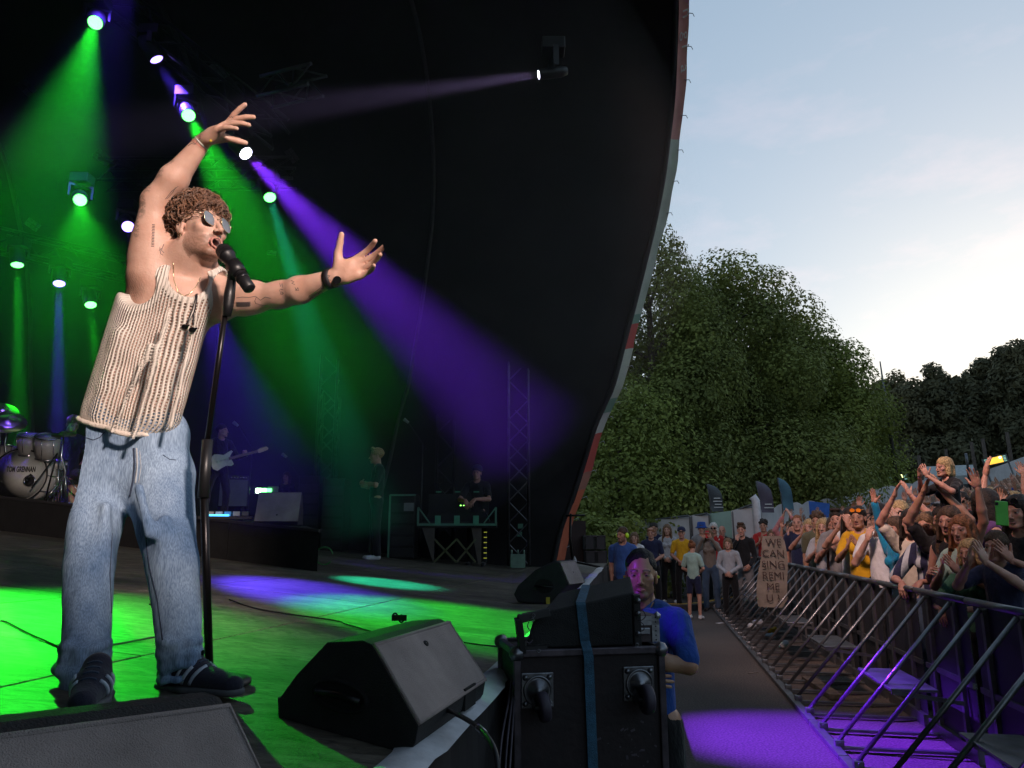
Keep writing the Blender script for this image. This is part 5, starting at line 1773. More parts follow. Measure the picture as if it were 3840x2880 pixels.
def acc_mesh(kind):
    k = 'acc_' + kind
    if k in HM: return HM[k]
    mb = MB()
    if kind == 'cap':
        mb.lathe([(0.094, 0.045), (0.096, 0.075), (0.088, 0.115), (0.06, 0.145), (0.02, 0.158), (0.0001, 0.160)], (0, 0.018, 0), 20)
        mb.add([V((x, y, z)) for z in (0.052, 0.046) for x, y in ((-0.075, -0.06), (-0.06, -0.135), (0, -0.160), (0.06, -0.135), (0.075, -0.06))], [(0, 1, 2, 3, 4), (9, 8, 7, 6, 5)] + [(i, i + 5, (i + 1) % 5 + 5, (i + 1) % 5) for i in range(5)])
    elif kind in ('bucket', 'bowler'):
        br = 0.150 if kind == 'bucket' else 0.128
        mb.lathe([(br, 0.010 if kind == 'bucket' else 0.060), (0.098, 0.055), (0.096, 0.09), (0.088, 0.135), (0.075 if kind == 'bucket' else 0.055, 0.150 if kind == 'bucket' else 0.165), (0.0001, 0.155 if kind == 'bucket' else 0.178)], (0, 0.015, 0), 22)
    elif kind == 'beanie':
        mb.lathe([(0.090, 0.045), (0.098, 0.047), (0.098, 0.085), (0.090, 0.088), (0.092, 0.12), (0.07, 0.160), (0.03, 0.178), (0.0001, 0.180)], (0, 0.018, 0), 20)
    elif kind in ('glasses', 'shades', 'shades_up'):
        up = 0.085 if kind == 'shades_up' else 0.0
        yy = 0.012 if kind == 'shades_up' else 0
        for q in (-1, 1):
            ring = [V((q * 0.034 + 0.026 * math.cos(a), -0.103 + yy, 0.0 + up + 0.020 * math.sin(a))) for a in [2 * PI * i / 14 for i in range(14)]]
            mb.tube(ring, 0.0022, 4, closed=True)
            if kind != 'glasses': mb.add(ring, [tuple(range(14))])
            mb.tube([V((q * 0.060, -0.10 + yy, 0.006 + up)), V((q * 0.080, 0.0, 0.010 + up))], 0.0025, 4)
        mb.tube([V((-0.009, -0.104 + yy, 0.006 + up)), V((0.009, -0.104 + yy, 0.006 + up))], 0.002, 4)
    elif kind == 'band':
        mb.tube([V((0.086 * math.cos(a), 0.0 + 0.02 * 0, 0.03 + 0.105 * math.sin(a))) for a in [PI * i / 12 for i in range(13)]], 0.007, 6)
    elif kind in ('muffs', 'muffs_b'):
        for q in ((-1,) if kind == 'muffs' else (1,)):
            mb.lathe([(0.0001, 0.038), (0.026, 0.036), (0.036, 0.022), (0.036, 0.0)], n=14, M=Matrix.Translation((q * 0.082, 0.004, -0.005)) @ Matrix.Diagonal((1, 1, 1.25, 1)) @ Matrix.Rotation(q * PI / 2, 4, 'Y'))
    elif kind == 'muff_band':
        mb.tube([V((0.100 * math.cos(a), 0.01, 0.02 + 0.120 * math.sin(a))) for a in [PI * i / 12 for i in range(13)]], 0.006, 6)
    HM[k] = mb.mesh(kind)
    return HM[k]
ACCM = {'cap': clm('navy'), 'bucket': clm('royal'), 'bowler': clm('black'), 'beanie': clm('grey'), 'glasses': mat('spectacle_rim', (0.01, 0.01, 0.01), 0.3), 'shades': mat('dark_lens', (0.008, 0.008, 0.01), 0.15, spec=0.8),
        'shades_up': mat('dark_lens'  , (0.008, 0.008, 0.01)), 'band': clm('white'), 'muffs': mat('lime_plastic', (0.50, 0.85, 0.03), 0.4), 'muffs_b': mat('lime_plastic', (0.50, 0.85, 0.03), 0.4), 'muff_band': mat('muff_black', (0.01, 0.01, 0.01), 0.5)}
ACCN = {'cap': 'cap', 'bucket': 'bucket_hat', 'bowler': 'hat', 'beanie': 'beanie', 'glasses': 'glasses', 'shades': 'sunglasses', 'shades_up': 'sunglasses', 'band': 'hair_band', 'muffs': 'ear_defender_cup', 'muffs_b': 'ear_defender_cup', 'muff_band': 'ear_defender_band'}
# arm positions for a 1.75 m figure facing -Y: (elbow, wrist, fingers, back of hand, hand)
def A(e, w_, f, b, h='open'): return (e, w_, f, b, h)
POSE = {
 'down': (A((-0.21, 0.05, 1.12), (-0.20, 0.0, 0.87), (0, -0.1, -1), (-1, 0, 0), 'relax'), A((0.21, 0.05, 1.12), (0.20, 0.0, 0.87), (0, -0.1, -1), (1, 0, 0), 'relax')),
 'clap_low': (A((-0.24, -0.10, 1.13), (-0.07, -0.32, 1.26), (0.35, -0.4, 0.8), (-0.9, -0.3, 0.1)), A((0.24, -0.10, 1.13), (0.06, -0.32, 1.27), (-0.35, -0.4, 0.8), (0.9, -0.3, 0.1))),
 'clap_face': (A((-0.27, -0.18, 1.28), (-0.07, -0.34, 1.48), (0.25, -0.1, 0.95), (-0.9, -0.3, 0.1)), A((0.27, -0.18, 1.28), (0.06, -0.34, 1.49), (-0.25, -0.1, 0.95), (0.9, -0.3, 0.1))),
 'clap_high': (A((-0.25, -0.13, 1.60), (-0.08, -0.18, 1.84), (0.4, 0, 0.9), (-0.9, -0.1, 0.3)), A((0.25, -0.13, 1.60), (0.08, -0.18, 1.85), (-0.4, 0, 0.9), (0.9, -0.1, 0.3))),
 'arm_up': (A((-0.24, 0.0, 1.62), (-0.20, -0.08, 1.88), (0.1, -0.1, 1), (0, 1, 0.1)), A((0.22, 0.03, 1.12), (0.16, -0.14, 0.92), (0, -0.7, -0.7), (1, 0, 0), 'relax')),
 'arm_up2': (A((-0.22, 0.02, 1.12), (-0.10, -0.28, 1.18), (0.4, -0.6, 0.3), (-0.5, -0.4, 0.5), 'relax'), A((0.28, -0.08, 1.60), (0.30, -0.16, 1.87), (-0.1, -0.2, 1), (0, 1, 0.1))),
 'both_up': (A((-0.30, -0.02, 1.62), (-0.33, -0.10, 1.88), (-0.1, -0.1, 1), (0, 1, 0.1)), A((0.30, -0.02, 1.60), (0.28, -0.10, 1.87), (0.1, -0.1, 1), (0, 1, 0.1))),
 'phone': (A((-0.24, -0.16, 1.25), (-0.08, -0.33, 1.52), (0.3, 0.0, 0.95), (-0.5, 0.8, 0), 'relax'), A((0.24, -0.16, 1.25), (0.08, -0.33, 1.52), (-0.3, 0.0, 0.95), (0.5, 0.8, 0), 'relax')),
 'rail': (A((-0.26, -0.22, 1.13), (-0.10, -0.46, 1.10), (0.3, -0.6, -0.7), (0, -0.5, 0.8), 'relax'), A((0.26, -0.22, 1.13), (0.06, -0.46, 1.12), (-0.4, -0.6, -0.6), (0, -0.5, 0.8), 'relax')),
 'clasp': (A((-0.24, 0.0, 1.12), (-0.05, -0.20, 0.98), (0.7, -0.2, -0.5), (-0.2, -0.9, 0.2), 'relax'), A((0.24, 0.0, 1.12), (0.05, -0.20, 0.99), (-0.7, -0.2, -0.5), (0.2, -0.9, 0.2), 'relax')),
 'mouth': (A((-0.25, -0.12, 1.14), (-0.07, -0.22, 1.40), (0.2, 0.25, 0.9), (-0.4, -0.9, 0.2), 'relax'), A((0.21, 0.03, 1.12), (0.14, -0.16, 0.95), (-0.5, -0.3, -0.7), (0.6, -0.6, 0), 'relax')),
 'fold': (A((-0.25, -0.06, 1.13), (0.02, -0.24, 1.13), (0.9, 0.1, 0.1), (0, -1, 0.2), 'relax'), A((0.26, -0.06, 1.13), (-0.04, -0.25, 1.18), (-0.9, 0.15, 0.1), (0, -1, 0.3), 'relax')),
}
def get_pm(pose, fem, sl, child=False, **kw):
    key = (pose, fem, sl) + tuple(sorted(kw.items()))
    return person_meshes(key, POSE[pose], fem=fem, sleeve=sl, **kw)
NPEOPLE = 0
def person(x, y, z, yaw, scale, pose, fem, sl, hair, hc_, shirt, trous, skin, label, group=None, acc=(), accmat=None, shoes='black', pmk=None, name='person'):
    global NPEOPLE
    pm = pmk or get_pm(pose, fem, sl)
    t = thing(name, label, 'person', (x, y, z), yaw, group, scale)
    link('body', pm['body'], t, SKINS[skin])
    link('shirt', pm['shirt'], t, clm(shirt)); link('trousers', pm['trousers'], t, clm(trous)); link('shoes', pm['shoes'], t, clm(shoes))
    if hair:
        o = link('hair', hair_mesh(hair), t, HAIR[hc_]); o.matrix_basis = pm['HT']
    for a in acc:
        o = link(ACCN[a], acc_mesh(a), t, (accmat or {}).get(a, ACCM[a])); o.matrix_basis = pm['HT']
    NPEOPLE += 1
    return t
def face_yaw(x, y, tx, ty):
    """turn a figure that faces -Y so that it faces the target"""
    return math.atan2(tx - x, -(ty - y))
PLACED = []
STAGE_T = (-1.0, 3.0)
def place(px, py, D, **k):
    """put a figure so that its head centre shows at px, py"""
    h = WD(px, py, D)
    k = dict(k)
    bmin = k.pop('bmin', 0.36)
    if px > 2835:
        while bdist(h.x, h.y) < bmin and D < 40:
            D += 0.05; h = WD(px, py, D)
    z = k.pop('z', None)
    if z is None: z = ground_z(h.x, h.y)
    size = k.pop('size', None)
    s = size if size else min(1.14, max(0.72, (h.z - z) / 1.60))
    tx, ty = k.pop('look', STAGE_T)
    yaw = k.pop('yaw', None)
    if yaw is None: yaw = face_yaw(h.x, h.y, tx, ty)
    PLACED.append((h.x, h.y, px, py, D))
    return person(h.x, h.y, z, yaw, s, **k)
# the guard in the pit, close up
gp = WD(2397, 2158, 3.4)
pmg = person_meshes('guard', (A((-0.24, -0.05, 1.14), (0.05, -0.22, 1.14), (0.9, 0.05, 0.0), (0, -1, 0.2), 'relax'), A((0.25, -0.08, 1.20), (-0.02, -0.24, 1.24), (-0.9, 0.2, 0.1), (0, -1, 0.3), 'relax')),
                    sleeve=0.52, hs=0.0042, hb=0.009, hh=0.005, tilt=(0.38, 0.06, 0.0), beard=0.7)
gs = gp.z / 1.60
g_ = thing('person', 'security guard in blue polo shirt, arms folded, standing behind the flight case', 'person', (gp.x + 0.02, gp.y, 0), R(-34), scale=gs)
m_skg = skin_mat('skin_guard', (0.44, 0.26, 0.17), 0.34)
link('body', pmg['body'], g_, m_skg); link('shirt', pmg['shirt'], g_, clm('royal')); link('trousers', pmg['trousers'], g_, clm('black')); link('shoes', pmg['shoes'], g_, clm('black'))
o = link('hair', hair_mesh('crop', 0.0075), g_, HAIR['black']); o.matrix_basis = pmg['HT']
mb = MB()
for q in (-1, 1): mb.lathe([(0.0001, -0.008), (0.007, -0.004), (0.008, 0.004), (0.0001, 0.009)], (q * 0.083, 0.0, -0.006), 10)
o = link('ear_plug', mb.mesh('ear_plug', mat('yellow_foam', (0.7, 0.75, 0.05), 0.6)), g_); o.matrix_basis = pmg['HT']
# collar and placket of the polo shirt
mb = MB()
for q in (-1, 1):
    mb.add([V((q * 0.062, 0.0, 1.490)), V((q * 0.030, -0.085, 1.445)), V((q * 0.055, -0.110, 1.408)), V((q * 0.098, -0.045, 1.440)), V((q * 0.085, 0.03, 1.462))], [(0, 1, 2, 3, 4)])
mb.add([V((0.062, 0.0, 1.490)), V((0.085, 0.03, 1.462)), V((0.0, 0.095, 1.450)), V((0.0, 0.065, 1.492)), V((-0.085, 0.03, 1.462)), V((-0.062, 0, 1.490))], [(0, 1, 2, 3), (3, 2, 4, 5)])
me__ = mb.mesh('collar', clm('blue')); o = link('collar', me__, g_)
sol = o.modifiers.new('thick', 'SOLIDIFY'); sol.thickness = 0.006

# spectators along the far fence
grp = 'spectators standing by the white fence'
W1 = dict(fem=True); M1 = dict(fem=False)
place(2334, 2007, 12.6, pose='down', fem=False, sl=0.45, hair='short', hc_='brown', shirt='blue', trous='navy', skin=1, acc=('muffs', 'muffs_b', 'muff_band'), label='bearded man in blue polo shirt with lime yellow ear defenders, left of guard', pmk=person_meshes('muffman', POSE['down'], girth=1.15, tilt=(-0.5, 0, 0), beard=0.7))
place(2380, 2018, 16.5, pose='clasp', fem=True, sl=1.0, hair='bob', hc_='light', shirt='white', trous='navy', skin=0, label='woman with short fair hair and white blouse beside the man with ear defenders', group=grp)
place(2441, 2000, 17.2, pose='clasp', fem=False, sl=0.45, hair='balding', hc_='ginger', shirt='navy', trous='black', skin=1, shoes='white', label='stocky man in dark navy polo shirt with hands clasped in front', group=grp, pmk=person_meshes('stocky', POSE['clasp'], girth=1.18))
place(2453, 1975, 19.2, pose='down', fem=False, sl=0.45, hair='short', hc_='dark', shirt='navy', trous='black', skin=2, label='tall dark haired man looking over the shoulder of the stocky man', group=grp)
place(2502, 1988, 18.6, pose='clasp', fem=True, sl=1.0, hair='long', hc_='light', shirt='pale grey', trous='black', skin=0, shoes='white', label='young woman with long fair hair, open white shirt and black trousers', group=grp)
place(2556, 2000, 17.6, pose='clasp', fem=False, sl=0.45, hair='crop', hc_='grey', shirt='yellow', trous='black', skin=1, acc=('cap',), label='man in bright yellow football shirt and dark cap', group=grp)
place(2595, 2052, 15.0, pose='clasp', fem=True, sl=0.0, hair='bun', hc_='ginger', shirt='mint', trous='navy', skin=0, shoes='white', yaw=2.6, label='girl in pale mint top turned away, jumper tied at her waist', group=grp, pmk=get_pm('clasp', True, 0.45, shorts=True))
place(2631, 1978, 18.8, pose='down', fem=False, sl=0.45, hair='short', hc_='brown', shirt='grey', trous='black', skin=0, acc=('bucket',), label='boy in bright blue bucket hat', group=grp)
t = place(2657, 2004, 16.6, pose='phone', fem=True, sl=1.0, hair='long', hc_='light', shirt='taupe', trous='jeans', skin=0, label='girl in long grey cardigan filming with a red phone', group=grp)
place(2676, 1980, 18.8, pose='down', fem=True, sl=1.0, hair='long', hc_='white', shirt='red', trous='pale grey', skin=1, acc=('shades',), label='woman with long white hair and red jacket behind the girl with the red phone', group=grp)
place(2708, 1992, 19.0, pose='down', fem=False, sl=0.45, hair=None, hc_='dark', shirt='black', trous='black', skin=1, label='bald man half hidden behind the man in the black jacket', group=grp)
place(2730, 1974, 19.6, pose='down', fem=False, sl=0.45, hair='short', hc_='dark', shirt='navy', trous='black', skin=2, label='short haired man standing behind the bald man', group=grp)
place(2730, 2040, 15.2, pose='clasp', fem=False, sl=1.0, hair='bob', hc_='light', shirt='pale grey', trous='black', skin=0, label='fair haired child in grey hooded top in front of the man in the black jacket', group=grp)
place(2778, 1948, 15.6, pose='mouth', fem=False, sl=1.0, hair='quiff', hc_='brown', shirt='black', trous='grey', skin=1, label='tall man in black jacket over a white shirt with one hand at his mouth', group=grp, size=1.1)
rp_px = WD(2652, 2004, 16.3)
ph = thing('mobile_phone', 'red cased phone held up by the girl in the grey cardigan', 'phone', (rp_px.x, rp_px.y - 0.0, rp_px.z))
MB().box((0, 0, 0), (0.085, 0.012, 0.16), rot=0.3).build('case', mat('red_case', (0.5, 0.02, 0.03), 0.4), ph, bevel=0.004)
MB().lathe([(0.0001, 0.002), (0.008, 0.001), (0.008, 0)], n=8, M=Matrix.Translation((-0.02, -0.012, 0.05)) @ Matrix.Rotation(PI / 2, 4, 'X')).build('camera_lens', ACCM['shades'], ph)

# ============================================================ crowd behind the barrier: the ones the photo shows largest
cg = 'crowd standing behind the barrier'
place(3742, 2052, 5.2, pose='clap_face', fem=False, sl=0.45, hair='short', hc_='brown', shirt='navy', trous='black', skin=0, label='boy with short brown hair clapping at the rail near the right edge', group=cg, pmk=get_pm('clap_face', False, 0.45, hs=0.005))
place(3822, 1925, 5.9, pose='clap_low', fem=True, sl=0.0, hair='long', hc_='dark', shirt='black', trous='black', skin=1, acc=('shades_up',), label='dark haired woman with sunglasses pushed up on her head at the right edge', group=cg)
place(3640, 2075, 5.35, pose='rail', fem=True, sl=0.45, hair='bob', hc_='blond', shirt='green', trous='black', skin=1, label='fair haired child bending over the rail beside the clapping boy', group=cg)
place(3480, 1975, 5.75, pose='rail', fem=True, sl=0.6, hair='bob', hc_='light', shirt='striped', trous='jeans', skin=1, acc=('glasses',), label='woman in navy striped top leaning on the rail with one hand hanging over', group=cg)
place(3566, 1958, 6.5, pose='arm_up2', fem=True, sl=0.0, hair='long', hc_='brown', shirt='black', trous='black', skin=1, label='brown haired young woman just right of the woman in the striped top', group=cg)
place(3612, 1990, 6.1, pose='clap_low', fem=True, sl=0.45, hair='long', hc_='ginger', shirt='mint', trous='black', skin=1, label='ginger haired girl under the raised bare arms', group=cg)
place(3692, 1880, 6.9, pose='arm_up2', fem=True, sl=0.0, hair='long', hc_='dark', shirt='purple', trous='black', skin=1, label='long haired woman turned away behind the raised bare arms', group=cg, yaw=1.4)
place(3535, 1890, 7.0, pose='clap_high', fem=False, sl=0.45, hair='short', hc_='dark', shirt='black', trous='black', skin=2, label='man reaching both hands up to the child he carries on his shoulders', group=cg, size=1.08)
place(3294, 1896, 6.6, pose='mouth', fem=False, sl=0.45, hair='short', hc_='dark', shirt='white', trous='black', skin=0, acc=('bowler', 'glasses'), label='man in dark round hat, glasses and white T-shirt', group=cg, size=1.12)
place(3365, 1985, 6.2, pose='arm_up', fem=True, sl=1.0, hair='bob', hc_='brown', shirt='teal', trous='navy', skin=1, label='person in bright teal long sleeved top with one arm raised', group=cg, yaw=-1.3)
place(3420, 1960, 7.0, pose='clap_high', fem=True, sl=0.45, hair='long', hc_='dark', shirt='cream', trous='black', skin=1, label='woman in cream lace top with both arms raised and hands together', group=cg)
place(3190, 1945, 7.9, pose='clap_face', fem=True, sl=0.0, hair='long', hc_='dark', shirt='white', trous='black', skin=0, label='young woman with long dark hair and white strap top clapping', group=cg)
place(3218, 1915, 8.8, pose='clap_low', fem=True, sl=0.45, hair='pony', hc_='dark', shirt='yellow', trous='black', skin=2, acc=('shades_up',), accmat={'shades_up': mat('orange_lens', (0.8, 0.25, 0.02), 0.2)}, label='woman with orange sunglasses pushed up on her dark hair', group=cg)
place(3129, 1972, 8.6, pose='clap_low', fem=True, sl=0.45, hair='bob', hc_='brown', shirt='rust', trous='black', skin=1, label='brown haired woman in rust top with clasped hands', group=cg)
place(3088, 1978, 9.0, pose='clap_low', fem=True, sl=0.45, hair='waves', hc_='blond', shirt='pale grey', trous='black', skin=0, label='girl with long wavy blond hair at the rail', group=cg)
place(3036, 1978, 9.5, pose='clap_face', fem=True, sl=0.45, hair='bob', hc_='blond', shirt='grey', trous='black', skin=1, acc=('glasses',), label='older woman with short blond hair and glasses holding a hand up', group=cg)
place(2980, 1985, 10.4, pose='clap_face', fem=True, sl=0.0, hair='bob', hc_='brown', shirt='pink', trous='black', skin=0, acc=('band',), label='child with a white band on brown hair', group=cg)
place(2976, 2030, 9.8, pose='arm_up', fem=True, sl=0.0, hair='pony', hc_='dark', shirt='black', trous='black', skin=1, acc=('shades',), label='small girl in dark sunglasses at the rail', group=cg)
place(2893, 1980, 12.2, pose='clasp', fem=True, sl=0.45, hair='long', hc_='light', shirt='taupe', trous='black', skin=1, label='smiling young woman holding up the lettered paper banner', group=cg, size=1.0)
place(2862, 1953, 13.0, pose='clap_low', fem=False, sl=0.45, hair='curly', hc_='dark', shirt='red', trous='black', skin=2, label='young man with dark curls and a red T-shirt near the fence post', group=cg)
place(2846, 1984, 12.4, pose='clap_low', fem=True, sl=0.45, hair='bun', hc_='light', shirt='rust', trous='black', skin=0, label='pale woman with tied back hair first in the row at the rail', group=cg)
place(2841, 1942, 20.0, pose='down', fem=False, sl=0.0, hair='short', hc_='dark', shirt='lime', trous='black', skin=2, label='steward in lime yellow vest standing by the fence post')
place(3064, 1936, 10.6, pose='down', fem=False, sl=0.45, hair='curly', hc_='brown', shirt='olive', trous='black', skin=2, label='young man with thick brown curls behind the blond girl', group=cg)
place(2989, 1934, 11.9, pose='down', fem=False, sl=0.45, hair='crop', hc_='ginger', shirt='navy', trous='black', skin=1, label='man with cropped red hair behind the child with the white band', group=cg)
place(3139, 1928, 10.3, pose='clap_low', fem=False, sl=0.45, hair='quiff', hc_='dark', shirt='grey', trous='black', skin=1, label='dark haired youth left of the woman with long dark hair', group=cg)
place(3345, 1890, 9.4, pose='clap_low', fem=True, sl=0.45, hair='bob', hc_='ginger', shirt='pink', trous='black', skin=1, label='red haired woman to the right of the man in the round hat', group=cg)
place(3376, 1902, 8.8, pose='clap_face', fem=False, sl=0.45, hair='short', hc_='blond', shirt='white', trous='black', skin=0, acc=('shades',), label='fair man in black sunglasses right of the man in the round hat', group=cg)
place(3705, 1800, 12.0, pose='clap_face', fem=True, sl=0.45, hair='long', hc_='blond', shirt='red', trous='black', skin=1, label='woman with bright blond hair and red top further up the slope', group=cg)
place(3748, 1808, 11.0, pose='arm_up2', fem=True, sl=0.45, hair='long', hc_='brown', shirt='white', trous='black', skin=0, acc=('band',), label='young woman with a white hair band and one arm up near the right edge', group=cg)
place(3600, 1815, 11.5, pose='down', fem=False, sl=0.45, hair='short', hc_='dark', shirt='black', trous='black', skin=2, acc=('shades',), label='bearded man in black sunglasses right of the child on shoulders', group=cg)
# green phone held up
gpn = WD(3757, 1925, 5.75)
ph = thing('mobile_phone', 'bright green phone held up among the crowd near the right edge', 'phone', gpn)
MB().box((0, 0, 0), (0.10, 0.011, 0.19), rot=Matrix.Rotation(0.08, 3, 'Y')).build('case', mat('green_case', (0.08, 0.42, 0.05), 0.4), ph, bevel=0.006)
MB().box((-0.035, -0.008, 0.075), (0.022, 0.004, 0.022)).build('camera_lens', ACCM['shades'], ph)
# child on shoulders
cp = WD(3543, 1755, 7.0)
pmc = get_pm('clap_face', True, 0.45)
S_ = 0.74
cgz = cp.z - 1.60 * S_
t = thing('person', 'fair haired child in black T-shirt sitting on a mans shoulders with hands pressed together', 'person', (cp.x, cp.y - 0.02, cgz), face_yaw(cp.x, cp.y, -1, 3) - 0.5, scale=S_)
link('body', pmc['body'], t, SKINS[1]); link('shirt', pmc['shirt'], t, clm('black'))
o = link('hair', hair_mesh('bob'), t, HAIR['blond']); o.matrix_basis = pmc['HT']

# the rest of the crowd on the slope
rr = random.Random(21)
hairs = [('short', 0), ('quiff', 0), ('crop', 0), ('curly', 0), ('long', 1), ('waves', 1), ('bob', 1), ('bun', 1), ('pony', 1), ('long_side', 1)]
hcs = ['dark', 'brown', 'brown', 'light', 'blond', 'ginger', 'grey', 'dark', 'black']
shirts = ['white', 'cream', 'grey', 'pale grey', 'black', 'navy', 'blue', 'red', 'rust', 'green', 'pink', 'olive', 'purple', 'brown', 'black', 'taupe', 'striped']
poses = ['clap_low', 'clap_face', 'clap_high', 'down', 'arm_up', 'arm_up2', 'both_up', 'clap_low', 'clap_face', 'phone', 'down', 'down']
PTXT = {'clap_low': 'clapping at chest height', 'clap_face': 'clapping at face height', 'clap_high': 'clapping overhead', 'down': 'with arms down', 'arm_up': 'with the right arm up', 'arm_up2': 'with the left arm up', 'both_up': 'with both arms up', 'phone': 'hands up as if filming'}
HTXT = {'short': 'short', 'quiff': 'swept', 'crop': 'cropped', 'curly': 'curly', 'long': 'long', 'waves': 'wavy', 'bob': 'chin length', 'bun': 'bunned', 'pony': 'ponytailed', 'long_side': 'side parted'}
DX, DY = 0.183, 0.983          # along the barrier
cand = []
for i in range(60):
    bd = 0.55 + 0.62 * i
    for j in range(-10, 110):
        al = j * 0.56 + (0.28 if i % 2 else 0) + rr.uniform(-0.12, 0.12)
        b_ = bd + rr.uniform(-0.15, 0.15)
        x = BAR_A.x + BAR_N.x * b_ + DX * al; y = BAR_A.y + BAR_N.y * b_ + DY * al
        if y < 3.5 or x < 4.0: continue
        z = ground_z(x, y) + 1.6
        q = proj((x, y, z))
        if q[2] < 4.5 or q[0] > 3960 or q[0] < 2860 - (0 if q[2] < 16 else -60): continue
        if al > 11.9 + 0.55 * b_ and al > 14: 
            if al > 34: continue
        cand.append((q[2], x, y, q[0], q[1], al, b_))
cand.sort()
used = set(); cnt = 0; far = []
for (D, x, y, px, py, al, b_) in cand:
    if D > 62: continue
    if px < 3480 and D > 20.3 + (px - 2852) * 0.0245: continue
    if b_ < 0.2: continue
    if px < 2860 + (D - 12) * 4: continue
    if any((x - a) ** 2 + (y - b) ** 2 < 0.40 ** 2 for a, b, *_ in PLACED): continue
    hw = 0.22 * FPX / D
    if any(dd > D - 0.1 and abs(px - p_) < hw and abs(py - q_) < hw * 2.2 for _, _, p_, q_, dd in PLACED[:60] if True) and cnt < 100: continue
    if cnt >= 215 or D > 26:
        far.append((x, y)); continue
    hk, fem = rr.choice(hairs); hc_ = rr.choice(hcs); sh = rr.choice(shirts); po = rr.choice(poses if D > 13 else poses[:2] + ['down', 'down', 'clap_low', 'clap_face', 'arm_up'])
    sc = rr.uniform(0.90, 1.06) * (0.96 if fem else 1.0)
    acc = ()
    rnd = rr.random()
    if rnd < 0.06: acc = ('cap',)
    elif rnd < 0.14: acc = ('shades',)
    elif rnd < 0.17: acc = ('beanie',)
    elif rnd < 0.20: acc = ('bucket',)
    extra = {'cap': ' under navy cap', 'shades': ' and sunglasses', 'beanie': ' under beanie', 'bucket': ' under blue hat'}.get(acc[0] if acc else '', '')
    lab = '%s with %s %s hair%s, %s top, %s' % ('woman' if fem else 'man', HTXT[hk], hc_, extra, sh, PTXT[po])
    if lab in used:
        lab2 = lab + (', uphill' if D > 16 else ', downhill')
        if lab2 in used: 
            acc = ('cap',) if not acc else (); 
            sh = rr.choice(shirts); hc_ = rr.choice(hcs)
            lab2 = '%s with %s %s hair%s, %s top, %s' % ('woman' if fem else 'man', HTXT[hk], hc_, ' under navy cap' if acc else '', sh, PTXT[po])
            if lab2 in used: continue
        lab = lab2
    used.add(lab)
    person(x, y, ground_z(x, y), face_yaw(x, y, *STAGE_T) + rr.uniform(-0.35, 0.35), sc, po, bool(fem), 0.45 if rr.random() < 0.75 else (0.0 if fem else 1.0), hk, hc_, sh, rr.choice(['black', 'jeans', 'navy']), rr.choice([0, 0, 1, 1, 1, 2, 2, 3]), lab, cg, acc)
    PLACED.append((x, y, px, py, D)); cnt += 1
# far crowd that reads as one mass
def low_person(arm):
    S = SDF((-0.45, -0.35, 0.5), (0.45, 0.3, 2.2), 0.05)
    S.cap((0, 0, 0.7), (0, 0, 1.32), 0.15, 0.15, 0.03, flat=((0, 1, 0), 1.2)); S.cap((-0.16, 0, 1.38), (0.16, 0, 1.38), 0.06, 0.06, 0.04)
    S.cap((0, 0, 1.4), (0, 0, 1.5), 0.055, 0.055, 0.03); S.ell((0, 0, 1.62), (0.085, 0.10, 0.125), 0.02)
    if arm:
        S.cap((0.17, 0, 1.4), (0.26, -0.1, 1.62), 0.05, 0.045, 0.02); S.cap((0.26, -0.1, 1.62), (0.14, -0.14, 1.95), 0.045, 0.04, 0.02)
    return S.mesh()
LP = [low_person(False), low_person(True)]
Ps, Fs, Cs, o_ = [], [], [], 0
for (x, y) in far[:760]:
    P, F = LP[1 if rr.random() < 0.3 else 0]
    a = face_yaw(x, y, *STAGE_T) + rr.uniform(-0.5, 0.5); s = rr.uniform(0.88, 1.06)
    c, sn = math.cos(a), math.sin(a)
    Q = P * s; Q = np.stack([Q[:, 0] * c - Q[:, 1] * sn + x, Q[:, 0] * sn + Q[:, 1] * c + y, Q[:, 2] + ground_z(x, y)], 1)
    sk_ = np.array(rr.choice([(0.42, 0.24, 0.18), (0.36, 0.2, 0.14), (0.5, 0.3, 0.23)])); tp__ = np.array(CL[rr.choice(['white', 'grey', 'black', 'navy', 'red', 'pink', 'blue', 'rust', 'cream', 'brown'])]); hr = np.array(rr.choice([(0.03, 0.02, 0.015), (0.08, 0.05, 0.03), (0.35, 0.25, 0.13), (0.2, 0.12, 0.06)]))
    C = np.tile(tp__, (len(P), 1))
    up_ = P[:, 2] > 1.45
    C[up_] = sk_
    C[up_ & ((P[:, 2] > 1.68) | (P[:, 1] > 0.02)) & (np.abs(P[:, 0]) < 0.11)] = hr
    Ps.append(Q); Fs.append(F + o_); Cs.append(C); o_ += len(P)
if Ps:
    mc = skin_mat('far_crowd', (0.3, 0.2, 0.15), 0.8)
    me = mesh_np('crowd', np.concatenate(Ps), np.concatenate(Fs), True, mc)
    Cc = np.concatenate(Cs); paint(me, Cc, np.ones(len(Cc)))
    o = link('crowd', me)
    setp(o, 'dense far crowd filling the top of the slope below the pines', 'crowd', kind='stuff')
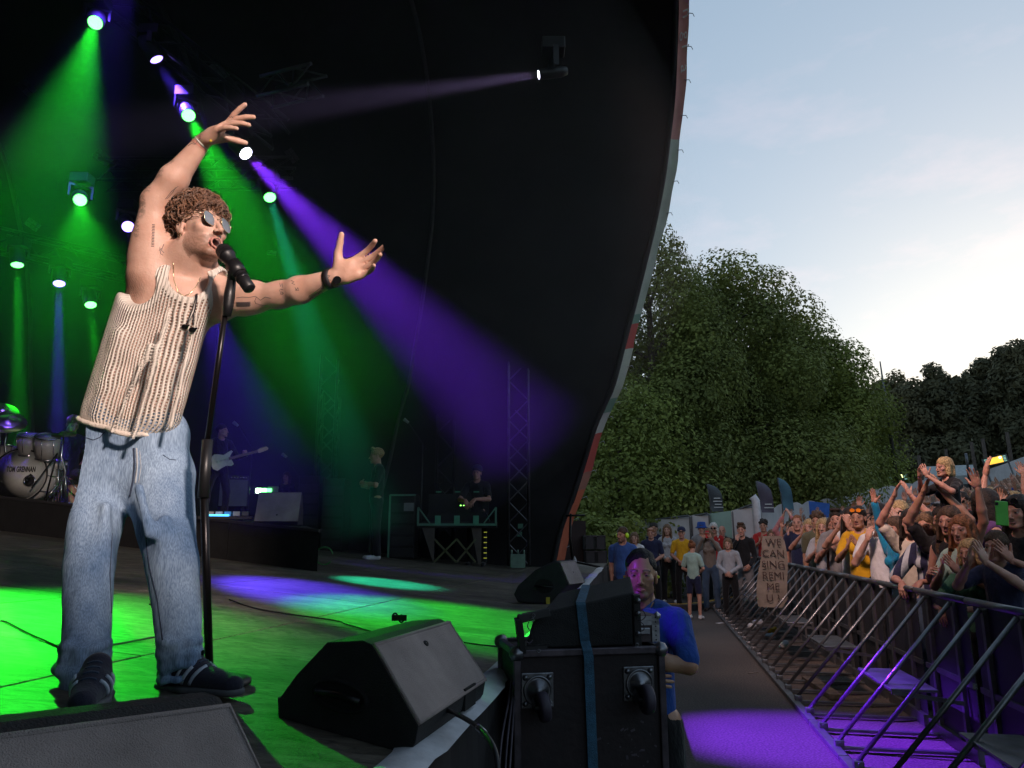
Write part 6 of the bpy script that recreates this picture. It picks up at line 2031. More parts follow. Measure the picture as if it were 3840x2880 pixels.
#print('people', NPEOPLE, 'far', len(far))
# ============================================================ crowd barrier
m_alu = mat('barrier_aluminium', (0.20, 0.20, 0.21), 0.38, metal=0.8, var=0.25, vscale=4, bump=0.1, bscale=60)
m_perf = bpy.data.materials.new('perforated_panel'); m_perf.use_nodes = True
def perf(m):
    n, l = m.node_tree.nodes, m.node_tree.links
    b = n['Principled BSDF']; b.inputs['Base Color'].default_value = (0.05, 0.05, 0.055, 1); b.inputs['Metallic'].default_value = 0.5; b.inputs['Roughness'].default_value = 0.5
    t = n.new('ShaderNodeTexCoord'); sx = n.new('ShaderNodeSeparateXYZ'); l.new(t.outputs['Object'], sx.inputs[0])
    def mth(op, a, v):
        x = n.new('ShaderNodeMath'); x.operation = op; l.new(a, x.inputs[0])
        if isinstance(v, (int, float)): x.inputs[1].default_value = v
        elif v is not None: l.new(v, x.inputs[1])
        return x.outputs[0]
    a = mth('SINE', mth('MULTIPLY', sx.outputs[1], 2 * PI / 0.022), None); c = mth('SINE', mth('MULTIPLY', sx.outputs[2], 2 * PI / 0.022), None)
    h = mth('GREATER_THAN', mth('MULTIPLY', a, c), 0.62)
    tr_ = n.new('ShaderNodeBsdfTransparent'); ms = n.new('ShaderNodeMixShader')
    l.new(h, ms.inputs[0]); l.new(b.outputs[0], ms.inputs[1]); l.new(tr_.outputs[0], ms.inputs[2]); l.new(ms.outputs[0], n['Material Output'].inputs['Surface'])
perf(m_perf)
BANG = math.atan2(-0.183, 0.983)   # local +x points into the crowd, local y along the barrier
def make_barrier():
    t = thing('crowd_barrier', '', 'barrier', (0, 0, 0), group='linked crowd barrier sections along the pit')
    W = 1.08
    MB().tube([(0, -W / 2, 1.17), (0, W / 2, 1.17)], 0.026, 12).build('top_rail', m_alu, t)
    MB().box((0.02, 0, 0.62), (0.006, W - 0.10, 1.04)).build('panel', m_perf, t)
    for y in (-0.275, 0.275):
        MB().box((0.01, y, 0.585), (0.045, 0.045, 1.14)).build('post', m_alu, t)
        MB().tube([(-0.02, y, 1.13), (-0.95, y, 0.06)], 0.017, 10).build('strut', m_alu, t)
        MB().box((-0.45, y, 0.03), (1.08, 0.05, 0.02)).build('foot_rail', m_alu, t)
        MB().box((-0.93, y, 0.065), (0.07, 0.06, 0.05)).build('strut_bracket', m_alu, t, bevel=0.006)
        MB().cyl((-0.93, y - 0.045, 0.07), (-0.93, y + 0.045, 0.07), 0.012, n=8).build('bolt', m_alu, t)
    MB().box((0.013, 0, 0.55), (0.03, W - 0.11, 0.04)).build('cross_bar', m_alu, t)
    MB().box((-0.965, 0, 0.026), (0.07, W, 0.04)).build('front_plate', m_alu, t, bevel=0.004)
    MB().box((0.0, 0, 0.06), (0.05, W - 0.1, 0.10)).build('kick_plate', m_alu, t)
    st_ = MB(); st_.box((-0.40, 0.0, 0.50), (0.34, W - 0.16, 0.022)).build('step', m_alu, t, bevel=0.004)
    for y in (-W / 2 + 0.09, W / 2 - 0.09):
        box_dir(MB(), (-0.06, y, 0.42), (-0.56, y, 0.485), 0.02, 0.03).build('step_bracket', m_alu, t)
    return t
bars = []
proto = make_barrier()
blabs = ['barrier section nearest the camera at the right edge', 'barrier section lit violet under the leaning woman', 'barrier section with the brightest violet step', 'third barrier section from the right lower corner', 'fourth barrier section in front of the man in the round hat', 'fifth barrier section below the dark haired clapping woman', 'sixth barrier section below the blond girl', 'seventh barrier section right of the paper banner', 'eighth barrier section carrying the paper banner', 'ninth barrier section left of the paper banner', 'tenth barrier section near the end of the pit', 'last barrier section at the far end of the pit', 'barrier section behind the corner post at the far end', 'half hidden barrier section beyond the far corner']
for i in range(14):
    o = proto if i == 0 else copy_tree(proto)
    al = -2.75 + i * 1.10
    o.location = (BAR_A.x + DX * al, BAR_A.y + DY * al, 0.0)
    o.rotation_euler = (0, 0, BANG)
    o['label'] = blabs[i]
    bars.append(o)
# every second section has no step, as in the picture
for i, o in enumerate(bars):
    if i % 2 == 1:
        for ch in list(o.children):
            if ch.name.startswith('step'): bpy.data.objects.remove(ch)
# rubbish behind the struts, a plank and a leaflet on the tarmac
rr = random.Random(5)
for i, (al, dx, col_, lab) in enumerate(((4.6, -0.45, 'white', 'crumpled white cup on the ground under the fifth barrier step'), (5.6, -0.5, 'pale grey', 'crushed pale bottle behind the barrier struts'), (6.3, -0.35, 'yellow', 'yellow food carton lying behind the barrier struts'), (6.9, -0.6, 'white', 'large crumpled white bag behind the far barrier struts'), (7.6, -0.4, 'pale grey', 'grey cup beside the crumpled white bag'))):
    x = BAR_A.x + DX * al + BAR_N.x * dx; y = BAR_A.y + DY * al + BAR_N.y * dx
    S = SDF((-0.16, -0.16, 0.0), (0.16, 0.16, 0.2), 0.016)
    S.ell((0, 0, 0.05), (0.07 + 0.02 * (i % 3), 0.06, 0.05), 0.02); S.ell((0.05, 0.02, 0.06), (0.04, 0.05, 0.05), 0.01)
    S.wobble(0.010, 40, i)
    P, F = S.mesh()
    o = link('litter', mesh_np('litter', P, F, False, clm(col_))); o.location = (x, y, 0.004)
    setp(o, lab, 'litter')
pp = on_z(3080, 2560, 0)
o = MB().box((0, 0, 0.035), (0.13, 1.0, 0.05), rot=-0.10).build('plank', mat('old_plank', (0.10, 0.08, 0.065), 0.8, var=0.4, vscale=14, bump=0.5, bscale=60)); 
o = bpy.data.objects['plank']; pp = on_z(3080, 2590, 0); o.location = (pp.x, pp.y, 0); setp(o, 'short dark wooden plank lying beside the barrier foot plate', 'plank')
for px, py, lab in ((2700, 2338, 'small white paper scrap on the tarmac near the yellow kerb'), (2825, 2525, 'thin pale stick lying on the tarmac in the middle of the pit')):
    p = on_z(px, py, 0)
    o = MB().box((0, 0, 0.006), (0.16, 0.07 if 'scrap' in lab else 0.015, 0.006), rot=0.5).build('paper_scrap' if 'scrap' in lab else 'stick', clm('white' if 'scrap' in lab else 'taupe'))
    o.location = (p.x, p.y, 0.002); setp(o, lab, 'litter')
# hand-lettered banner over the rail
bt = WD(2888, 2010, 11.6)
xr = V((DX, DY, 0)).normalized()
bx = (V((1, 0, 0)) * 0.92 - V((0, 1, 0)) * 0.38).normalized()
ban = thing('banner', 'long strip of brown paper hand lettered in dark paint hanging over the rail', 'banner', (bt.x, bt.y - 0.1, 0.05))
rows_ = []
H = bt.z - 0.05
for i in range(15):
    t = i / 14
    z = 0.05 * 0 + 0.52 + (H - 0.52) * t
    w = (0.20 + 0.03 * math.sin(t * 5)) * (1.0 if i < 14 else 0.8)
    rows_.append([V(bx * s * w + V((0.02 * math.sin(7 * t + 3 * s), -0.03 - 0.05 * (1 - t) + 0.02 * math.sin(9 * t + 4 * s), z)) + V((-0.10 * (1 - t), 0, 0))) for s in (-1, -0.5, 0, 0.5, 1)])
vs_ = [v for r_ in rows_ for v in r_]
m_paper = mat('brown_paper', (0.19, 0.165, 0.14), 0.85, var=0.25, vscale=4, bump=0.4, bscale=20)
mb = MB(); mb.add(vs_, [(i * 5 + j, i * 5 + j + 1, (i + 1) * 5 + j + 1, (i + 1) * 5 + j) for i in range(14) for j in range(4)], True)
o = mb.build('sheet', m_paper, ban)
m_paint = mat('dark_paint', (0.035, 0.014, 0.014), 0.8)
for k, s in enumerate(('WE', 'CAN', 'SING', 'REMI', 'ME', 'U ?')):
    t = 1 - (k + 0.6) / 6.4
    z = 0.52 + (H - 0.52) * t
    text_mesh(s, 0.155, m_paint, ban, frame(V((-0.10 * (1 - t) - 0.01, -0.075 - 0.05 * (1 - t), z)), bx, V((0, 0, 1))), bold=-0.001)

# ============================================================ kerb, cable ramp
kl = []
for px, py in ((2500, 2290), (2560, 2292), (2640, 2285), (2720, 2268), (2760, 2262)):
    kl.append(on_z(px, py, 0.0))
mb = MB()
for a, b in zip(kl[:-1], kl[1:]):
    box_dir(mb, a + V((0, 0, 0.07)), b + V((0, 0, 0.07)), 0.20, 0.13)
mb.build('kerb', mat('dark_kerb', (0.055, 0.052, 0.05), 0.8, var=0.3, vscale=8), None)
o = bpy.data.objects['kerb']; setp(o, 'low dark kerb across the end of the pit', 'kerb', kind='structure')
mb = MB()
for a, b in zip(kl[:-1], kl[1:]):
    box_dir(mb, a + V((0.0, 0.14, 0.139)), b + V((0, 0.14, 0.139)), 0.12, 0.012)
mb.build('kerb_line', mat('yellow_paint', (0.42, 0.24, 0.03), 0.7, var=0.4, vscale=10), None)
o = bpy.data.objects['kerb_line']; setp(o, 'worn yellow painted line along the kerb', 'painted line', kind='structure')

# ============================================================ temporary fencing with white sheeting
m_sheet = mat('white_sheeting', (0.52, 0.49, 0.50), 0.75, var=0.12, vscale=1.2, bump=0.35, bscale=4)
m_shg = mat('pale_green_sheeting', (0.24, 0.36, 0.31), 0.75, var=0.12, vscale=1.2, bump=0.35, bscale=4)
m_fr = mat('fence_frame', (0.10, 0.10, 0.105), 0.5, metal=0.6)
def fpoint(px, py, D): return WD(px, py, D)
fp = [(2373, 1955, 22.0, 0), (2440, 1949, 21.5, 0), (2588, 1934, 20.3, 0), (2660, 1926, 19.8, 1), (2742, 1915, 19.2, 1), (2828, 1893, 18.4, 0)]
fence = thing('temporary_fence', 'white sheeted temporary fencing panels behind the spectators', 'fence', (0, 0, 0))
for i in range(len(fp) - 1):
    a, b = fpoint(*fp[i][:3]), fpoint(*fp[i + 1][:3])
    g0_ = 0.04
    mb = MB()
    n = 8
    vs_ = []
    for k in range(n + 1):
        t = k / n
        p = a + (b - a) * t
        for j in range(5):
            s = j / 4
            vs_.append(V((p.x, p.y + 0.03 * math.sin(5 * t + 3 * s), g0_ + (p.z - g0_) * s)))
    mb.add(vs_, [(k * 5 + j, k * 5 + j + 1, (k + 1) * 5 + j + 1, (k + 1) * 5 + j) for k in range(n) for j in range(4)], True)
    mb.build('sheeting', m_shg if fp[i][3] and i == 3 else m_sheet, fence)
    if i != 3:
        fr_ = MB(); 
        dd = V((0, -0.05, 0))
        fr_.tube([V((a.x + 0.02, a.y, 0.02)) + dd, a + dd + V((0.02, 0, -0.04)), a + dd + V((0.07, 0, 0.0)), b + dd + V((-0.07, 0, 0)), b + dd + V((-0.02, 0, -0.04)), V((b.x - 0.02, b.y, 0.02)) + dd], 0.026, 7)
        fr_.build('panel_frame', m_fr, fence)
pa = fpoint(2838, 1892, 18.2)
MB().tube([V((pa.x, pa.y, 0.0)), V((pa.x - 0.02, pa.y, pa.z + 0.1)), V((pa.x - 0.09, pa.y + 0.02, pa.z + 0.2))], 0.10, 12).build('corner_post', mat('pale_wrap', (0.50, 0.52, 0.56), 0.5), fence)
lf = [(2852, 1915, 21), (2950, 1902, 23), (3060, 1888, 25.5), (3180, 1868, 28.5), (3290, 1838, 31.5), (3420, 1818, 35), (3500, 1790, 39)]
fence2 = thing('perimeter_fence', 'long white perimeter fence behind the crowd below the trees', 'fence', (0, 0, 0))
for i in range(len(lf) - 1):
    a, b = fpoint(*lf[i]), fpoint(*lf[i + 1])
    mb = MB(); n = 10; vs_ = []
    for k in range(n + 1):
        t = k / n; p = a + (b - a) * t
        for j in range(3):
            vs_.append(V((p.x, p.y + 0.08 * math.sin(9 * t + j), -0.5 + (p.z + 0.12 * abs(math.sin(t * 6)) + 0.5) * j / 2)))
    mb.add(vs_, [(k * 3 + j, k * 3 + j + 1, (k + 1) * 3 + j + 1, (k + 1) * 3 + j) for k in range(n) for j in range(2)], True)
    mb.build('sheeting', m_sheet, fence2)
lf2 = [(3690, 1765, 46), (3760, 1742, 48), (3860, 1705, 50)]
fence3 = thing('perimeter_fence', 'short white perimeter fence at the top of the slope by the lit sign', 'fence', (0, 0, 0))
for i in range(len(lf2) - 1):
    a, b = fpoint(*lf2[i]), fpoint(*lf2[i + 1])
    MB().add([a, b, V((b.x, b.y, b.z - 4)), V((a.x, a.y, a.z - 4))], [(0, 1, 2, 3)]).build('sheeting', m_sheet, fence3)
# feather flags
def flag(px, py, D, hpx, wpx, col, lab, lean=0.12, letters=None):
    b = WD(px, py + hpx / 2, D); tz = WD(px, py - hpx / 2, D)
    H = tz.z - b.z; W = wpx / FPX * D
    t = thing('feather_flag', lab, 'flag', (b.x, b.y, 0.0 if b.x < 8 else ground_z(b.x, b.y)))
    z0 = b.z - t.location.z
    mb = MB(); vs_ = []
    n = 12
    for i in range(n + 1):
        s = i / n
        w = W * (1.0 if s < 0.6 else math.sqrt(max(0.02, 1 - ((s - 0.6) / 0.4) ** 2)))
        x0 = -lean * H * s
        for j in range(4):
            u = j / 3
            vs_.append(V((x0 - W / 2 + w * u, 0.05 * math.sin(5 * s + 2 * u), z0 + H * s)))
    mb.add(vs_, [(i * 4 + j, i * 4 + j + 1, (i + 1) * 4 + j + 1, (i + 1) * 4 + j) for i in range(n) for j in range(3)], True)
    mb.build('banner_cloth', mat('flag_' + lab.split()[0], col, 0.6, var=0.3, vscale=1.5, alt=(col[0] * 0.5, col[1] * 0.5, col[2] * 0.6)), t)
    MB().tube([V((-W / 2, 0.03, 0)), V((-W / 2 - lean * H * 0.4, 0.03, z0 + H * 0.5)), V((-W / 2 - lean * H, 0.03, z0 + H))], 0.02, 6).build('pole', m_fr, t)
    for k in range(letters or 0):
        z = z0 + H * (0.15 + 0.11 * k)
        MB().box((-lean * (z - z0) + 0.02, -0.06, z), (W * (0.75 - 0.2 * (k % 2)), 0.01, H * 0.035)).build('print_line', mat('flag_print', (0.45, 0.47, 0.48), 0.6), t)
flag(2693, 1866, 20.6, 105, 45, (0.07, 0.085, 0.095), 'dark grey feather flag with pale lines of print behind the green sheeting', letters=4)
flag(2882, 1862, 20.8, 120, 48, (0.10, 0.09, 0.13), 'purple grey feather flag with a blue picture at its foot', letters=2)
flag(2960, 1852, 22.6, 125, 40, (0.06, 0.16, 0.22), 'slate blue narrow feather flag above the crowd', letters=0)
for px, py, D in ((3055, 1912, 25.2),):
    a = WD(px, py, D)
    o = MB().box((0, 0, 0), (0.75, 0.03, 0.5)).build('blue_sheet', mat('blue_tarp', (0.02, 0.10, 0.40), 0.6, bump=0.4, bscale=6)); o.location = (a.x, a.y - 0.3, a.z); o.rotation_euler = (0, 0.12, 0)
    setp(o, 'bright blue tarpaulin hung on the white perimeter fence', 'tarpaulin')
# signs and poles, marquee
m_dk = mat('sign_dark', (0.03, 0.035, 0.04), 0.5); m_sgn = mat('sign_green', (0.14, 0.26, 0.22), 0.5, emit=(0.25, 0.5, 0.42), estr=0.25)
m_lit = mat('sign_lit', (0.8, 0.5, 0.05), 0.5, emit=(1.0, 0.50, 0.05), estr=0.5); m_glow = mat('sign_lamp', (1, 0.9, 0.5), 0.4, emit=(1.0, 0.82, 0.35), estr=1.6)
def sign(px, py, D, wpx, hpx, roll, lab, lit):
    c = WD(px, py, D); W, H = wpx / FPX * D, hpx / FPX * D
    t = thing('bar_sign', lab, 'sign', (c.x, c.y, ground_z(c.x, c.y)))
    z = c.z - t.location.z
    Rr = Matrix.Rotation(-roll, 3, 'Y')
    MB().box((0, 0, z), (W, 0.12, H)).build('board', m_dk, t)
    for m in (t.children[-1],): pass
    for q in (-1, 1):
        MB().box((q * W * 0.40, -0.07, z), (W * 0.13, 0.02, H * 0.72)).build('end_panel', m_sgn, t)
        MB().tube([(q * W * 0.5, 0.0, -0.3), (q * W * 0.5, 0, z + H / 2)], 0.05, 6).build('post', m_fr, t)
        ring = [V((q * W * 0.40 + H * 0.2 * math.cos(a), -0.085, z + H * 0.22 * math.sin(a))) for a in [2 * PI * k / 10 for k in range(10)]]
        MB().tube(ring, 0.02, 4, closed=True).build('emblem', m_dk, t)
    if lit:
        MB().box((0, -0.07, z), (W * 0.62, 0.02, H * 0.78)).build('lit_panel', m_lit, t)
        for q in (-1, 1): MB().lathe([(0.0001, 0), (H * 0.16, 0.01), (H * 0.16, 0.02)], n=10, M=Matrix.Translation((q * W * 0.22, -0.10, z + H * 0.22)) @ Matrix.Rotation(PI / 2, 4, 'X')).build('lamp', m_glow, t)
    else:
        for k in range(6): MB().box((-W * 0.22 + k * W * 0.065, -0.075, z - H * 0.02), (W * 0.04, 0.02, H * 0.26)).build('letter', mat('sign_letter', (0.4, 0.42, 0.4), 0.5), t)
        MB().box((W * 0.24, -0.075, z + H * 0.08), (W * 0.12, 0.02, H * 0.34)).build('lit_panel', mat('sign_lit2', (0.7, 0.7, 0.3), 0.5, emit=(0.9, 0.95, 0.4), estr=1.2), t)
    t.rotation_euler = (0, -roll, -0.5)
sign(3403, 1787, 38, 64, 34, 0.16, 'dark sign board with green ends and a small lit panel below the pole', False)
sign(3768, 1722, 46, 76, 30, 0.20, 'sign board glowing yellow orange between green ends at the top of the slope', True)
for px0, py0, px1, py1, D, r, lab in ((3300, 1355, 3368, 1825, 37, 0.11, 'very tall thin grey mast rising above the trees'), (3622, 1700, 3636, 1800, 42, 0.10, 'short pale pole standing among the far crowd')):
    a, b = WD(px0, py0, D), WD(px1, py1, D)
    top_, bot_ = a, b
    t = thing('mast', lab, 'mast', (bot_.x, bot_.y, bot_.z - 1.0))
    MB().tube([V((0, 0, -0.5)), (top_ - bot_) * 0.62 + V((0, 0, 1.0)), (top_ - bot_) + V((0, 0, 1.0))], [r * 1.1, r * 0.7, 0.03 if r > 0.09 and py0 < 1500 else r * 0.7], 8).build('pole', m_truss2, t)
mq = WD(3560, 1800, 44)
mq_t = thing('marquee', 'small white marquee with a pitched roof behind the child on shoulders', 'tent', (mq.x, mq.y, ground_z(mq.x, mq.y)), -0.5)
MB().prism([(-1.3, 0), (1.3, 0), (1.3, 2.3), (0, 3.0), (-1.3, 2.3)], -1.3, 1.3).build('canopy', mat('marquee_white', (0.36, 0.38, 0.38), 0.7), mq_t)
MB().box((0, -1.32, 0.9), (1.8, 0.03, 1.8)).build('opening', m_dk, mq_t)
# ============================================================ trees
def leaf_mat(name, dark, light):
    m = bpy.data.materials.new(name); m.use_nodes = True
    n, l = m.node_tree.nodes, m.node_tree.links
    b = n['Principled BSDF']; b.inputs['Roughness'].default_value = 0.65; b.inputs['Specular IOR Level'].default_value = 0.2
    geo = n.new('ShaderNodeNewGeometry')
    t = n.new('ShaderNodeTexNoise'); t.inputs['Scale'].default_value = 0.55; t.inputs['Detail'].default_value = 4
    l.new(geo.outputs['Position'], t.inputs['Vector'])
    at = n.new('ShaderNodeMath'); at.operation = 'MULTIPLY_ADD'; at.inputs[1].default_value = 0.35
    rnd = n.new('ShaderNodeNewGeometry')
    l.new(rnd.outputs['Random Per Island'], at.inputs[0]); l.new(t.outputs['Fac'], at.inputs[2])
    rp_ = n.new('ShaderNodeValToRGB')
    rp_.color_ramp.elements[0].position = 0.45; rp_.color_ramp.elements[0].color = (*dark, 1)
    rp_.color_ramp.elements[1].position = 0.88; rp_.color_ramp.elements[1].color = (*light, 1)
    l.new(at.outputs[0], rp_.inputs['Fac']); l.new(rp_.outputs['Color'], b.inputs['Base Color'])
    tl = n.new('ShaderNodeBsdfTranslucent'); l.new(rp_.outputs['Color'], tl.inputs['Color'])
    ms = n.new('ShaderNodeMixShader'); ms.inputs[0].default_value = 0.3
    l.new(b.outputs[0], ms.inputs[1]); l.new(tl.outputs[0], ms.inputs[2]); l.new(ms.outputs[0], n['Material Output'].inputs['Surface'])
    return m
m_lime = leaf_mat('lime_leaves', (0.100, 0.118, 0.032), (0.215, 0.245, 0.065))
m_lime2 = leaf_mat('maple_leaves', (0.115, 0.140, 0.032), (0.245, 0.285, 0.065))
m_pine = leaf_mat('pine_needles', (0.075, 0.074, 0.042), (0.130, 0.125, 0.072))
m_birch = leaf_mat('birch_leaves', (0.085, 0.078, 0.045), (0.15, 0.14, 0.075))
m_bark = mat('bark', (0.075, 0.055, 0.045), 0.9, var=0.4, vscale=6, bump=0.8, bscale=30)
def leaves(cent, rad, n, size, rs, elong=1.0, flat=0.0):
    """n small quads scattered through the shells of clumps (cent k,3; rad k)"""
    k = len(cent)
    w = rad ** 2; w = w / w.sum()
    idx = rs.choice(k, n, p=w)
    d = rs.normal(size=(n, 3)); d /= np.linalg.norm(d, axis=1)[:, None]
    rr_ = rad[idx] * (0.62 + 0.42 * rs.random(n) ** 0.6)
    P = cent[idx] + d * rr_[:, None] * np.array([1, 1, 1.0])
    a = rs.normal(size=(n, 3)); a /= np.linalg.norm(a, axis=1)[:, None]
    nrm = d * 1.0 + np.array([0, 0, 0.25]) + rs.normal(size=(n, 3)) * 0.33
    nrm /= np.linalg.norm(nrm, axis=1)[:, None]
    u = np.cross(nrm, a); u /= np.linalg.norm(u, axis=1)[:, None] + 1e-9
    v = np.cross(nrm, u)
    s = size * rs.uniform(0.6, 1.35, n)[:, None]
    q = np.stack([P - u * s * elong, P - v * s * 0.6, P + u * s * elong, P + v * s * 0.6], 1).reshape(-1, 3)
    f = np.arange(n * 4).reshape(n, 4)
    return q, f
def tree(base, H, crown, label, m, seed, nl, size, trunk_r=0.3, clump=1.0, elong=1.0, name='deciduous_tree', group=None, cat='tree', low=0.12, nclump=110):
    """crown(t) gives the crown radius at relative height t"""
    rs = np.random.RandomState(seed); rr_ = random.Random(seed)
    t = thing(name, label, cat, base, group=group)
    tb = MB()
    pts = [V((0.15 * math.sin(i * 1.3 + seed), 0.15 * math.cos(i + seed), H * 0.92 * i / 6)) for i in range(7)]
    pts[0] = V((0, 0, -0.4))
    tb.tube(pts, [trunk_r * (1 - 0.13 * i) for i in range(7)], 10)
    tb.build('trunk', m_bark, t)
    lb = MB()
    cent, rad = [], []
    for i in range(nclump):
        z = low + (1 - low) * (i + rr_.random()) / nclump
        R_ = crown(z)
        a = rr_.uniform(0, 2 * PI)
        q = R_ * math.sqrt(rr_.uniform(0.30, 1.0)) * (1 + 0.20 * math.sin(3 * a + seed + 5 * z) + 0.12 * math.sin(7 * a + 11 * z))
        c = V((math.cos(a) * q, math.sin(a) * q, H * z + rr_.uniform(-0.3, 0.3)))
        cr = clump * rr_.choice((0.5, 0.7, 0.9, 1.25, 1.5)) * (0.55 + 0.45 * min(1, R_ / 2.5))
        c.z -= 0.25 * cr
        cent.append(c); rad.append(cr)
        if i % 4 == 0:
            k = min(5, max(1, int(z * 6)))
            p0 = pts[k]
            lb.tube([p0, (p0 + c) * 0.5 + V((0, 0, 0.3)), c], [trunk_r * 0.28, trunk_r * 0.16, 0.02], 5, caps=False)
    o = lb.build('limbs', m_bark, t); o['kind'] = 'stuff'
    # fill so that the middle is not hollow
    q, f = leaves(np.array(cent), np.array(rad), nl, size, rs, elong)
    link('crown', mesh_np('crown', q, f, False, m), t)
    return t
def dome(R0, p=0.5, base=0.75):
    return lambda z: R0 * (base + (1 - base) * min(1, z / 0.35)) * math.sqrt(max(0.0, 1 - max(0, (z - 0.35) / 0.65) ** 2.1)) if z < 1 else 0
def tbase(px, D, z=None):
    p = WD(px, 2060, D); return V((p.x, p.y, ground_z(p.x, p.y) if z is None else z))
def ttop(px, py, D): return WD(px, py, D)
big = [
 # px of the trunk, top py, D, radius, leaves, material, label
 (2462, 770, 27.5, 3.1, 74000, m_lime, 'tall leafy tree rising just right of the coloured roof edge'),
 (2795, 925, 30.0, 3.8, 92000, m_lime, 'tall broad leafy tree in the middle of the tree row'),
 (2990, 1140, 33.0, 3.5, 80000, m_lime2, 'leafy tree right of the tallest broad one'),
 (3125, 1290, 37.0, 3.2, 62000, m_lime2, 'lower leafy tree at the right end of the tree row'),
 (3225, 1540, 40.0, 2.3, 20000, m_lime2, 'small leafy tree at the foot of the row beside the dark pines'),
 (2330, 1450, 24.0, 2.5, 36000, m_lime2, 'bright green leafy tree low beside the roof edge'),
 (2560, 1330, 26.5, 2.7, 36000, m_lime, 'middle height tree in front of the tall trees'),
 (2870, 1480, 29.0, 2.7, 32000, m_lime, 'rounded tree in front of the broad tree above the feather flags'),
]
for i, (px, py, D, R0, nl, m, lab) in enumerate(big):
    b = tbase(px, D); tp_ = ttop(px, py, D)
    b.x = tp_.x; b.y = WD(px, 2060, D).y
    tree(b, (tp_.z - b.z), dome(R0), lab, m, 40 + i, nl, 0.068 + 0.0013 * (D - 24), 0.32, clump=1.15, low=0.02, nclump=int(44 + R0 * 17), group='leafy trees behind the fence')
# bushes at the foot
for i, (px, py, D, R0, lab) in enumerate(((2170, 1950, 17.2, 1.0, 'green bush beside the roof foot'), (2205, 1850, 18.5, 1.3, 'tall green shrub between the roof foot and the trees'), (2300, 2000, 20.5, 1.1, 'low dark bush behind the loudspeaker stack'))):
    b = tbase(px, D); tp_ = ttop(px, py, D); b.x = tp_.x
    tree(b, tp_.z - b.z, dome(R0), lab, m_lime2 if i < 2 else m_lime, 80 + i, 5200, 0.075, 0.06, clump=0.5, low=0.0, name='bush', cat='bush', nclump=40)
# conifers and thin trees on the right
cons = [(3290, 1440, 62, 2.2, 0, 'drooping dark birch just left of the mast'), (3345, 1405, 60, 2.4, 0, 'dark birch with a drooping top behind the mast'), (3430, 1425, 60, 2.4, 0, 'dark bushy tree right of the mast'), (3500, 1395, 58, 2.1, 1, 'ragged pine with thin top branches in the middle of the far row'),
        (3580, 1430, 60, 2.2, 1, 'dark pine left of the taller group'), (3635, 1400, 60, 2.0, 1, 'dark pine with two pointed tops'), (3690, 1360, 60, 2.3, 1, 'pine stepping up towards the tallest group'), (3760, 1310, 58, 2.6, 1, 'tall dark pine near the right edge'), (3835, 1295, 56, 2.4, 1, 'tallest dark pine at the right edge'),
        (3240, 1520, 66, 2.6, 0, 'dark round tree between the leafy row and the mast'), (3390, 1500, 70, 2.8, 0, 'dark tree filling the gap behind the birches'), (3540, 1480, 70, 2.6, 1, 'dark pine standing behind the gap in the row'), (3720, 1440, 70, 2.8, 1, 'dark pine behind the stepped group'), (3910, 1320, 60, 2.6, 1, 'dark pine cut by the right edge')]
for i, (px, py, D, R0, kind, lab) in enumerate(cons):
    tp_ = ttop(px, py, D); gy_ = tp_.y
    b = V((tp_.x, gy_, ground_z(tp_.x, gy_) - 0.3))
    H = tp_.z - b.z
    if kind:
        fn = (lambda R0: (lambda z: R0 * (1.0 - 0.85 * max(0, (z - 0.45) / 0.55)) * (0.75 + 0.25 * math.sin(z * 40))))(R0)
    else:
        fn = dome(R0)
    tree(b, H, fn, lab, m_pine if kind else m_birch, 100 + i, 15000, 0.15, 0.2, clump=0.95, elong=1.5 if kind else 1.0, low=0.12, name='pine_tree' if kind else 'birch_tree', group='dark trees on the skyline', nclump=75)
# thin trunks seen in the shade below the pines
for i, (px, D) in enumerate(((3455, 52), (3560, 54), (3660, 52), (3705, 50), (3800, 50))):
    p = WD(px, 1800, D)
    o = MB().tube([(0, 0, -1), (0.05, 0, 2), (0.0, 0, 4.2)], [0.15, 0.13, 0.11], 8).build('tree_trunk', m_bark)
    o.location = (p.x, p.y, ground_z(p.x, p.y)); setp(o, ['bare trunk left of the marquee', 'bare trunk behind the marquee', 'bare trunk right of the marquee', 'bare trunk left of the glowing sign', 'bare trunk beside the glowing sign'][i], 'tree trunk')
# wood behind everything that closes the gaps
rs = np.random.RandomState(9)
cs, rd_ = [], []
for i in range(240):
    px = 3150 + 900 * rs.rand(); D = 78 + rs.rand() * 10
    topy = 1560 - max(0, (px - 3500)) * 0.30
    py = topy + (1900 - topy) * rs.rand()
    p = WD(px, py, D); cs.append(list(p)); rd_.append(1.6 + rs.rand())
for i in range(200):
    px = 2250 + 1000 * rs.rand(); D = 41 + rs.rand() * 4
    topy = 1250 + abs(px - 2600) * 0.45
    py = topy + (2000 - topy) * rs.rand()
    p = WD(px, py, D); cs.append(list(p)); rd_.append(1.3 + rs.rand())
q, f = leaves(np.array(cs), np.array(rd_), 42000, 0.30, rs)
o = link('woodland', mesh_np('woodland', q, f, False, m_pine)); setp(o, 'dark wood closing the view behind the tree rows', 'woodland', kind='stuff')
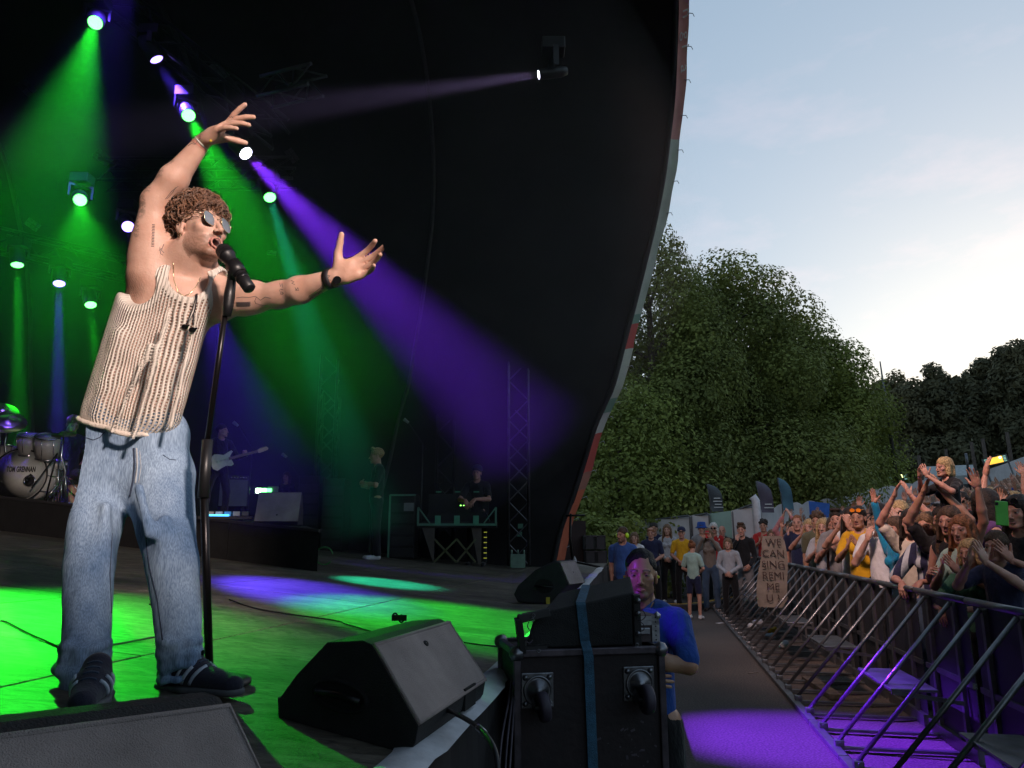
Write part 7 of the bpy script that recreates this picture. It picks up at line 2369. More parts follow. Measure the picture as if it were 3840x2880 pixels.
# grassy bank under the wood
# ============================================================ monitors and cases
m_cab = mat('cabinet_black', (0.011, 0.011, 0.012), 0.75, var=0.3, vscale=20, bump=0.5, bscale=250)
m_gril = mat('monitor_grille', (0.36, 0.29, 0.27), 0.8, var=0.15, vscale=5, bump=0.7, bscale=420)
m_screw = mat('screw', (0.02, 0.02, 0.02), 0.4, metal=0.8)
def wedge(name, label, P0, ax, back, L, prof, grille, parts=True, hole=(0.3, 0.62), tgrp=None, cat='speaker', m_side=None):
    """prof: outline [(along back, z)] of the end face; extruded L along ax; grille=(i,j) outline edge that is the grille"""
    ax = V(ax).normalized(); back = V(back).normalized()
    t = thing(name, label, cat, P0, group=tgrp)
    def W3(a, y, z): return ax * a + back * y + V((0, 0, z))
    n = len(prof)
    mb = MB()
    vs_ = [W3(0, y, z) for y, z in prof] + [W3(L, y, z) for y, z in prof]
    mb.add(vs_, [tuple(range(n))[::-1], tuple(range(n, 2 * n))] + [(i, (i + 1) % n, n + (i + 1) % n, n + i) for i in range(n)])
    mb.build('cabinet', m_side or m_cab, t, bevel=0.012)
    i, j = grille
    a, b = V(prof[i]), V(prof[j]); e = (b - a); ln = e.length; e.normalize()
    nrm2 = V((e.y, -e.x))
    cen_ = sum((V(p) for p in prof), V((0, 0))) / n
    if (a + e * ln / 2 - cen_).dot(nrm2) < 0: nrm2 = -nrm2
    gi = 0.004
    g0, g1 = a + e * gi, b - e * gi
    def G(s, u, o): q = g0 + (g1 - g0) * u + nrm2 * o; return W3(gi + (L - 2 * gi) * s, q.x, q.y)
    mb = MB()
    nx, nu = 12, 8
    vs_ = [G(s / nx, u / nu, 0.006 + 0.006 * math.sin(PI * s / nx) * math.sin(PI * u / nu)) for s in range(nx + 1) for u in range(nu + 1)]
    mb.add(vs_, [(s * (nu + 1) + u, s * (nu + 1) + u + 1, (s + 1) * (nu + 1) + u + 1, (s + 1) * (nu + 1) + u) for s in range(nx) for u in range(nu)], True)
    rim = [G(0, 0, 0), G(1, 0, 0), G(1, 1, 0), G(0, 1, 0)]
    mb.tube([p + (W3(0, nrm2.x, nrm2.y)) * 0.004 for p in rim], 0.006, 5, closed=True)
    mb.build('grille', m_gril, t)
    q = G(hole[0], hole[1], 0.012); nn = W3(0, nrm2.x, nrm2.y)
    rot = nn.to_track_quat('Z', 'Y').to_matrix().to_4x4()
    MB().lathe([(0.0001, 0.001), (0.004, 0.001), (0.005, -0.001), (0.008, 0.002), (0.010, 0.0)], n=14, M=Matrix.Translation(q) @ rot).build('screw', m_screw, t)
    return t, W3, G
# the large one in the middle of the stage edge
B3, L3, B4 = on_floor(1556, 2838), on_floor(1035, 2688), on_floor(1812, 2640)
ax = (B4 - B3); Lw = ax.length; back = (L3 - B3); Ld = back.length
bn = back.normalized()
best = None
for i in range(60):
    for j in range(60):
        y, z = Ld * i / 60, 0.10 + 0.5 * j / 60
        q = proj(B3 + bn * y + V((0, 0, z)))
        e = (q[0] - 1385) ** 2 + (q[1] - 2418) ** 2
        if best is None or e < best[0]: best = (e, y, z)
_, ty, tz = best
t, W3, G = wedge('stage_monitor', 'large black wedge monitor with pale grey brown grille at the middle of the stage edge', B3, ax, bn, Lw,
      [(0.02, 0.0), (0.0, 0.03), (-0.008, 0.07), (ty - 0.012, tz), (ty + 0.02, tz + 0.006), (ty + 0.14, tz * 0.93), (Ld * 0.86, tz * 0.50), (Ld * 0.985, tz * 0.20), (Ld, 0.05), (Ld * 0.98, 0.0)], (2, 3), hole=(0.5, 0.80))
def prt(mb, name, m): return mb.build(name, m, t)
# side handle, recess and connector panel of the large monitor
hy, hz_ = Ld * 0.52, tz * 0.40
mb = MB()
ring = [W3(-0.004, hy + 0.09 * math.cos(a), hz_ + 0.035 * math.sin(a)) for a in [2 * PI * k / 18 for k in range(18)]]
mb.tube(ring, 0.006, 6, closed=True); mb.add(ring, [tuple(range(18))])
prt(mb, 'handle_recess', mat('recess_black', (0.003, 0.003, 0.003), 0.9))
prt(MB().tube([W3(-0.012, hy - 0.075, hz_), W3(-0.016, hy, hz_ + 0.006), W3(-0.012, hy + 0.075, hz_)], 0.009, 8), 'handle', m_screw)
q0 = G(0.72, 0.06, 0.012)
mb = MB(); box_dir(mb, W3(Lw * 0.62, 0.0, 0.055), W3(Lw * 0.80, 0.0, 0.055), 0.02, 0.06); prt(mb, 'connector_panel', mat('recess_black', (0.003, 0.003, 0.003), 0.9))
# near left one, only its top shows
r1 = WY(845, 2612, 1.27); fz = floor_z(r1.x)
hh_ = r1.z - fz
t, W3, G = wedge('stage_monitor', 'black wedge monitor with grey brown grille filling the lower left corner', V((r1.x, r1.y, fz)), V((-0.6, -0.8, RAKE * 0.6)), V((-0.8, 0.6, RAKE * 0.8)), 0.80,
      [(-0.25, 0.0), (-0.26, 0.03), (-0.012, hh_ - 0.012), (0.01, hh_), (0.055, hh_), (0.10, hh_ * 0.8), (0.26, hh_ * 0.25), (0.26, 0.0)], (1, 2), hole=(0.40, 0.72))
# small one far right
B5, L5, B6 = on_floor(2052, 2266), on_floor(1928, 2258), on_floor(2160, 2205)
ax = V((0.50, 0.86, 0)); bn = V((-0.97, 0.10, 0.05))
t, W3, G = wedge('stage_monitor', 'smaller wedge monitor with grey grille strip at the far right of the stage edge', B5, ax, bn, 0.30,
      [(0.0, 0.0), (-0.055, 0.05), (-0.175, 0.16), (-0.10, 0.335), (-0.06, 0.345), (0.10, 0.26), (0.24, 0.13), (0.275, 0.06), (0.24, 0.0)], (2, 3), hole=(0.5, 0.5))
mb = MB(); ring = [W3(-0.006, 0.02 + 0.075 * math.cos(a), 0.14 + 0.055 * math.sin(a)) for a in [2 * PI * k / 16 for k in range(16)]]
mb.add(ring, [tuple(range(16))]); mb.build('handle_recess', mat('recess_black', (0.003, 0.003, 0.003), 0.9), t)
MB().tube([W3(-0.014, 0.09, 0.135), W3(-0.016, -0.05, 0.135)], 0.008, 6).build('handle', m_screw, t)
lb = MB(); lb.box(W3(-0.008, -0.01, 0.03), (0.03, 0.008, 0.05)); lb.build('label_sticker', mat('sticker_yellow', (0.5, 0.4, 0.03), 0.6), t)

# flight case with castors on its upturned base, below the line array box
FD = 2.62
def FC(px, py, d=0.0): return WD(px, py, FD + d)
c0, c1 = FC(1938, 2452), FC(2476, 2434, 0.10)
fx = (c1 - c0); fx.z = 0; fw = fx.length; fx.normalize(); fy = V((-fx.y, fx.x, 0))
topz = (c0.z + c1.z) / 2
m_case = mat('case_board', (0.018, 0.009, 0.011), 0.7, var=0.5, vscale=9, bump=0.3, bscale=40, alt=(0.008, 0.004, 0.006))
m_edge = mat('case_edge', (0.09, 0.075, 0.09), 0.45, metal=0.7, var=0.3, vscale=15); m_gal = mat('galvanised', (0.20, 0.20, 0.22), 0.35, metal=0.9, var=0.3, vscale=20); m_rub = mat('castor_rubber', (0.045, 0.035, 0.055), 0.6)
case = thing('flight_case', 'dark maroon flight case standing on end with two castors facing out', 'flight case', (c0.x, c0.y, 0), math.atan2(fx.y, fx.x))
cd = 0.32
MB().box((fw / 2, cd / 2, topz / 2), (fw, cd, topz)).build('panel_body', m_case, case)
for (a, b) in (((0, 0, topz), (fw, 0, topz)), ((0, 0, 0), (0, 0, topz)), ((fw, 0, 0), (fw, 0, topz)), ((0, cd, topz), (fw, cd, topz)), ((0, 0, topz), (0, cd, topz)), ((fw, 0, topz), (fw, cd, topz)), ((0, cd, 0), (0, cd, topz)), ((fw, cd, 0), (fw, cd, topz))):
    mb = MB(); a, b = V(a), V(b)
    box_dir(mb, a, b, 0.026, 0.026, up=V((0, 0, 1)) if abs((b - a).z) < 0.1 else V((0, 1, 0)))
    mb.build('edge_profile', m_edge, case, bevel=0.004)
for x in (0, fw):
    for y in (0, cd):
        mb = MB(); mb.lathe([(0.0001, -0.028), (0.018, -0.022), (0.028, -0.006), (0.028, 0.006), (0.018, 0.022), (0.0001, 0.028)], (x, y, topz), 14)
        mb.build('ball_corner', m_gal, case)
def castor(u, v, turn):
    px_ = u * fw; pz_ = topz - v
    MB().box((px_, -0.004, pz_), (0.118, 0.008, 0.118)).build('castor_plate', m_gal, case, bevel=0.003)
    for sx in (-1, 1):
        for sz in (-1, 1):
            MB().lathe([(0.0001, 0.010), (0.007, 0.009), (0.011, 0.0)], n=10, M=Matrix.Translation((px_ + sx * 0.044, -0.008, pz_ + sz * 0.044)) @ Matrix.Rotation(PI / 2, 4, 'X')).build('bolt_head', m_gal, case)
    Mx = Matrix.Translation((px_, -0.008, pz_)) @ Matrix.Rotation(PI / 2, 4, 'X')
    MB().lathe([(0.052, 0.0), (0.052, 0.008), (0.046, 0.012), (0.046, 0.006), (0.038, 0.006), (0.036, 0.016), (0.016, 0.020), (0.014, 0.026), (0.0001, 0.028)], n=28, M=Mx).build('swivel_race', m_gal, case)
    # fork and wheel lean towards turn
    d = V((turn, 0, -1)).normalized(); o = V((px_, -0.02, pz_)) + d * 0.028
    wc = o + V((0, -0.062, 0)) + d * 0.012
    s = d.cross(V((0, 1, 0)))
    rotw = s.to_track_quat('Z', 'Y').to_matrix().to_4x4()
    MB().lathe([(0.012, -0.018), (0.044, -0.018), (0.050, -0.010), (0.050, 0.010), (0.044, 0.018), (0.012, 0.018)], n=26, M=Matrix.Translation(wc) @ rotw).build('castor_wheel', m_rub, case)
    for q in (-1, 1):
        mb = MB(); p = s * q * 0.024
        mb.add([o + p + V((0, 0.01, 0)) + d * -0.03, o + p + V((0, 0.01, 0)) + d * 0.035, wc + p + d * 0.016, wc + p - d * 0.010],
               [(0, 1, 2, 3)]); mb.add([v + s * q * 0.004 for v in (o + p + V((0, 0.01, 0)) + d * -0.03, o + p + V((0, 0.01, 0)) + d * 0.035, wc + p + d * 0.016, wc + p - d * 0.010)], [(3, 2, 1, 0)])
        mb.build('fork', m_gal, case)
    MB().tube([wc - s * 0.032, wc + s * 0.032], 0.006, 8).build('axle', m_gal, case)
castor(0.135, 0.125, 0.12); castor(0.835, 0.115, 0.0)
for (u, v) in ((0.10, 0.44), (0.90, 0.44)):
    MB().lathe([(0.0001, 0.004), (0.006, 0.003), (0.008, 0.0)], n=10, M=Matrix.Translation((u * fw, -0.001, topz - v)) @ Matrix.Rotation(PI / 2, 4, 'X')).build('rivet', m_gal, case)
m_scuff = mat('scuff', (0.07, 0.055, 0.075), 0.7, var=0.5, vscale=40)
rr = random.Random(4)
mb = MB()
for k in range(70):
    u, v = rr.gauss(0.80, 0.09), rr.gauss(0.42, 0.10)
    if rr.random() < 0.35: u, v = rr.gauss(0.47, 0.04), rr.gauss(0.50, 0.07)
    if not (0.06 < u < 0.96 and 0.2 < v < 0.8): continue
    a = rr.uniform(0, PI); s = rr.uniform(0.002, 0.010)
    mb.box((u * fw, -0.0006, topz - v), (s * rr.uniform(1, 3), 0.0006, s), rot=Matrix.Rotation(a, 3, 'Y'))
o = mb.build('scuff_marks', m_scuff, case); o['kind'] = 'stuff'

# the box on top
pts = {'fl': (2035, 2300), 'fr': (2382, 2222), 'bl': (2090, 2226), 'br': (2366, 2163), 'dl': (1955, 2452), 'dr': (2396, 2434)}
bw0 = case.matrix_basis.inverted()
z1 = topz + 0.014
lbx = thing('line_array_box', 'black line array loudspeaker box with a sloping top strapped onto the flight case', 'speaker', (c0.x, c0.y, topz), math.atan2(fx.y, fx.x))
bi = lbx.matrix_basis.inverted()
def BX(px, py, dy): return bi @ WD(px, py, FD + dy)
A0, A1 = BX(1968, 2450, 0.02), BX(2394, 2436, 0.10)
A0.z = A1.z = 0.014
T0, T1 = BX(2035, 2296, 0.05), BX(2378, 2220, 0.13)
U0, U1 = BX(2095, 2224, 0.34), BX(2364, 2160, 0.42)
K0, K1 = V((U0.x, U0.y, 0.014)), V((U1.x, U1.y, 0.014))
ML = V((A0.x + 0.035, A0.y, T0.z * 0.72))
mb = MB(); mb.add([A0, A1, T1, T0, U0, U1, K0, K1, ML], [(0, 1, 2, 3, 8), (3, 2, 5, 4), (1, 7, 5, 2), (6, 4, 5, 7), (0, 8, 3, 4, 6), (0, 6, 7, 1)])
mb.build('cabinet', m_cab, lbx, bevel=0.006)
# side bracket of the left end
hb0, hb1, hb2, hb3 = BX(1942, 2322, 0.0), BX(2040, 2296, 0.03), BX(1960, 2448, 0.0), BX(2030, 2445, 0.03)
m_rig = mat('rigging_black', (0.014, 0.013, 0.015), 0.5)
mb = MB(); box_dir(mb, hb0, hb1 + V((0.02, 0, 0)), 0.03, 0.016, up=V((0, 1, 0))); mb.build('bracket_arm', m_rig, lbx, bevel=0.003)
mb = MB(); box_dir(mb, hb0 + V((0, 0, 0.004)), hb2, 0.024, 0.03, up=V((0, 1, 0))); mb.build('bracket_post', m_rig, lbx, bevel=0.003)
mb = MB(); box_dir(mb, hb2 + V((0, 0, 0.006)), hb3 + V((0.02, 0, 0.006)), 0.03, 0.012, up=V((0, 1, 0))); mb.build('bracket_foot', m_rig, lbx)
def wire(name, pts_, r=0.0016, m=m_edge, parent=lbx): return MB().tube(smooth_curve([V(p) for p in pts_], 5), r, 5).build(name, m, parent)
for k, (px, py) in enumerate(((2000, 2308), (1996, 2325), (2020, 2440), (2388, 2418))):
    c = BX(px, py, 0.0)
    MB().tube([c + V((0.006 * math.cos(a), -0.002, 0.006 * math.sin(a))) for a in [2 * PI * i / 12 for i in range(12)]], 0.0012, 5, closed=True).build('pull_ring', m_gal, lbx)
wire('pin_wire', [BX(1985, 2330, -0.01), BX(1978, 2350, -0.02), BX(1992, 2372, -0.02), BX(1998, 2392, -0.01)])
wire('pin_wire', [BX(1985, 2385, -0.01), BX(1972, 2400, -0.02), BX(1985, 2412, -0.02), BX(1998, 2400, -0.01)])
mb = MB(); box_dir(mb, BX(2384, 2228, 0.06), BX(2390, 2420, 0.04), 0.028, 0.022, up=V((0, 1, 0))); mb.build('rigging_bar', m_rig, lbx, bevel=0.003)
for py in (2252, 2300, 2375): MB().lathe([(0.0001, 0.016), (0.009, 0.014), (0.011, 0.0)], n=10, M=Matrix.Translation(BX(2390, py, 0.04)) @ Matrix.Rotation(PI / 2, 4, 'X')).build('rigging_bolt', m_gal, lbx)
wire('pin_wire', [BX(2392, 2290, 0.02), BX(2412, 2292, 0.0), BX(2420, 2312, 0.0), BX(2404, 2326, 0.0), BX(2390, 2322, 0.02)])
wire('pin_wire', [BX(2394, 2330, 0.02), BX(2412, 2340, 0.0), BX(2414, 2362, 0.0), BX(2396, 2368, 0.02)])
# blue ratchet strap over box and case
m_strap = mat('blue_webbing', (0.03, 0.11, 0.19), 0.6, var=0.25, vscale=30, bump=0.6, bscale=300)
strap = thing('ratchet_strap', 'flat blue webbing strap running over the box and down the front of the flight case', 'strap', (c0.x, c0.y, topz), math.atan2(fx.y, fx.x))
def on_edge(a, b, t): return a + (b - a) * t
e1 = on_edge(U0, U1, 0.38); e2 = on_edge(T0, T1, 0.405); e3 = on_edge(A0, A1, 0.52); 
sp = [e1 + V((0, 0.004, 0.005)), e2 + V((0, -0.001, 0.006)), e2 + V((0, -0.007, -0.004)), e3 + V((0, -0.006, 0.02)), V((e3.x, min(e3.y, 0) - 0.020, 0.005)), V((e3.x + 0.004, -0.020, -0.02)), V((e3.x + 0.02, -0.008, -0.6)), V((e3.x + 0.03, -0.008, -1.2))]
vs_ = []
for p in sp: vs_ += [p + V((-0.018, 0, 0)), p + V((0.018, 0, 0)), p + V((0.018, -0.002, 0.0015)), p + V((-0.018, -0.002, 0.0015))]
mb = MB(); mb.add(vs_, [(i * 4 + k, i * 4 + (k + 1) % 4, (i + 1) * 4 + (k + 1) % 4, (i + 1) * 4 + k) for i in range(len(sp) - 1) for k in range(4)])
mb.build('webbing', m_strap, strap)
# small silver edged case behind the box
k0 = WD(2380, 2440, 2.80)
sc_ = thing('equipment_case', 'small brown flight case with riveted silver edge and latch beside the guard', 'flight case', (k0.x, k0.y, topz + 0.014), math.atan2(fx.y, fx.x))
w_, h_ = 0.100, (WD(2470, 2312, 2.80).z - topz - 0.014)
MB().box((w_ / 2 - 0.05, 0.1, h_ / 2), (w_ + 0.1, 0.2, h_)).build('panel_body', mat('case_brown', (0.085, 0.06, 0.065), 0.7, var=0.3), sc_)
m_sil = mat('silver_edge', (0.42, 0.42, 0.46), 0.35, metal=0.8, var=0.2, vscale=30)
for a, b in (((w_ - 0.014, -0.004, 0), (w_ - 0.014, -0.004, h_)), ((-0.08, -0.004, h_ - 0.01), (w_, -0.004, h_ - 0.01)), ((-0.08, -0.004, h_ * 0.72), (w_, -0.004, h_ * 0.72))):
    mb = MB(); v = a[0] == b[0]
    box_dir(mb, V(a), V(b), 0.030 if v else 0.006, 0.006 if v else 0.016, up=V((0, 1, 0)) if v else V((0, 0, 1))); mb.build('edge_profile', m_sil, sc_)
MB().box((w_ * 0.36, -0.008, h_ * 0.42), (0.05, 0.008, 0.024)).build('latch', m_sil, sc_, bevel=0.003)
for k in range(6): MB().lathe([(0.0001, 0.003), (0.002, 0.002), (0.003, 0)], n=8, M=Matrix.Translation((w_ - 0.014, -0.008, h_ * (0.08 + 0.17 * k))) @ Matrix.Rotation(PI / 2, 4, 'X')).build('rivet', m_screw, sc_)
MB().lathe([(0.0001, -0.015), (0.013, -0.009), (0.015, 0.003), (0.0001, 0.015)], (w_ - 0.004, 0.0, h_), 12).build('ball_corner', m_sil, sc_)

# cables down the front of the stage and over the tape
m_cab2 = mat('cable_black', (0.02, 0.018, 0.022), 0.45)
def cable(name, label, pts, r=0.006, m=m_cab2, cat='cable'):
    t = MB().tube(smooth_curve(pts, 6), r, 8).build(name, m)
    return setp(t, label, cat)
k1 = WD(1690, 2668, 1.95)
cable('cable', 'black cable with a silver sleeve from the large monitor over the white tape', [WD(1660, 2672, 2.15), k1, WD(1790, 2725, 1.80), WD(1850, 2800, 1.72), WD(1870, 2900, 1.68), WD(1880, 3050, 1.66)], 0.0065)
MB().cyl(WD(1792, 2727, 1.80), WD(1818, 2752, 1.77), 0.0085, n=10).build('cable_sleeve', m_sil)
setp(bpy.data.objects['cable_sleeve'], 'short silver sleeve on the black cable by the stage edge', 'cable sleeve')
for i, dx in enumerate((0, 22, 38)):
    cable('cable', ('thin grey cable hanging %s down the stage skirt' % ('nearest the white tape', 'in the middle of three', 'nearest the flight case')[i]), [WD(1925 + dx * 0.3, 2520, 2.75), WD(1905 + dx * 0.6, 2640, 2.55), WD(1880 + dx, 2780, 2.4), WD(1868 + dx, 2950, 2.3)], 0.0045, m_edge)
fl = [(0, 2178), (60, 2195), (180, 2290), (330, 2380)]
for i, pl_ in enumerate(([(0, 2335), (30, 2340), (150, 2400), (300, 2440), (600, 2390)], [(860, 2252), (980, 2290), (1250, 2330), (1300, 2345), (1420, 2380)], [(1500, 2345), (1720, 2410), (1980, 2440)], [(560, 2270), (640, 2290), (700, 2268)])):
    ps = [on_floor(*p) + V((0, 0, 0.006)) for p in pl_]
    cable('floor_cable', ['thin black cable across the green floor at the left', 'thin black cable winding behind the large monitor', 'thin black cable from the monitor toward the flight case', 'short loop of black cable behind the microphone stand'][i], ps, 0.004)
# mug like clamp thing behind the large monitor
cpp = on_floor(1490, 2345)
t = thing('clamp', 'small dark cable clamp with ring handles behind the large monitor', 'clamp', cpp)
for dx in (-0.02, 0.03):
    MB().tube([V((dx * 0.7, 0, 0.065 - abs(dx))) + V((0.014 * math.cos(a), 0.0, 0.019 * math.sin(a))) for a in [2 * PI * k / 12 for k in range(12)]], 0.005, 6, closed=True).build('ring', m_screw, t)
MB().box((0.01, 0, 0.04), (0.08, 0.02, 0.03)).build('jaw', m_screw, t)

# ============================================================ band riser and band
m_ris = mat('riser_black', (0.009, 0.008, 0.009), 0.8, var=0.4, vscale=6, bump=0.3, bscale=60)
rA, rB = on_floor(-420, 1955 - 20), on_floor(1190, 2143)
RH = 0.40
rd = (rA - rB); rd.z = 0; rd.normalize(); rn = V((-0.31, 0.95, 0))
riser = thing('band_riser', None, None, (0, 0, 0)); setp(riser, 'low black riser under the drums and guitarist', 'riser', kind='structure')
Lr = (rA - rB).length
def RZ(x): return floor_z(x) + RH
nseg = 6
for k in range(nseg):
    a, b = rB + rd * (Lr * k / nseg), rB + rd * (Lr * (k + 1) / nseg)
    mb = MB(); q = []
    for p in (a + rd * 0.002, b - rd * 0.002):
        for dd in (0, 2.7):
            p2 = p + rn * dd
            q += [V((p2.x, p2.y, floor_z(p2.x) - 0.02)), V((p2.x, p2.y, RZ(p2.x)))]
    mb.add(q, [(0, 1, 5, 4), (2, 6, 7, 3), (1, 3, 7, 5), (0, 2, 3, 1), (4, 5, 7, 6), (0, 4, 6, 2)])
    mb.build('riser_module', m_ris, riser)
mb = MB(); box_dir(mb, V((rB.x, rB.y, RZ(rB.x))) - rn * 0.01, V((rA.x, rA.y, RZ(rA.x))) - rn * 0.01, 0.03, 0.03); mb.build('riser_edge', mat('riser_edge', (0.03, 0.028, 0.03), 0.6), riser)
def on_riser(px, py):
    """point on the riser top under a picture point"""
    r = ray(px, py)
    t = (STZ + RH - CAMZ) / (r.z + RAKE * r.x)
    return V((0, 0, CAMZ)) + r * t
# depth along the riser for a picture x: front edge plus offset
def RP(px, back):
    r = ray(px, 2000); 
    # intersect vertical plane of picture column with the riser line shifted back
    o = V((rB.x, rB.y, 0)) + rn * back
    # solve r.x*t = o.x + rd.x*s ; r.y*t = o.y + rd.y*s
    det = r.x * (-rd.y) + rd.x * r.y
    t = (o.x * (-rd.y) + rd.x * o.y) / det
    x, y = r.x * t, r.y * t
    return V((x, y, RZ(x)))
m_white = mat('drum_white', (0.55, 0.53, 0.50), 0.3, var=0.1, vscale=5, spec=0.6); m_chr = mat('chrome', (0.6, 0.6, 0.62), 0.15, metal=1.0); m_head_ = mat('drum_head', (0.48, 0.48, 0.44), 0.6, var=0.12, vscale=4)
m_cym = mat('cymbal_brass', (0.35, 0.36, 0.12), 0.28, metal=0.9)
def rotM(d): return V(d).normalized().to_track_quat('Z', 'Y').to_matrix().to_4x4()
kp = RP(75, 0.75)
S0 = 1.0
kit = thing('drum_kit', 'white drum kit with black lettering on the bass drum head', 'drum kit', kp)
to = (V((0, 0, 0)) - V((kp.x, kp.y, 0))).normalized()          # towards the camera
fd = (V((to.x, to.y, 0)) + V((0.15, -0.1, 0))).normalized()
sdv = fd.cross(V((0, 0, 1)))                                      # to the right of the picture? resolved below
if sdv.x < 0: sdv = -sdv
kl_ = kit.matrix_basis.inverted()
def KP(px, py, d=0.0):
    """kit-local point seen at px,py, d metres nearer than the kit"""
    D0 = proj(kp)[2]
    return kl_ @ WD(px, py, D0 - d)
def drum(c, axd, r, h, shell=True, name='tom', lugs=8):
    M_ = Matrix.Translation(c) @ rotM(axd)
    MB().lathe([(r, -h / 2), (r, h / 2)], n=28, M=M_).build(name, m_white, kit)
    o = kit.children[-1] if False else None
    MB().lathe([(0.0001, h / 2 + 0.004), (r * 0.985, h / 2 + 0.002)], n=28, M=M_).build('drum_skin', m_head_, kit)
    MB().lathe([(r * 0.985, -h / 2 - 0.002), (0.0001, -h / 2 - 0.004)], n=28, M=M_).build('drum_skin', m_head_, kit)
    for z in (-h / 2, h / 2):
        MB().tube([M_ @ V((r * 1.03 * math.cos(a), r * 1.03 * math.sin(a), z)) for a in [2 * PI * k / 28 for k in range(28)]], 0.011, 6, closed=True).build('hoop', m_chr if name != 'bass_drum' else m_screw, kit)
    for k in range(lugs):
        a = 2 * PI * k / lugs
        p = V((r * 1.03 * math.cos(a), r * 1.03 * math.sin(a), 0))
        MB().tube([M_ @ (p + V((0, 0, -h / 2))), M_ @ (p + V((0, 0, h / 2)))], 0.005, 5).build('tension_rod', m_chr, kit)
Db = proj(kp)[2]
ppm = FPX / Db
bc = KP(72, 1782, 0.35); br_ = 92 / ppm
bd_ = (fd + V((-0.35, 0, 0.02))).normalized() if False else (fd * 0.86 + sdv * -0.5 + V((0, 0, 0.0))).normalized()
drum(bc - bd_ * 0.24, bd_, br_, 0.48, name='bass_drum', lugs=10)
# lettering lies on the front skin
q = bc - bd_ * 0.0 + bd_ * 0.010
rx = V((0, 0, 1)).cross(bd_).normalized()
text_mesh('TOM GRENNAN', 27 / ppm, mat('drum_letters', (0.012, 0.012, 0.012), 0.6), kit, frame(bc + bd_ * 0.012 + rx * br_ * 0.06 + V((0, 0, br_ * 0.22)), rx, V((0, 0, 1))), sx=98 / (7.3 * 27), bold=0.003)
ring = [bc + bd_ * 0.012 + rx * (br_ * 0.42) - V((0, 0, br_ * 0.22)) + (rx * math.cos(a) + V((0, 0, 1)) * math.sin(a)) * br_ * 0.20 for a in [2 * PI * k / 18 for k in range(18)]]
MB().tube(ring, 0.012, 6, closed=True).build('port_ring', m_chr, kit)
MB().add(ring, [tuple(range(18))]).build('port_hole', mat('recess_black', (0.003, 0.003, 0.003), 0.9), kit)
drum(KP(108, 1665, 0.20), V((0.10, -0.35, 0.9)), 36 / ppm, 70 / ppm, lugs=7)
drum(KP(178, 1675, 0.20), V((0.15, -0.40, 0.9)), 40 / ppm, 78 / ppm, lugs=7)
drum(KP(25, 1735, 0.0), V((0, 0, 1)), 42 / ppm, 120 / ppm, name='floor_tom', lugs=8)
drum(KP(205, 1745, -0.1), V((0, -0.1, 1)), 40 / ppm, 32 / ppm, name='snare_drum', lugs=8)
def cymbal(px, py, d, r, tilt, name='cymbal', stand=True):
    c = KP(px, py, d)
    M_ = Matrix.Translation(c) @ rotM(tilt)
    rr__ = r / ppm
    MB().lathe([(0.0001, 0.035), (0.03, 0.034), (0.05, 0.020), (rr__ * 0.5, 0.010), (rr__, -0.004), (rr__, -0.008), (0.05, 0.012), (0.0001, 0.028)], n=30, M=M_).build(name, m_cym, kit)
    if stand:
        MB().tube([c + V((0, 0, 0.05)), c - V((0, 0, 0.3)), V((c.x + 0.05, c.y + 0.05, 0.35)), V((c.x + 0.05, c.y + 0.05, 0.02))], 0.011, 7).build('cymbal_stand', m_chr, kit)
        for k in range(3):
            a = k * 2.1 + 0.4
            MB().tube([V((c.x + 0.05, c.y + 0.05, 0.30)), V((c.x + 0.05 + 0.25 * math.cos(a), c.y + 0.05 + 0.25 * math.sin(a), 0.01))], 0.008, 5).build('stand_leg', m_chr, kit)
cymbal(30, 1580, 0.1, 62, (0.45, -0.55, 0.75)); cymbal(-10, 1600, 0.2, 60, (0.3, -0.3, 0.9)); cymbal(240, 1627, 0.1, 42, (0.05, -0.35, 0.95)); cymbal(10, 1540, -0.2, 55, (0.5, -0.5, 0.8))
MB().tube([KP(118, 1830, 0.55), KP(150, 1790, 0.5), KP(215, 1700, 0.3)], 0.010, 7).build('boom_arm', m_screw, kit)
MB().tube([KP(98, 1797, 0.6), KP(120, 1780, 0.56)], 0.022, 8).build('drum_microphone', m_screw, kit)
MB().tube([KP(215, 1700, 0.3), KP(168, 1880, 0.3)], 0.010, 7).build('boom_stand', m_screw, kit)
rr = random.Random(8)
for k in range(9):
    x = 178 + 9 * k + rr.uniform(-3, 3)
    MB().tube([KP(x, 1740 + rr.uniform(-40, 30), 0), KP(x + rr.uniform(-16, 16), 1905, 0.1)], 0.009, 6).build('stand_tube', m_chr, kit)
MB().tube([KP(200, 1870, 0.2), KP(205, 1900, 0.2), KP(185, 1915, 0.2)], 0.014, 6).build('pedal', m_chr, kit)
# drummer seated behind
dp = RP(222, 1.5)
dh = WD(222, 1585, proj(dp)[2])
pmd = person_meshes('drummer', (A((-0.26, -0.10, 1.12), (-0.20, -0.36, 1.02), (0.3, -0.9, 0), (0, -0.2, 0.9), 'grip'), A((0.26, -0.10, 1.12), (0.18, -0.38, 1.06), (-0.3, -0.9, 0), (0, -0.2, 0.9), 'grip')), sleeve=0.5, tilt=(0.2, -0.45, 0.0))
t = thing('person', 'drummer with short fair hair and dark T-shirt looking down behind the white drums', 'person', (dp.x, dp.y, dh.z - 1.60), face_yaw(dp.x, dp.y, 0, 2))
for nm_, key_, mm in (('body', 'body', SKINS[1]), ('shirt', 'shirt', clm('black'))): link(nm_, pmd[key_], t, mm)
o = link('hair', hair_mesh('quiff'), t, HAIR['light']); o.matrix_basis = pmd['HT']
dl = t.matrix_basis.inverted()
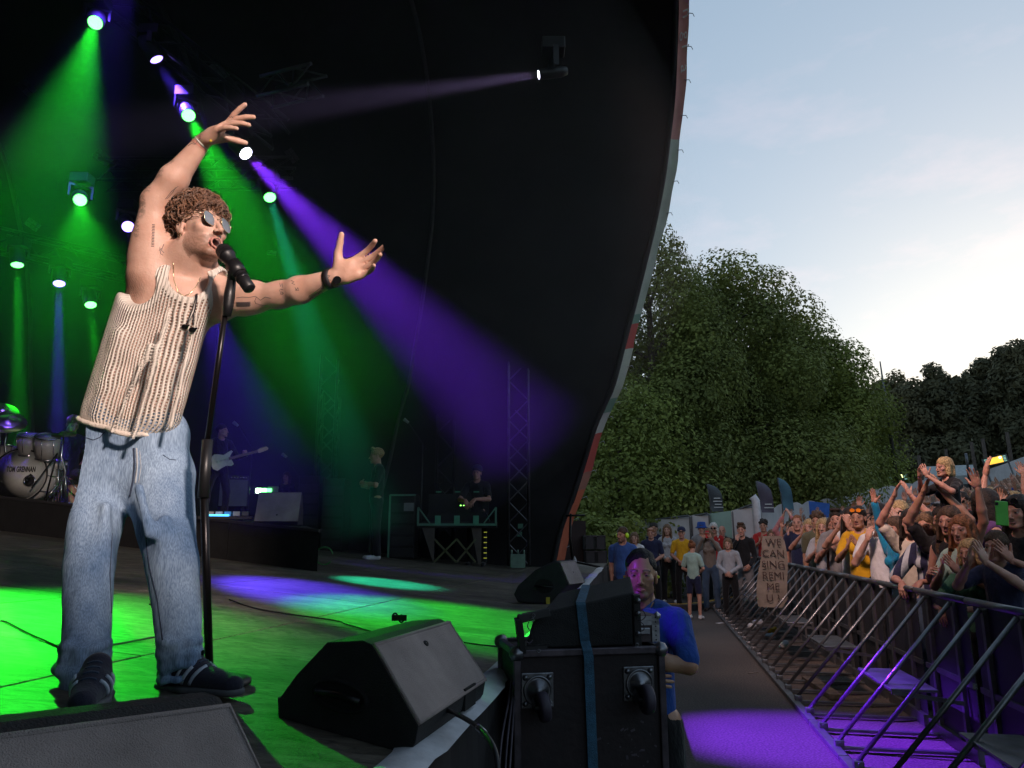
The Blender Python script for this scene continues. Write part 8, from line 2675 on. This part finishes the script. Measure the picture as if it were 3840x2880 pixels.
# seated legs and stool
S = SDF((-0.35, -0.6, 0.25), (0.35, 0.25, 1.1), 0.014)
for q in (-1, 1):
    S.cap((q * 0.09, 0, 0.90), (q * 0.20, -0.42, 0.86), 0.085, 0.07, 0.03); S.cap((q * 0.20, -0.42, 0.86), (q * 0.22, -0.40, 0.42), 0.065, 0.05, 0.02)
P, F = S.mesh(); link('trousers', mesh_np('trousers_seated', P, F, True, clm('black')), t)
st2 = thing('drum_stool', 'round black drum stool under the drummer', 'stool', (dp.x, dp.y, RZ(dp.x)))
sh_ = dh.z - 1.60 + 0.82 - RZ(dp.x)
MB().lathe([(0.0001, 0), (0.17, 0), (0.17, 0.06), (0.0001, 0.07)], (0, 0, sh_ - 0.07), 20).build('seat', m_cab, st2)
for k in range(3): MB().tube([(0, 0, sh_ - 0.1), (0.25 * math.cos(k * 2.1), 0.25 * math.sin(k * 2.1), 0.0)], 0.012, 6).build('leg', m_chr, st2)
# guitarist in black
gp_ = RP(800, 0.55)
gh = WD(808, 1608, proj(gp_)[2])
gsc = (gh.z - gp_.z) / 1.60
pmt = person_meshes('guitarist', (A((-0.27, -0.02, 1.13), (-0.10, -0.22, 1.05), (0.8, -0.1, -0.5), (0, -1, 0.2), 'relax'), A((0.30, -0.10, 1.12), (0.36, -0.34, 1.16), (-0.3, 0.2, 0.9), (0.2, -0.9, 0), 'grip')), sleeve=1.0, tilt=(0.75, 0.1, 0.0), stance=0.06)
gyaw = face_yaw(gp_.x, gp_.y, 0.3, 4.5)
t = thing('person', 'dark bearded guitarist in black shirt playing a white electric guitar behind the singer', 'person', gp_, gyaw, scale=gsc)
for nm_, key_, mm in (('body', 'body', SKINS[2]), ('shirt', 'shirt', clm('black')), ('trousers', 'trousers', clm('black')), ('shoes', 'shoes', clm('black'))): link(nm_, pmt[key_], t, mm)
o = link('hair', hair_mesh('short'), t, HAIR['black']); o.matrix_basis = pmt['HT']
gt = thing('electric_guitar', 'white electric guitar with pale neck held by the guitarist', 'guitar', t.matrix_basis @ V((-0.04, -0.30, 1.03)), scale=gsc)
gdir = (t.matrix_basis.to_3x3() @ V((0.88, -0.20, 0.30))).normalized(); gup = V((0, 0, 1)); gup = (gup - gdir * gup.dot(gdir)).normalized(); gnr = gdir.cross(gup)
if gnr.y > 0: gnr = -gnr
def GL(x, y, z=0.0): return gdir * x + gup * y + gnr * z
outl = [(-0.20, 0.02), (-0.19, 0.11), (-0.12, 0.155), (-0.04, 0.13), (0.03, 0.10), (0.10, 0.125), (0.18, 0.15), (0.20, 0.12), (0.14, 0.06), (0.13, 0.02), (0.15, -0.05), (0.16, -0.11), (0.11, -0.13), (0.03, -0.10), (-0.05, -0.12), (-0.14, -0.15), (-0.20, -0.10), (-0.215, -0.04)]
mb = MB(); n = len(outl)
mb.add([GL(x, y, 0.0) for x, y in outl] + [GL(x, y, -0.045) for x, y in outl], [tuple(range(n)), tuple(range(n, 2 * n))[::-1]] + [(i, n + i, n + (i + 1) % n, (i + 1) % n) for i in range(n)])
mb.build('guitar_body', mat('guitar_white', (0.62, 0.60, 0.55), 0.25, spec=0.6), gt, bevel=0.006)
mb = MB(); box_dir(mb, GL(0.10, 0.01, 0.012), GL(0.62, 0.01, 0.006), 0.048, 0.022, up=gnr); mb.build('neck', mat('maple_neck', (0.16, 0.09, 0.05), 0.4), gt)
mb = MB(); hs_ = [(0.62, -0.018), (0.64, -0.03), (0.80, -0.012), (0.82, 0.02), (0.79, 0.05), (0.66, 0.045), (0.62, 0.035)]
mb.add([GL(x, y, 0.01) for x, y in hs_] + [GL(x, y, -0.004) for x, y in hs_], [tuple(range(7)), tuple(range(7, 14))[::-1]] + [(i, 7 + i, 7 + (i + 1) % 7, (i + 1) % 7) for i in range(7)])
mb.build('headstock', mat('maple_light', (0.55, 0.38, 0.18), 0.4), gt)
for k in range(6): MB().cyl(GL(0.66 + 0.024 * k, 0.045, 0.004), GL(0.66 + 0.024 * k, 0.068, 0.004), 0.006, n=6).build('tuner', m_chr, gt)
for k in range(3): MB().box(GL(-0.10 + 0.07 * k, 0.01, 0.008), (0.02, 0.02, 0.02)).build('pickup', m_white, gt)
# combo amplifier, pedals, wedge and lights on the riser
ap_ = RP(862, 1.2); Da = proj(ap_)[2]
am = thing('guitar_amplifier', 'grey cloth fronted guitar amplifier tilted back on the riser', 'amplifier', ap_, face_yaw(ap_.x, ap_.y, 0, 0), rot=(R(-6), 0, face_yaw(ap_.x, ap_.y, 0.5, 0)))
Wm, Hm = 105 / FPX * Da, 120 / FPX * Da
zb = WD(862, 1900, Da).z - ap_.z
MB().box((0, 0, zb + Hm / 2 - 0.02), (Wm, 0.26, Hm)).build('cabinet', m_cab, am, bevel=0.015)
MB().box((0, -0.135, zb + Hm * 0.44 - 0.02), (Wm * 0.93, 0.01, Hm * 0.82)).build('grille_cloth', mat('grille_cloth', (0.17, 0.17, 0.18), 0.85, bump=0.6, bscale=300), am)
MB().box((0, -0.135, zb + Hm * 0.92 - 0.02), (Wm * 0.93, 0.012, Hm * 0.11)).build('control_panel', m_screw, am)
for k in range(9): MB().lathe([(0.0001, 0.014), (0.008, 0.013), (0.010, 0)], n=8, M=Matrix.Translation((Wm * (-0.4 + 0.1 * k), -0.14, zb + Hm * 0.92 - 0.02)) @ Matrix.Rotation(PI / 2, 4, 'X')).build('knob', m_chr, am)
for q in (-1, 1): MB().box((q * Wm * 0.35, 0.0, (zb - 0.02) / 2), (0.04, 0.24, max(0.04, zb - 0.02))).build('stand_side', m_cab, am)
pb_ = on_riser(845, 2008)
pdl = thing('pedal_board', 'guitar pedal board glowing blue at the edge of the riser', 'pedal board', RP(845, 0.2))
MB().box((0, 0, 0.03), (0.55, 0.3, 0.03), rot=0.3).build('board', m_screw, pdl)
for k, c_ in enumerate(((0.5, 0.4, 0.3), (0.5, 0.5, 0.5), (0.1, 0.35, 0.6), (0.4, 0.42, 0.45), (0.05, 0.06, 0.07))):
    MB().box((-0.20 + 0.10 * k, 0.05 - 0.03 * k * 0.3, 0.075), (0.075, 0.12, 0.05), rot=0.3).build('effect_pedal', mat('pedal_%d' % k if False else 'pedal_paint_' + 'abcde'[k], c_, 0.4), pdl, bevel=0.006)
MB().box((-0.05, -0.11, 0.055), (0.22, 0.05, 0.02), rot=0.3).build('lit_strip', mat('pedal_glow', (0.1, 0.4, 0.8), 0.4, emit=(0.05, 0.45, 1.0), estr=1.2), pdl)
wb = RP(1010, 0.30); Dw = proj(wb)[2]
sw_ = 200 / FPX * Dw
wx = V((0.97, 0.15, 0)).normalized(); wy_ = V((-0.15, 0.97, 0))
wedge('stage_monitor', 'wedge monitor with brown grille on the end of the band riser', V((wb.x - sw_ * 0.30, wb.y, wb.z)), wx, wy_, sw_ * 0.80,
      [(0.0, 0.0), (-0.01, 0.04), (0.16, 0.36), (0.22, 0.37), (0.42, 0.16), (0.44, 0.0)], (1, 2), hole=(0.5, 0.2))
def light_bar(px, py, D, w, h, lab, segs, key):
    c = WD(px, py, D)
    t = thing('led_light', lab, 'light', c)
    MB().box((0, 0.03, 0), (w * 1.1, 0.06, h * 1.3)).build('housing', mat('led_housing', (0.25, 0.27, 0.25), 0.5), t)
    for k in range(segs):
        s = 1.0 - k / max(1, segs) * 0.85
        MB().box((-w / 2 + w * (k + 0.5) / segs, -0.008, 0), (w / segs * 0.9, 0.02, h)).build('led_cell', mat('led_%s_%d' % (key, k), (0.2, 0.9, 0.3), 0.4, emit=(0.12 if k else 0.5, 1.0, 0.2 if k else 0.55), estr=9 * s * s), t)
    return t, c
t, c = light_bar(990, 1840, 11.9, 0.26, 0.07, 'bright green strip light on a stand at the end of the riser', 3, 'strip')
MB().box((0.14, 0.02, 0.0), (0.16, 0.05, 0.14)).build('side_panel', mat('led_panel', (0.30, 0.36, 0.31), 0.6), t)
MB().tube([(0.1, 0.05, -0.05), (0.1, 0.05, -0.62)], 0.02, 6).build('post', m_screw, t)
for dx in (0.02, 0.2):
    S = SDF((-0.16, -0.12, -0.34), (0.16, 0.12, 0.2), 0.02); S.ell((0, 0, 0), (0.085, 0.06, 0.20), 0.02); P, F = S.mesh()
    o = link('cover', mesh_np('cover', P + np.array([dx - 0.03, 0.0, -0.38]), F, True, mat('pale_cover', (0.20, 0.22, 0.21), 0.7)), t)
t, c = light_bar(475, 1900, 10.9, 0.06, 0.05, 'small bright green lamp on the riser seen between the singers legs', 1, 'spot')
cable('cable', 'thin green lit cable running down from the small lamp between the singers legs', [c + V((0.05, 0, 0)), WD(492, 1935, 10.7), WD(515, 1965, 10.5), WD(530, 2010, 10.3)], 0.006)
# green loop of cable and violet strip at the riser end
lo2 = on_floor(1212, 2118)
cable('cable', 'loop of green cable on the floor beside the riser end', [lo2 + V((0.10 * math.cos(a), 0.03, 0.10 + 0.10 * math.sin(a))) for a in [0.2 + k * 0.6 for k in range(10)]], 0.006, mat('cable_green', (0.04, 0.3, 0.06), 0.4))
# ---- dim people and racks in the wings
def stage_person(px, hpy, D, lab, pose, hair, hc_, fem=False, shirt='black', look=(-1.0, 3.0), shoes='black', sl=0.45, yaw=None, size=None, skin=1, acc=()):
    h = WD(px, hpy, D); z = floor_z(h.x)
    s = size or (h.z - z) / 1.60
    return person(h.x, h.y, z, face_yaw(h.x, h.y, *look) if yaw is None else yaw, s, pose, fem, sl, hair, hc_, shirt, 'black', skin, lab, shoes=shoes, acc=acc)
stage_person(1418, 1712, 11.0, 'stage technician in black with folded arms and striped trainers, seen from the side', 'fold', 'quiff', 'blond', look=(-8, 9), shoes='white')
stage_person(1790, 1775, 12.2, 'technician in black T-shirt and cap standing behind the mixing desk', 'rail', 'short', 'dark', look=(-2, 4), acc=('cap',))
stage_person(1075, 1790, 12.9, 'dim figure in black standing behind the green strip light', 'down', 'long', 'brown', fem=True, look=(-4, 6))
# racks
def rack(px0, px1, py0, py1, D, lab, lights=True):
    a, b = WD(px0, py1, D), WD(px1, py0, D)
    z0 = floor_z((a.x + b.x) / 2)
    t = thing('equipment_rack', lab, 'rack', ((a.x + b.x) / 2, D * CP, z0)); w = b.x - a.x; h = b.z - z0
    MB().box((0, 0.25, h / 2), (w, 0.5, h)).build('case_shell', m_cab, t, bevel=0.01)
    for k in range(int(h / 0.18)):
        MB().box((0, -0.006, 0.1 + 0.18 * k), (w * 0.86, 0.012, 0.14)).build('rack_unit', mat('rack_face', (0.035, 0.035, 0.04), 0.4, metal=0.4), t)
    for x in (-w / 2 + 0.015, w / 2 - 0.015): MB().box((x, -0.012, h / 2), (0.02, 0.015, h)).build('edge_profile', m_truss, t)
    return t, w, h
rack(1140, 1220, 1790, 2080, 12.8, 'tall black equipment rack left of the truss tower')
rack(1230, 1310, 1800, 2080, 12.7, 'tall black equipment rack right of the truss tower')
t, w, h = rack(1478, 1570, 1858, 2080, 12.4, 'rack with a green outlined frame left of the mixing desk')
m_gt = mat('green_tape', (0.10, 0.26, 0.18), 0.6)
MB().box((-w / 2, -0.02, h * 0.5), (0.03, 0.02, h * 0.98)).build('frame_strip', m_gt, t); MB().box((0, -0.02, h - 0.015), (w, 0.02, 0.03)).build('frame_strip', m_gt, t)
MB().box((w * 0.25, -0.03, h * 0.80), (0.16, 0.01, 0.13)).build('paper_sheet', mat('grey_paper', (0.2, 0.22, 0.22), 0.7), t)
# mixing desk on crossed legs
dk0 = WD(1712, 2120, 11.6)
desk = thing('mixing_desk', 'mixing desk on crossed folding legs with green marked corners', 'mixing desk', (dk0.x, dk0.y, floor_z(dk0.x)))
u_ = 11.6 / FPX
W_ = 300 * u_; H_ = (2120 - 1972) * u_
MB().box((0, 0.25, H_), (W_, 0.6, 0.10)).build('desk_tray', m_cab, desk)
MB().box((0, 0.25, H_ + 0.12), (W_ * 0.82, 0.5, 0.14), taper=0.9).build('console', m_screw, desk)
MB().box((0, -0.06, H_ + 0.0), (W_ * 1.0, 0.02, 0.035)).build('edge_strip', m_gt, desk)
for q in (-1, 1):
    mb = MB(); box_dir(mb, V((q * W_ * 0.49, -0.06, H_)), V((q * W_ * 0.49, -0.06, H_ + 0.27)), 0.03, 0.02); mb.build('bracket', m_gt, desk)
    mb = MB(); box_dir(mb, V((q * W_ * 0.49, -0.06, H_ + 0.27)), V((q * W_ * 0.34, -0.06, H_ + 0.02)), 0.03, 0.02); mb.build('bracket', m_gt, desk)
for x in (-0.24, 0.0, 0.24):
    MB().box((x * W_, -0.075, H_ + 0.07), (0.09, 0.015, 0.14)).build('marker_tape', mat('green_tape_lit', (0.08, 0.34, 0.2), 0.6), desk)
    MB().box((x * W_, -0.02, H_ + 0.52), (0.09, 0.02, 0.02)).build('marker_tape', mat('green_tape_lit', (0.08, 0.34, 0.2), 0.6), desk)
MB().box((0, 0.3, H_ + 0.33), (W_ * 0.78, 0.10, 0.34)).build('meter_bridge', m_cab, desk)
for q, (px0, px1) in ((-1, (1580, 1628)), (1, (1780, 1800))):
    pass
mb = MB(); mb.add([V((-W_ * 0.44, -0.03, H_ - 0.05)), V((-W_ * 0.28, -0.03, H_ - 0.05)), V((-W_ * 0.28, -0.03, 0.02)), V((-W_ * 0.31, -0.03, 0.10))], [(0, 1, 2, 3)]); mb.build('side_cloth', mat('brown_cloth', (0.10, 0.085, 0.075), 0.9), desk)
mb = MB(); mb.add([V((W_ * 0.18, -0.03, H_ - 0.05)), V((W_ * 0.31, -0.03, H_ - 0.05)), V((W_ * 0.31, -0.03, 0.0)), V((W_ * 0.27, -0.03, 0.02))], [(0, 1, 2, 3)]); mb.build('side_cloth', mat('brown_cloth', (0.10, 0.085, 0.075), 0.9), desk)
m_leg = mat('leg_steel', (0.12, 0.13, 0.07), 0.5, metal=0.5)
for x0, x1 in ((-0.28, 0.0), (0.0, 0.24)):
    for a, b in ((x0, x1), (x1, x0)):
        mb = MB(); box_dir(mb, V((a * W_, -0.05, 0.04)), V((b * W_, -0.05, 0.40)), 0.02, 0.03); mb.build('cross_leg', m_leg, desk)
for k in range(2): MB().box((0.06 + 0.05 * k, -0.09, H_ + 0.30), (0.018, 0.01, 0.012)).build('indicator', mat('led_green', (0.1, 0.8, 0.1), 0.4, emit=(0.2, 1.0, 0.1), estr=3), desk)
for k in range(6):
    MB().box((W_ * 0.36, -0.08, H_ - 0.12 - 0.08 * k), (0.05, 0.01, 0.014)).build('indicator', mat('led_amber', (0.5, 0.5, 0.1), 0.4, emit=(0.6, 0.6, 0.05), estr=0.10), desk)
# dim microphone stands upstage
for px, py, D, lab in ((893, 1597, 11.8, 'tall microphone stand beside the guitarist'), (1075, 1715, 12.6, 'microphone stand near the dim figure'), (1532, 1585, 12.4, 'very tall microphone stand behind the rack')):
    a = WD(px, py, D); z0 = floor_z(a.x) + (RH if px < 900 else 0)
    t = thing('microphone_stand', lab, 'microphone stand', (a.x + 0.25, a.y, z0))
    MB().tube([(0, 0, 0), (0, 0, a.z - z0 - 0.35)], 0.012, 6).build('pole', m_truss, t)
    MB().tube([(0.06, 0, a.z - z0 - 0.45), (-0.25, 0, a.z - z0)], 0.009, 6).build('boom', m_truss, t)
    MB().tube([(-0.25, 0, a.z - z0), (-0.33, 0, a.z - z0 + 0.06)], [0.022, 0.03], 8).build('microphone', mat('mic_silver', (0.3, 0.3, 0.32), 0.4), t)
# stand at the far stage corner, silver leaf of foil, speaker stack beyond
p = on_floor(2150, 2128); 
t = thing('tripod_stand', 'black tripod stand at the far stage corner against the orange fascia', 'stand', p)
hgt = WD(2135, 1925, proj(p)[2]).z - p.z
MB().tube([(0, 0, 0.0), (-0.05, 0, hgt * 0.55), (-0.03, 0, hgt)], 0.022, 8).build('pole', m_screw, t)
MB().tube([(-0.12, 0, hgt * 0.96), (0.22, 0, hgt * 0.97)], 0.018, 7).build('arm', m_screw, t)
MB().tube([(0, 0, 0.10), (0.42, -0.3, 0.02)], 0.02, 7).build('leg', m_screw, t)
MB().tube([(0, 0, 0.10), (-0.35, -0.1, 0.02)], 0.02, 7).build('leg', m_screw, t)
MB().lathe([(0.0001, 0.18), (0.03, 0.12), (0.045, 0.04), (0.02, 0.0)], (0.02, -0.05, 0.02), 10).build('foot', mat('pale_foot', (0.4, 0.4, 0.42), 0.4), t)
p = on_floor(2020, 2110)
t = thing('crate', 'pale dented metal crate at the foot of the coloured fascia', 'crate', (p.x, p.y, floor_z(p.x)))
MB().prism([(0, 0), (0.3, 0), (0.3, 0.36), (0.02, 0.42), (-0.02, 0.12)], -0.20, 0.26).build('shell', mat('dull_metal', (0.30, 0.29, 0.31), 0.4, metal=0.6, var=0.3, bump=0.5, bscale=8), t)
for (px, py, lab) in ((1952, 1973, 'upper'), (1948, 2003, 'lower')):
    a = WD(px, py, 12.6)
    o = MB().box((0, 0, 0), (0.09, 0.01, 0.08)).build('drape_tag', m_gt); o.location = a; setp(o, '%s small green tag hanging on the black drape' % lab, 'tag')
sk0 = WD(2190, 2130, 14.6)
for i, (px0, px1, py0, py1, lab) in enumerate(((2192, 2272, 2008, 2062, 'upper loudspeaker cabinet of the stack beyond the stage corner'), (2195, 2278, 2066, 2126, 'lower loudspeaker cabinet of the stack beyond the stage corner'))):
    a, b = WD(px0, py1, 14.6), WD(px1, py0, 14.6)
    t = thing('loudspeaker', lab, 'speaker', ((a.x + b.x) / 2, a.y, a.z))
    w, h = b.x - a.x, b.z - a.z
    MB().box((0, 0.3, h / 2), (w, 0.6, h)).build('cabinet', m_cab, t, bevel=0.01)
    for q in (-1, 1): MB().box((q * w * 0.26, -0.01, h / 2), (w * 0.36, 0.02, h * 0.9)).build('grille', mat('dark_grille', (0.035, 0.03, 0.035), 0.7), t)
    MB().box((0, -0.005, h - 0.012), (w, 0.03, 0.018)).build('edge_profile', m_edge, t)
b0 = WD(2235, 2126, 14.6)
o = MB().box((0, 0.4, b0.z / 2 - 0.002), (1.1, 0.9, b0.z)).build('platform', m_cab); o.location = (b0.x, b0.y, 0); setp(o, 'dark platform carrying the loudspeaker stack', 'platform')
b0 = WD(2150, 2126, 14.9)
o = MB().box((0, 0.3, 0.45), (0.55, 0.5, 0.95)).build('case', mat('case_dark_red', (0.03, 0.008, 0.008), 0.6)); o.location = (b0.x, b0.y, b0.z); setp(o, 'dark red case left of the loudspeaker stack', 'case')
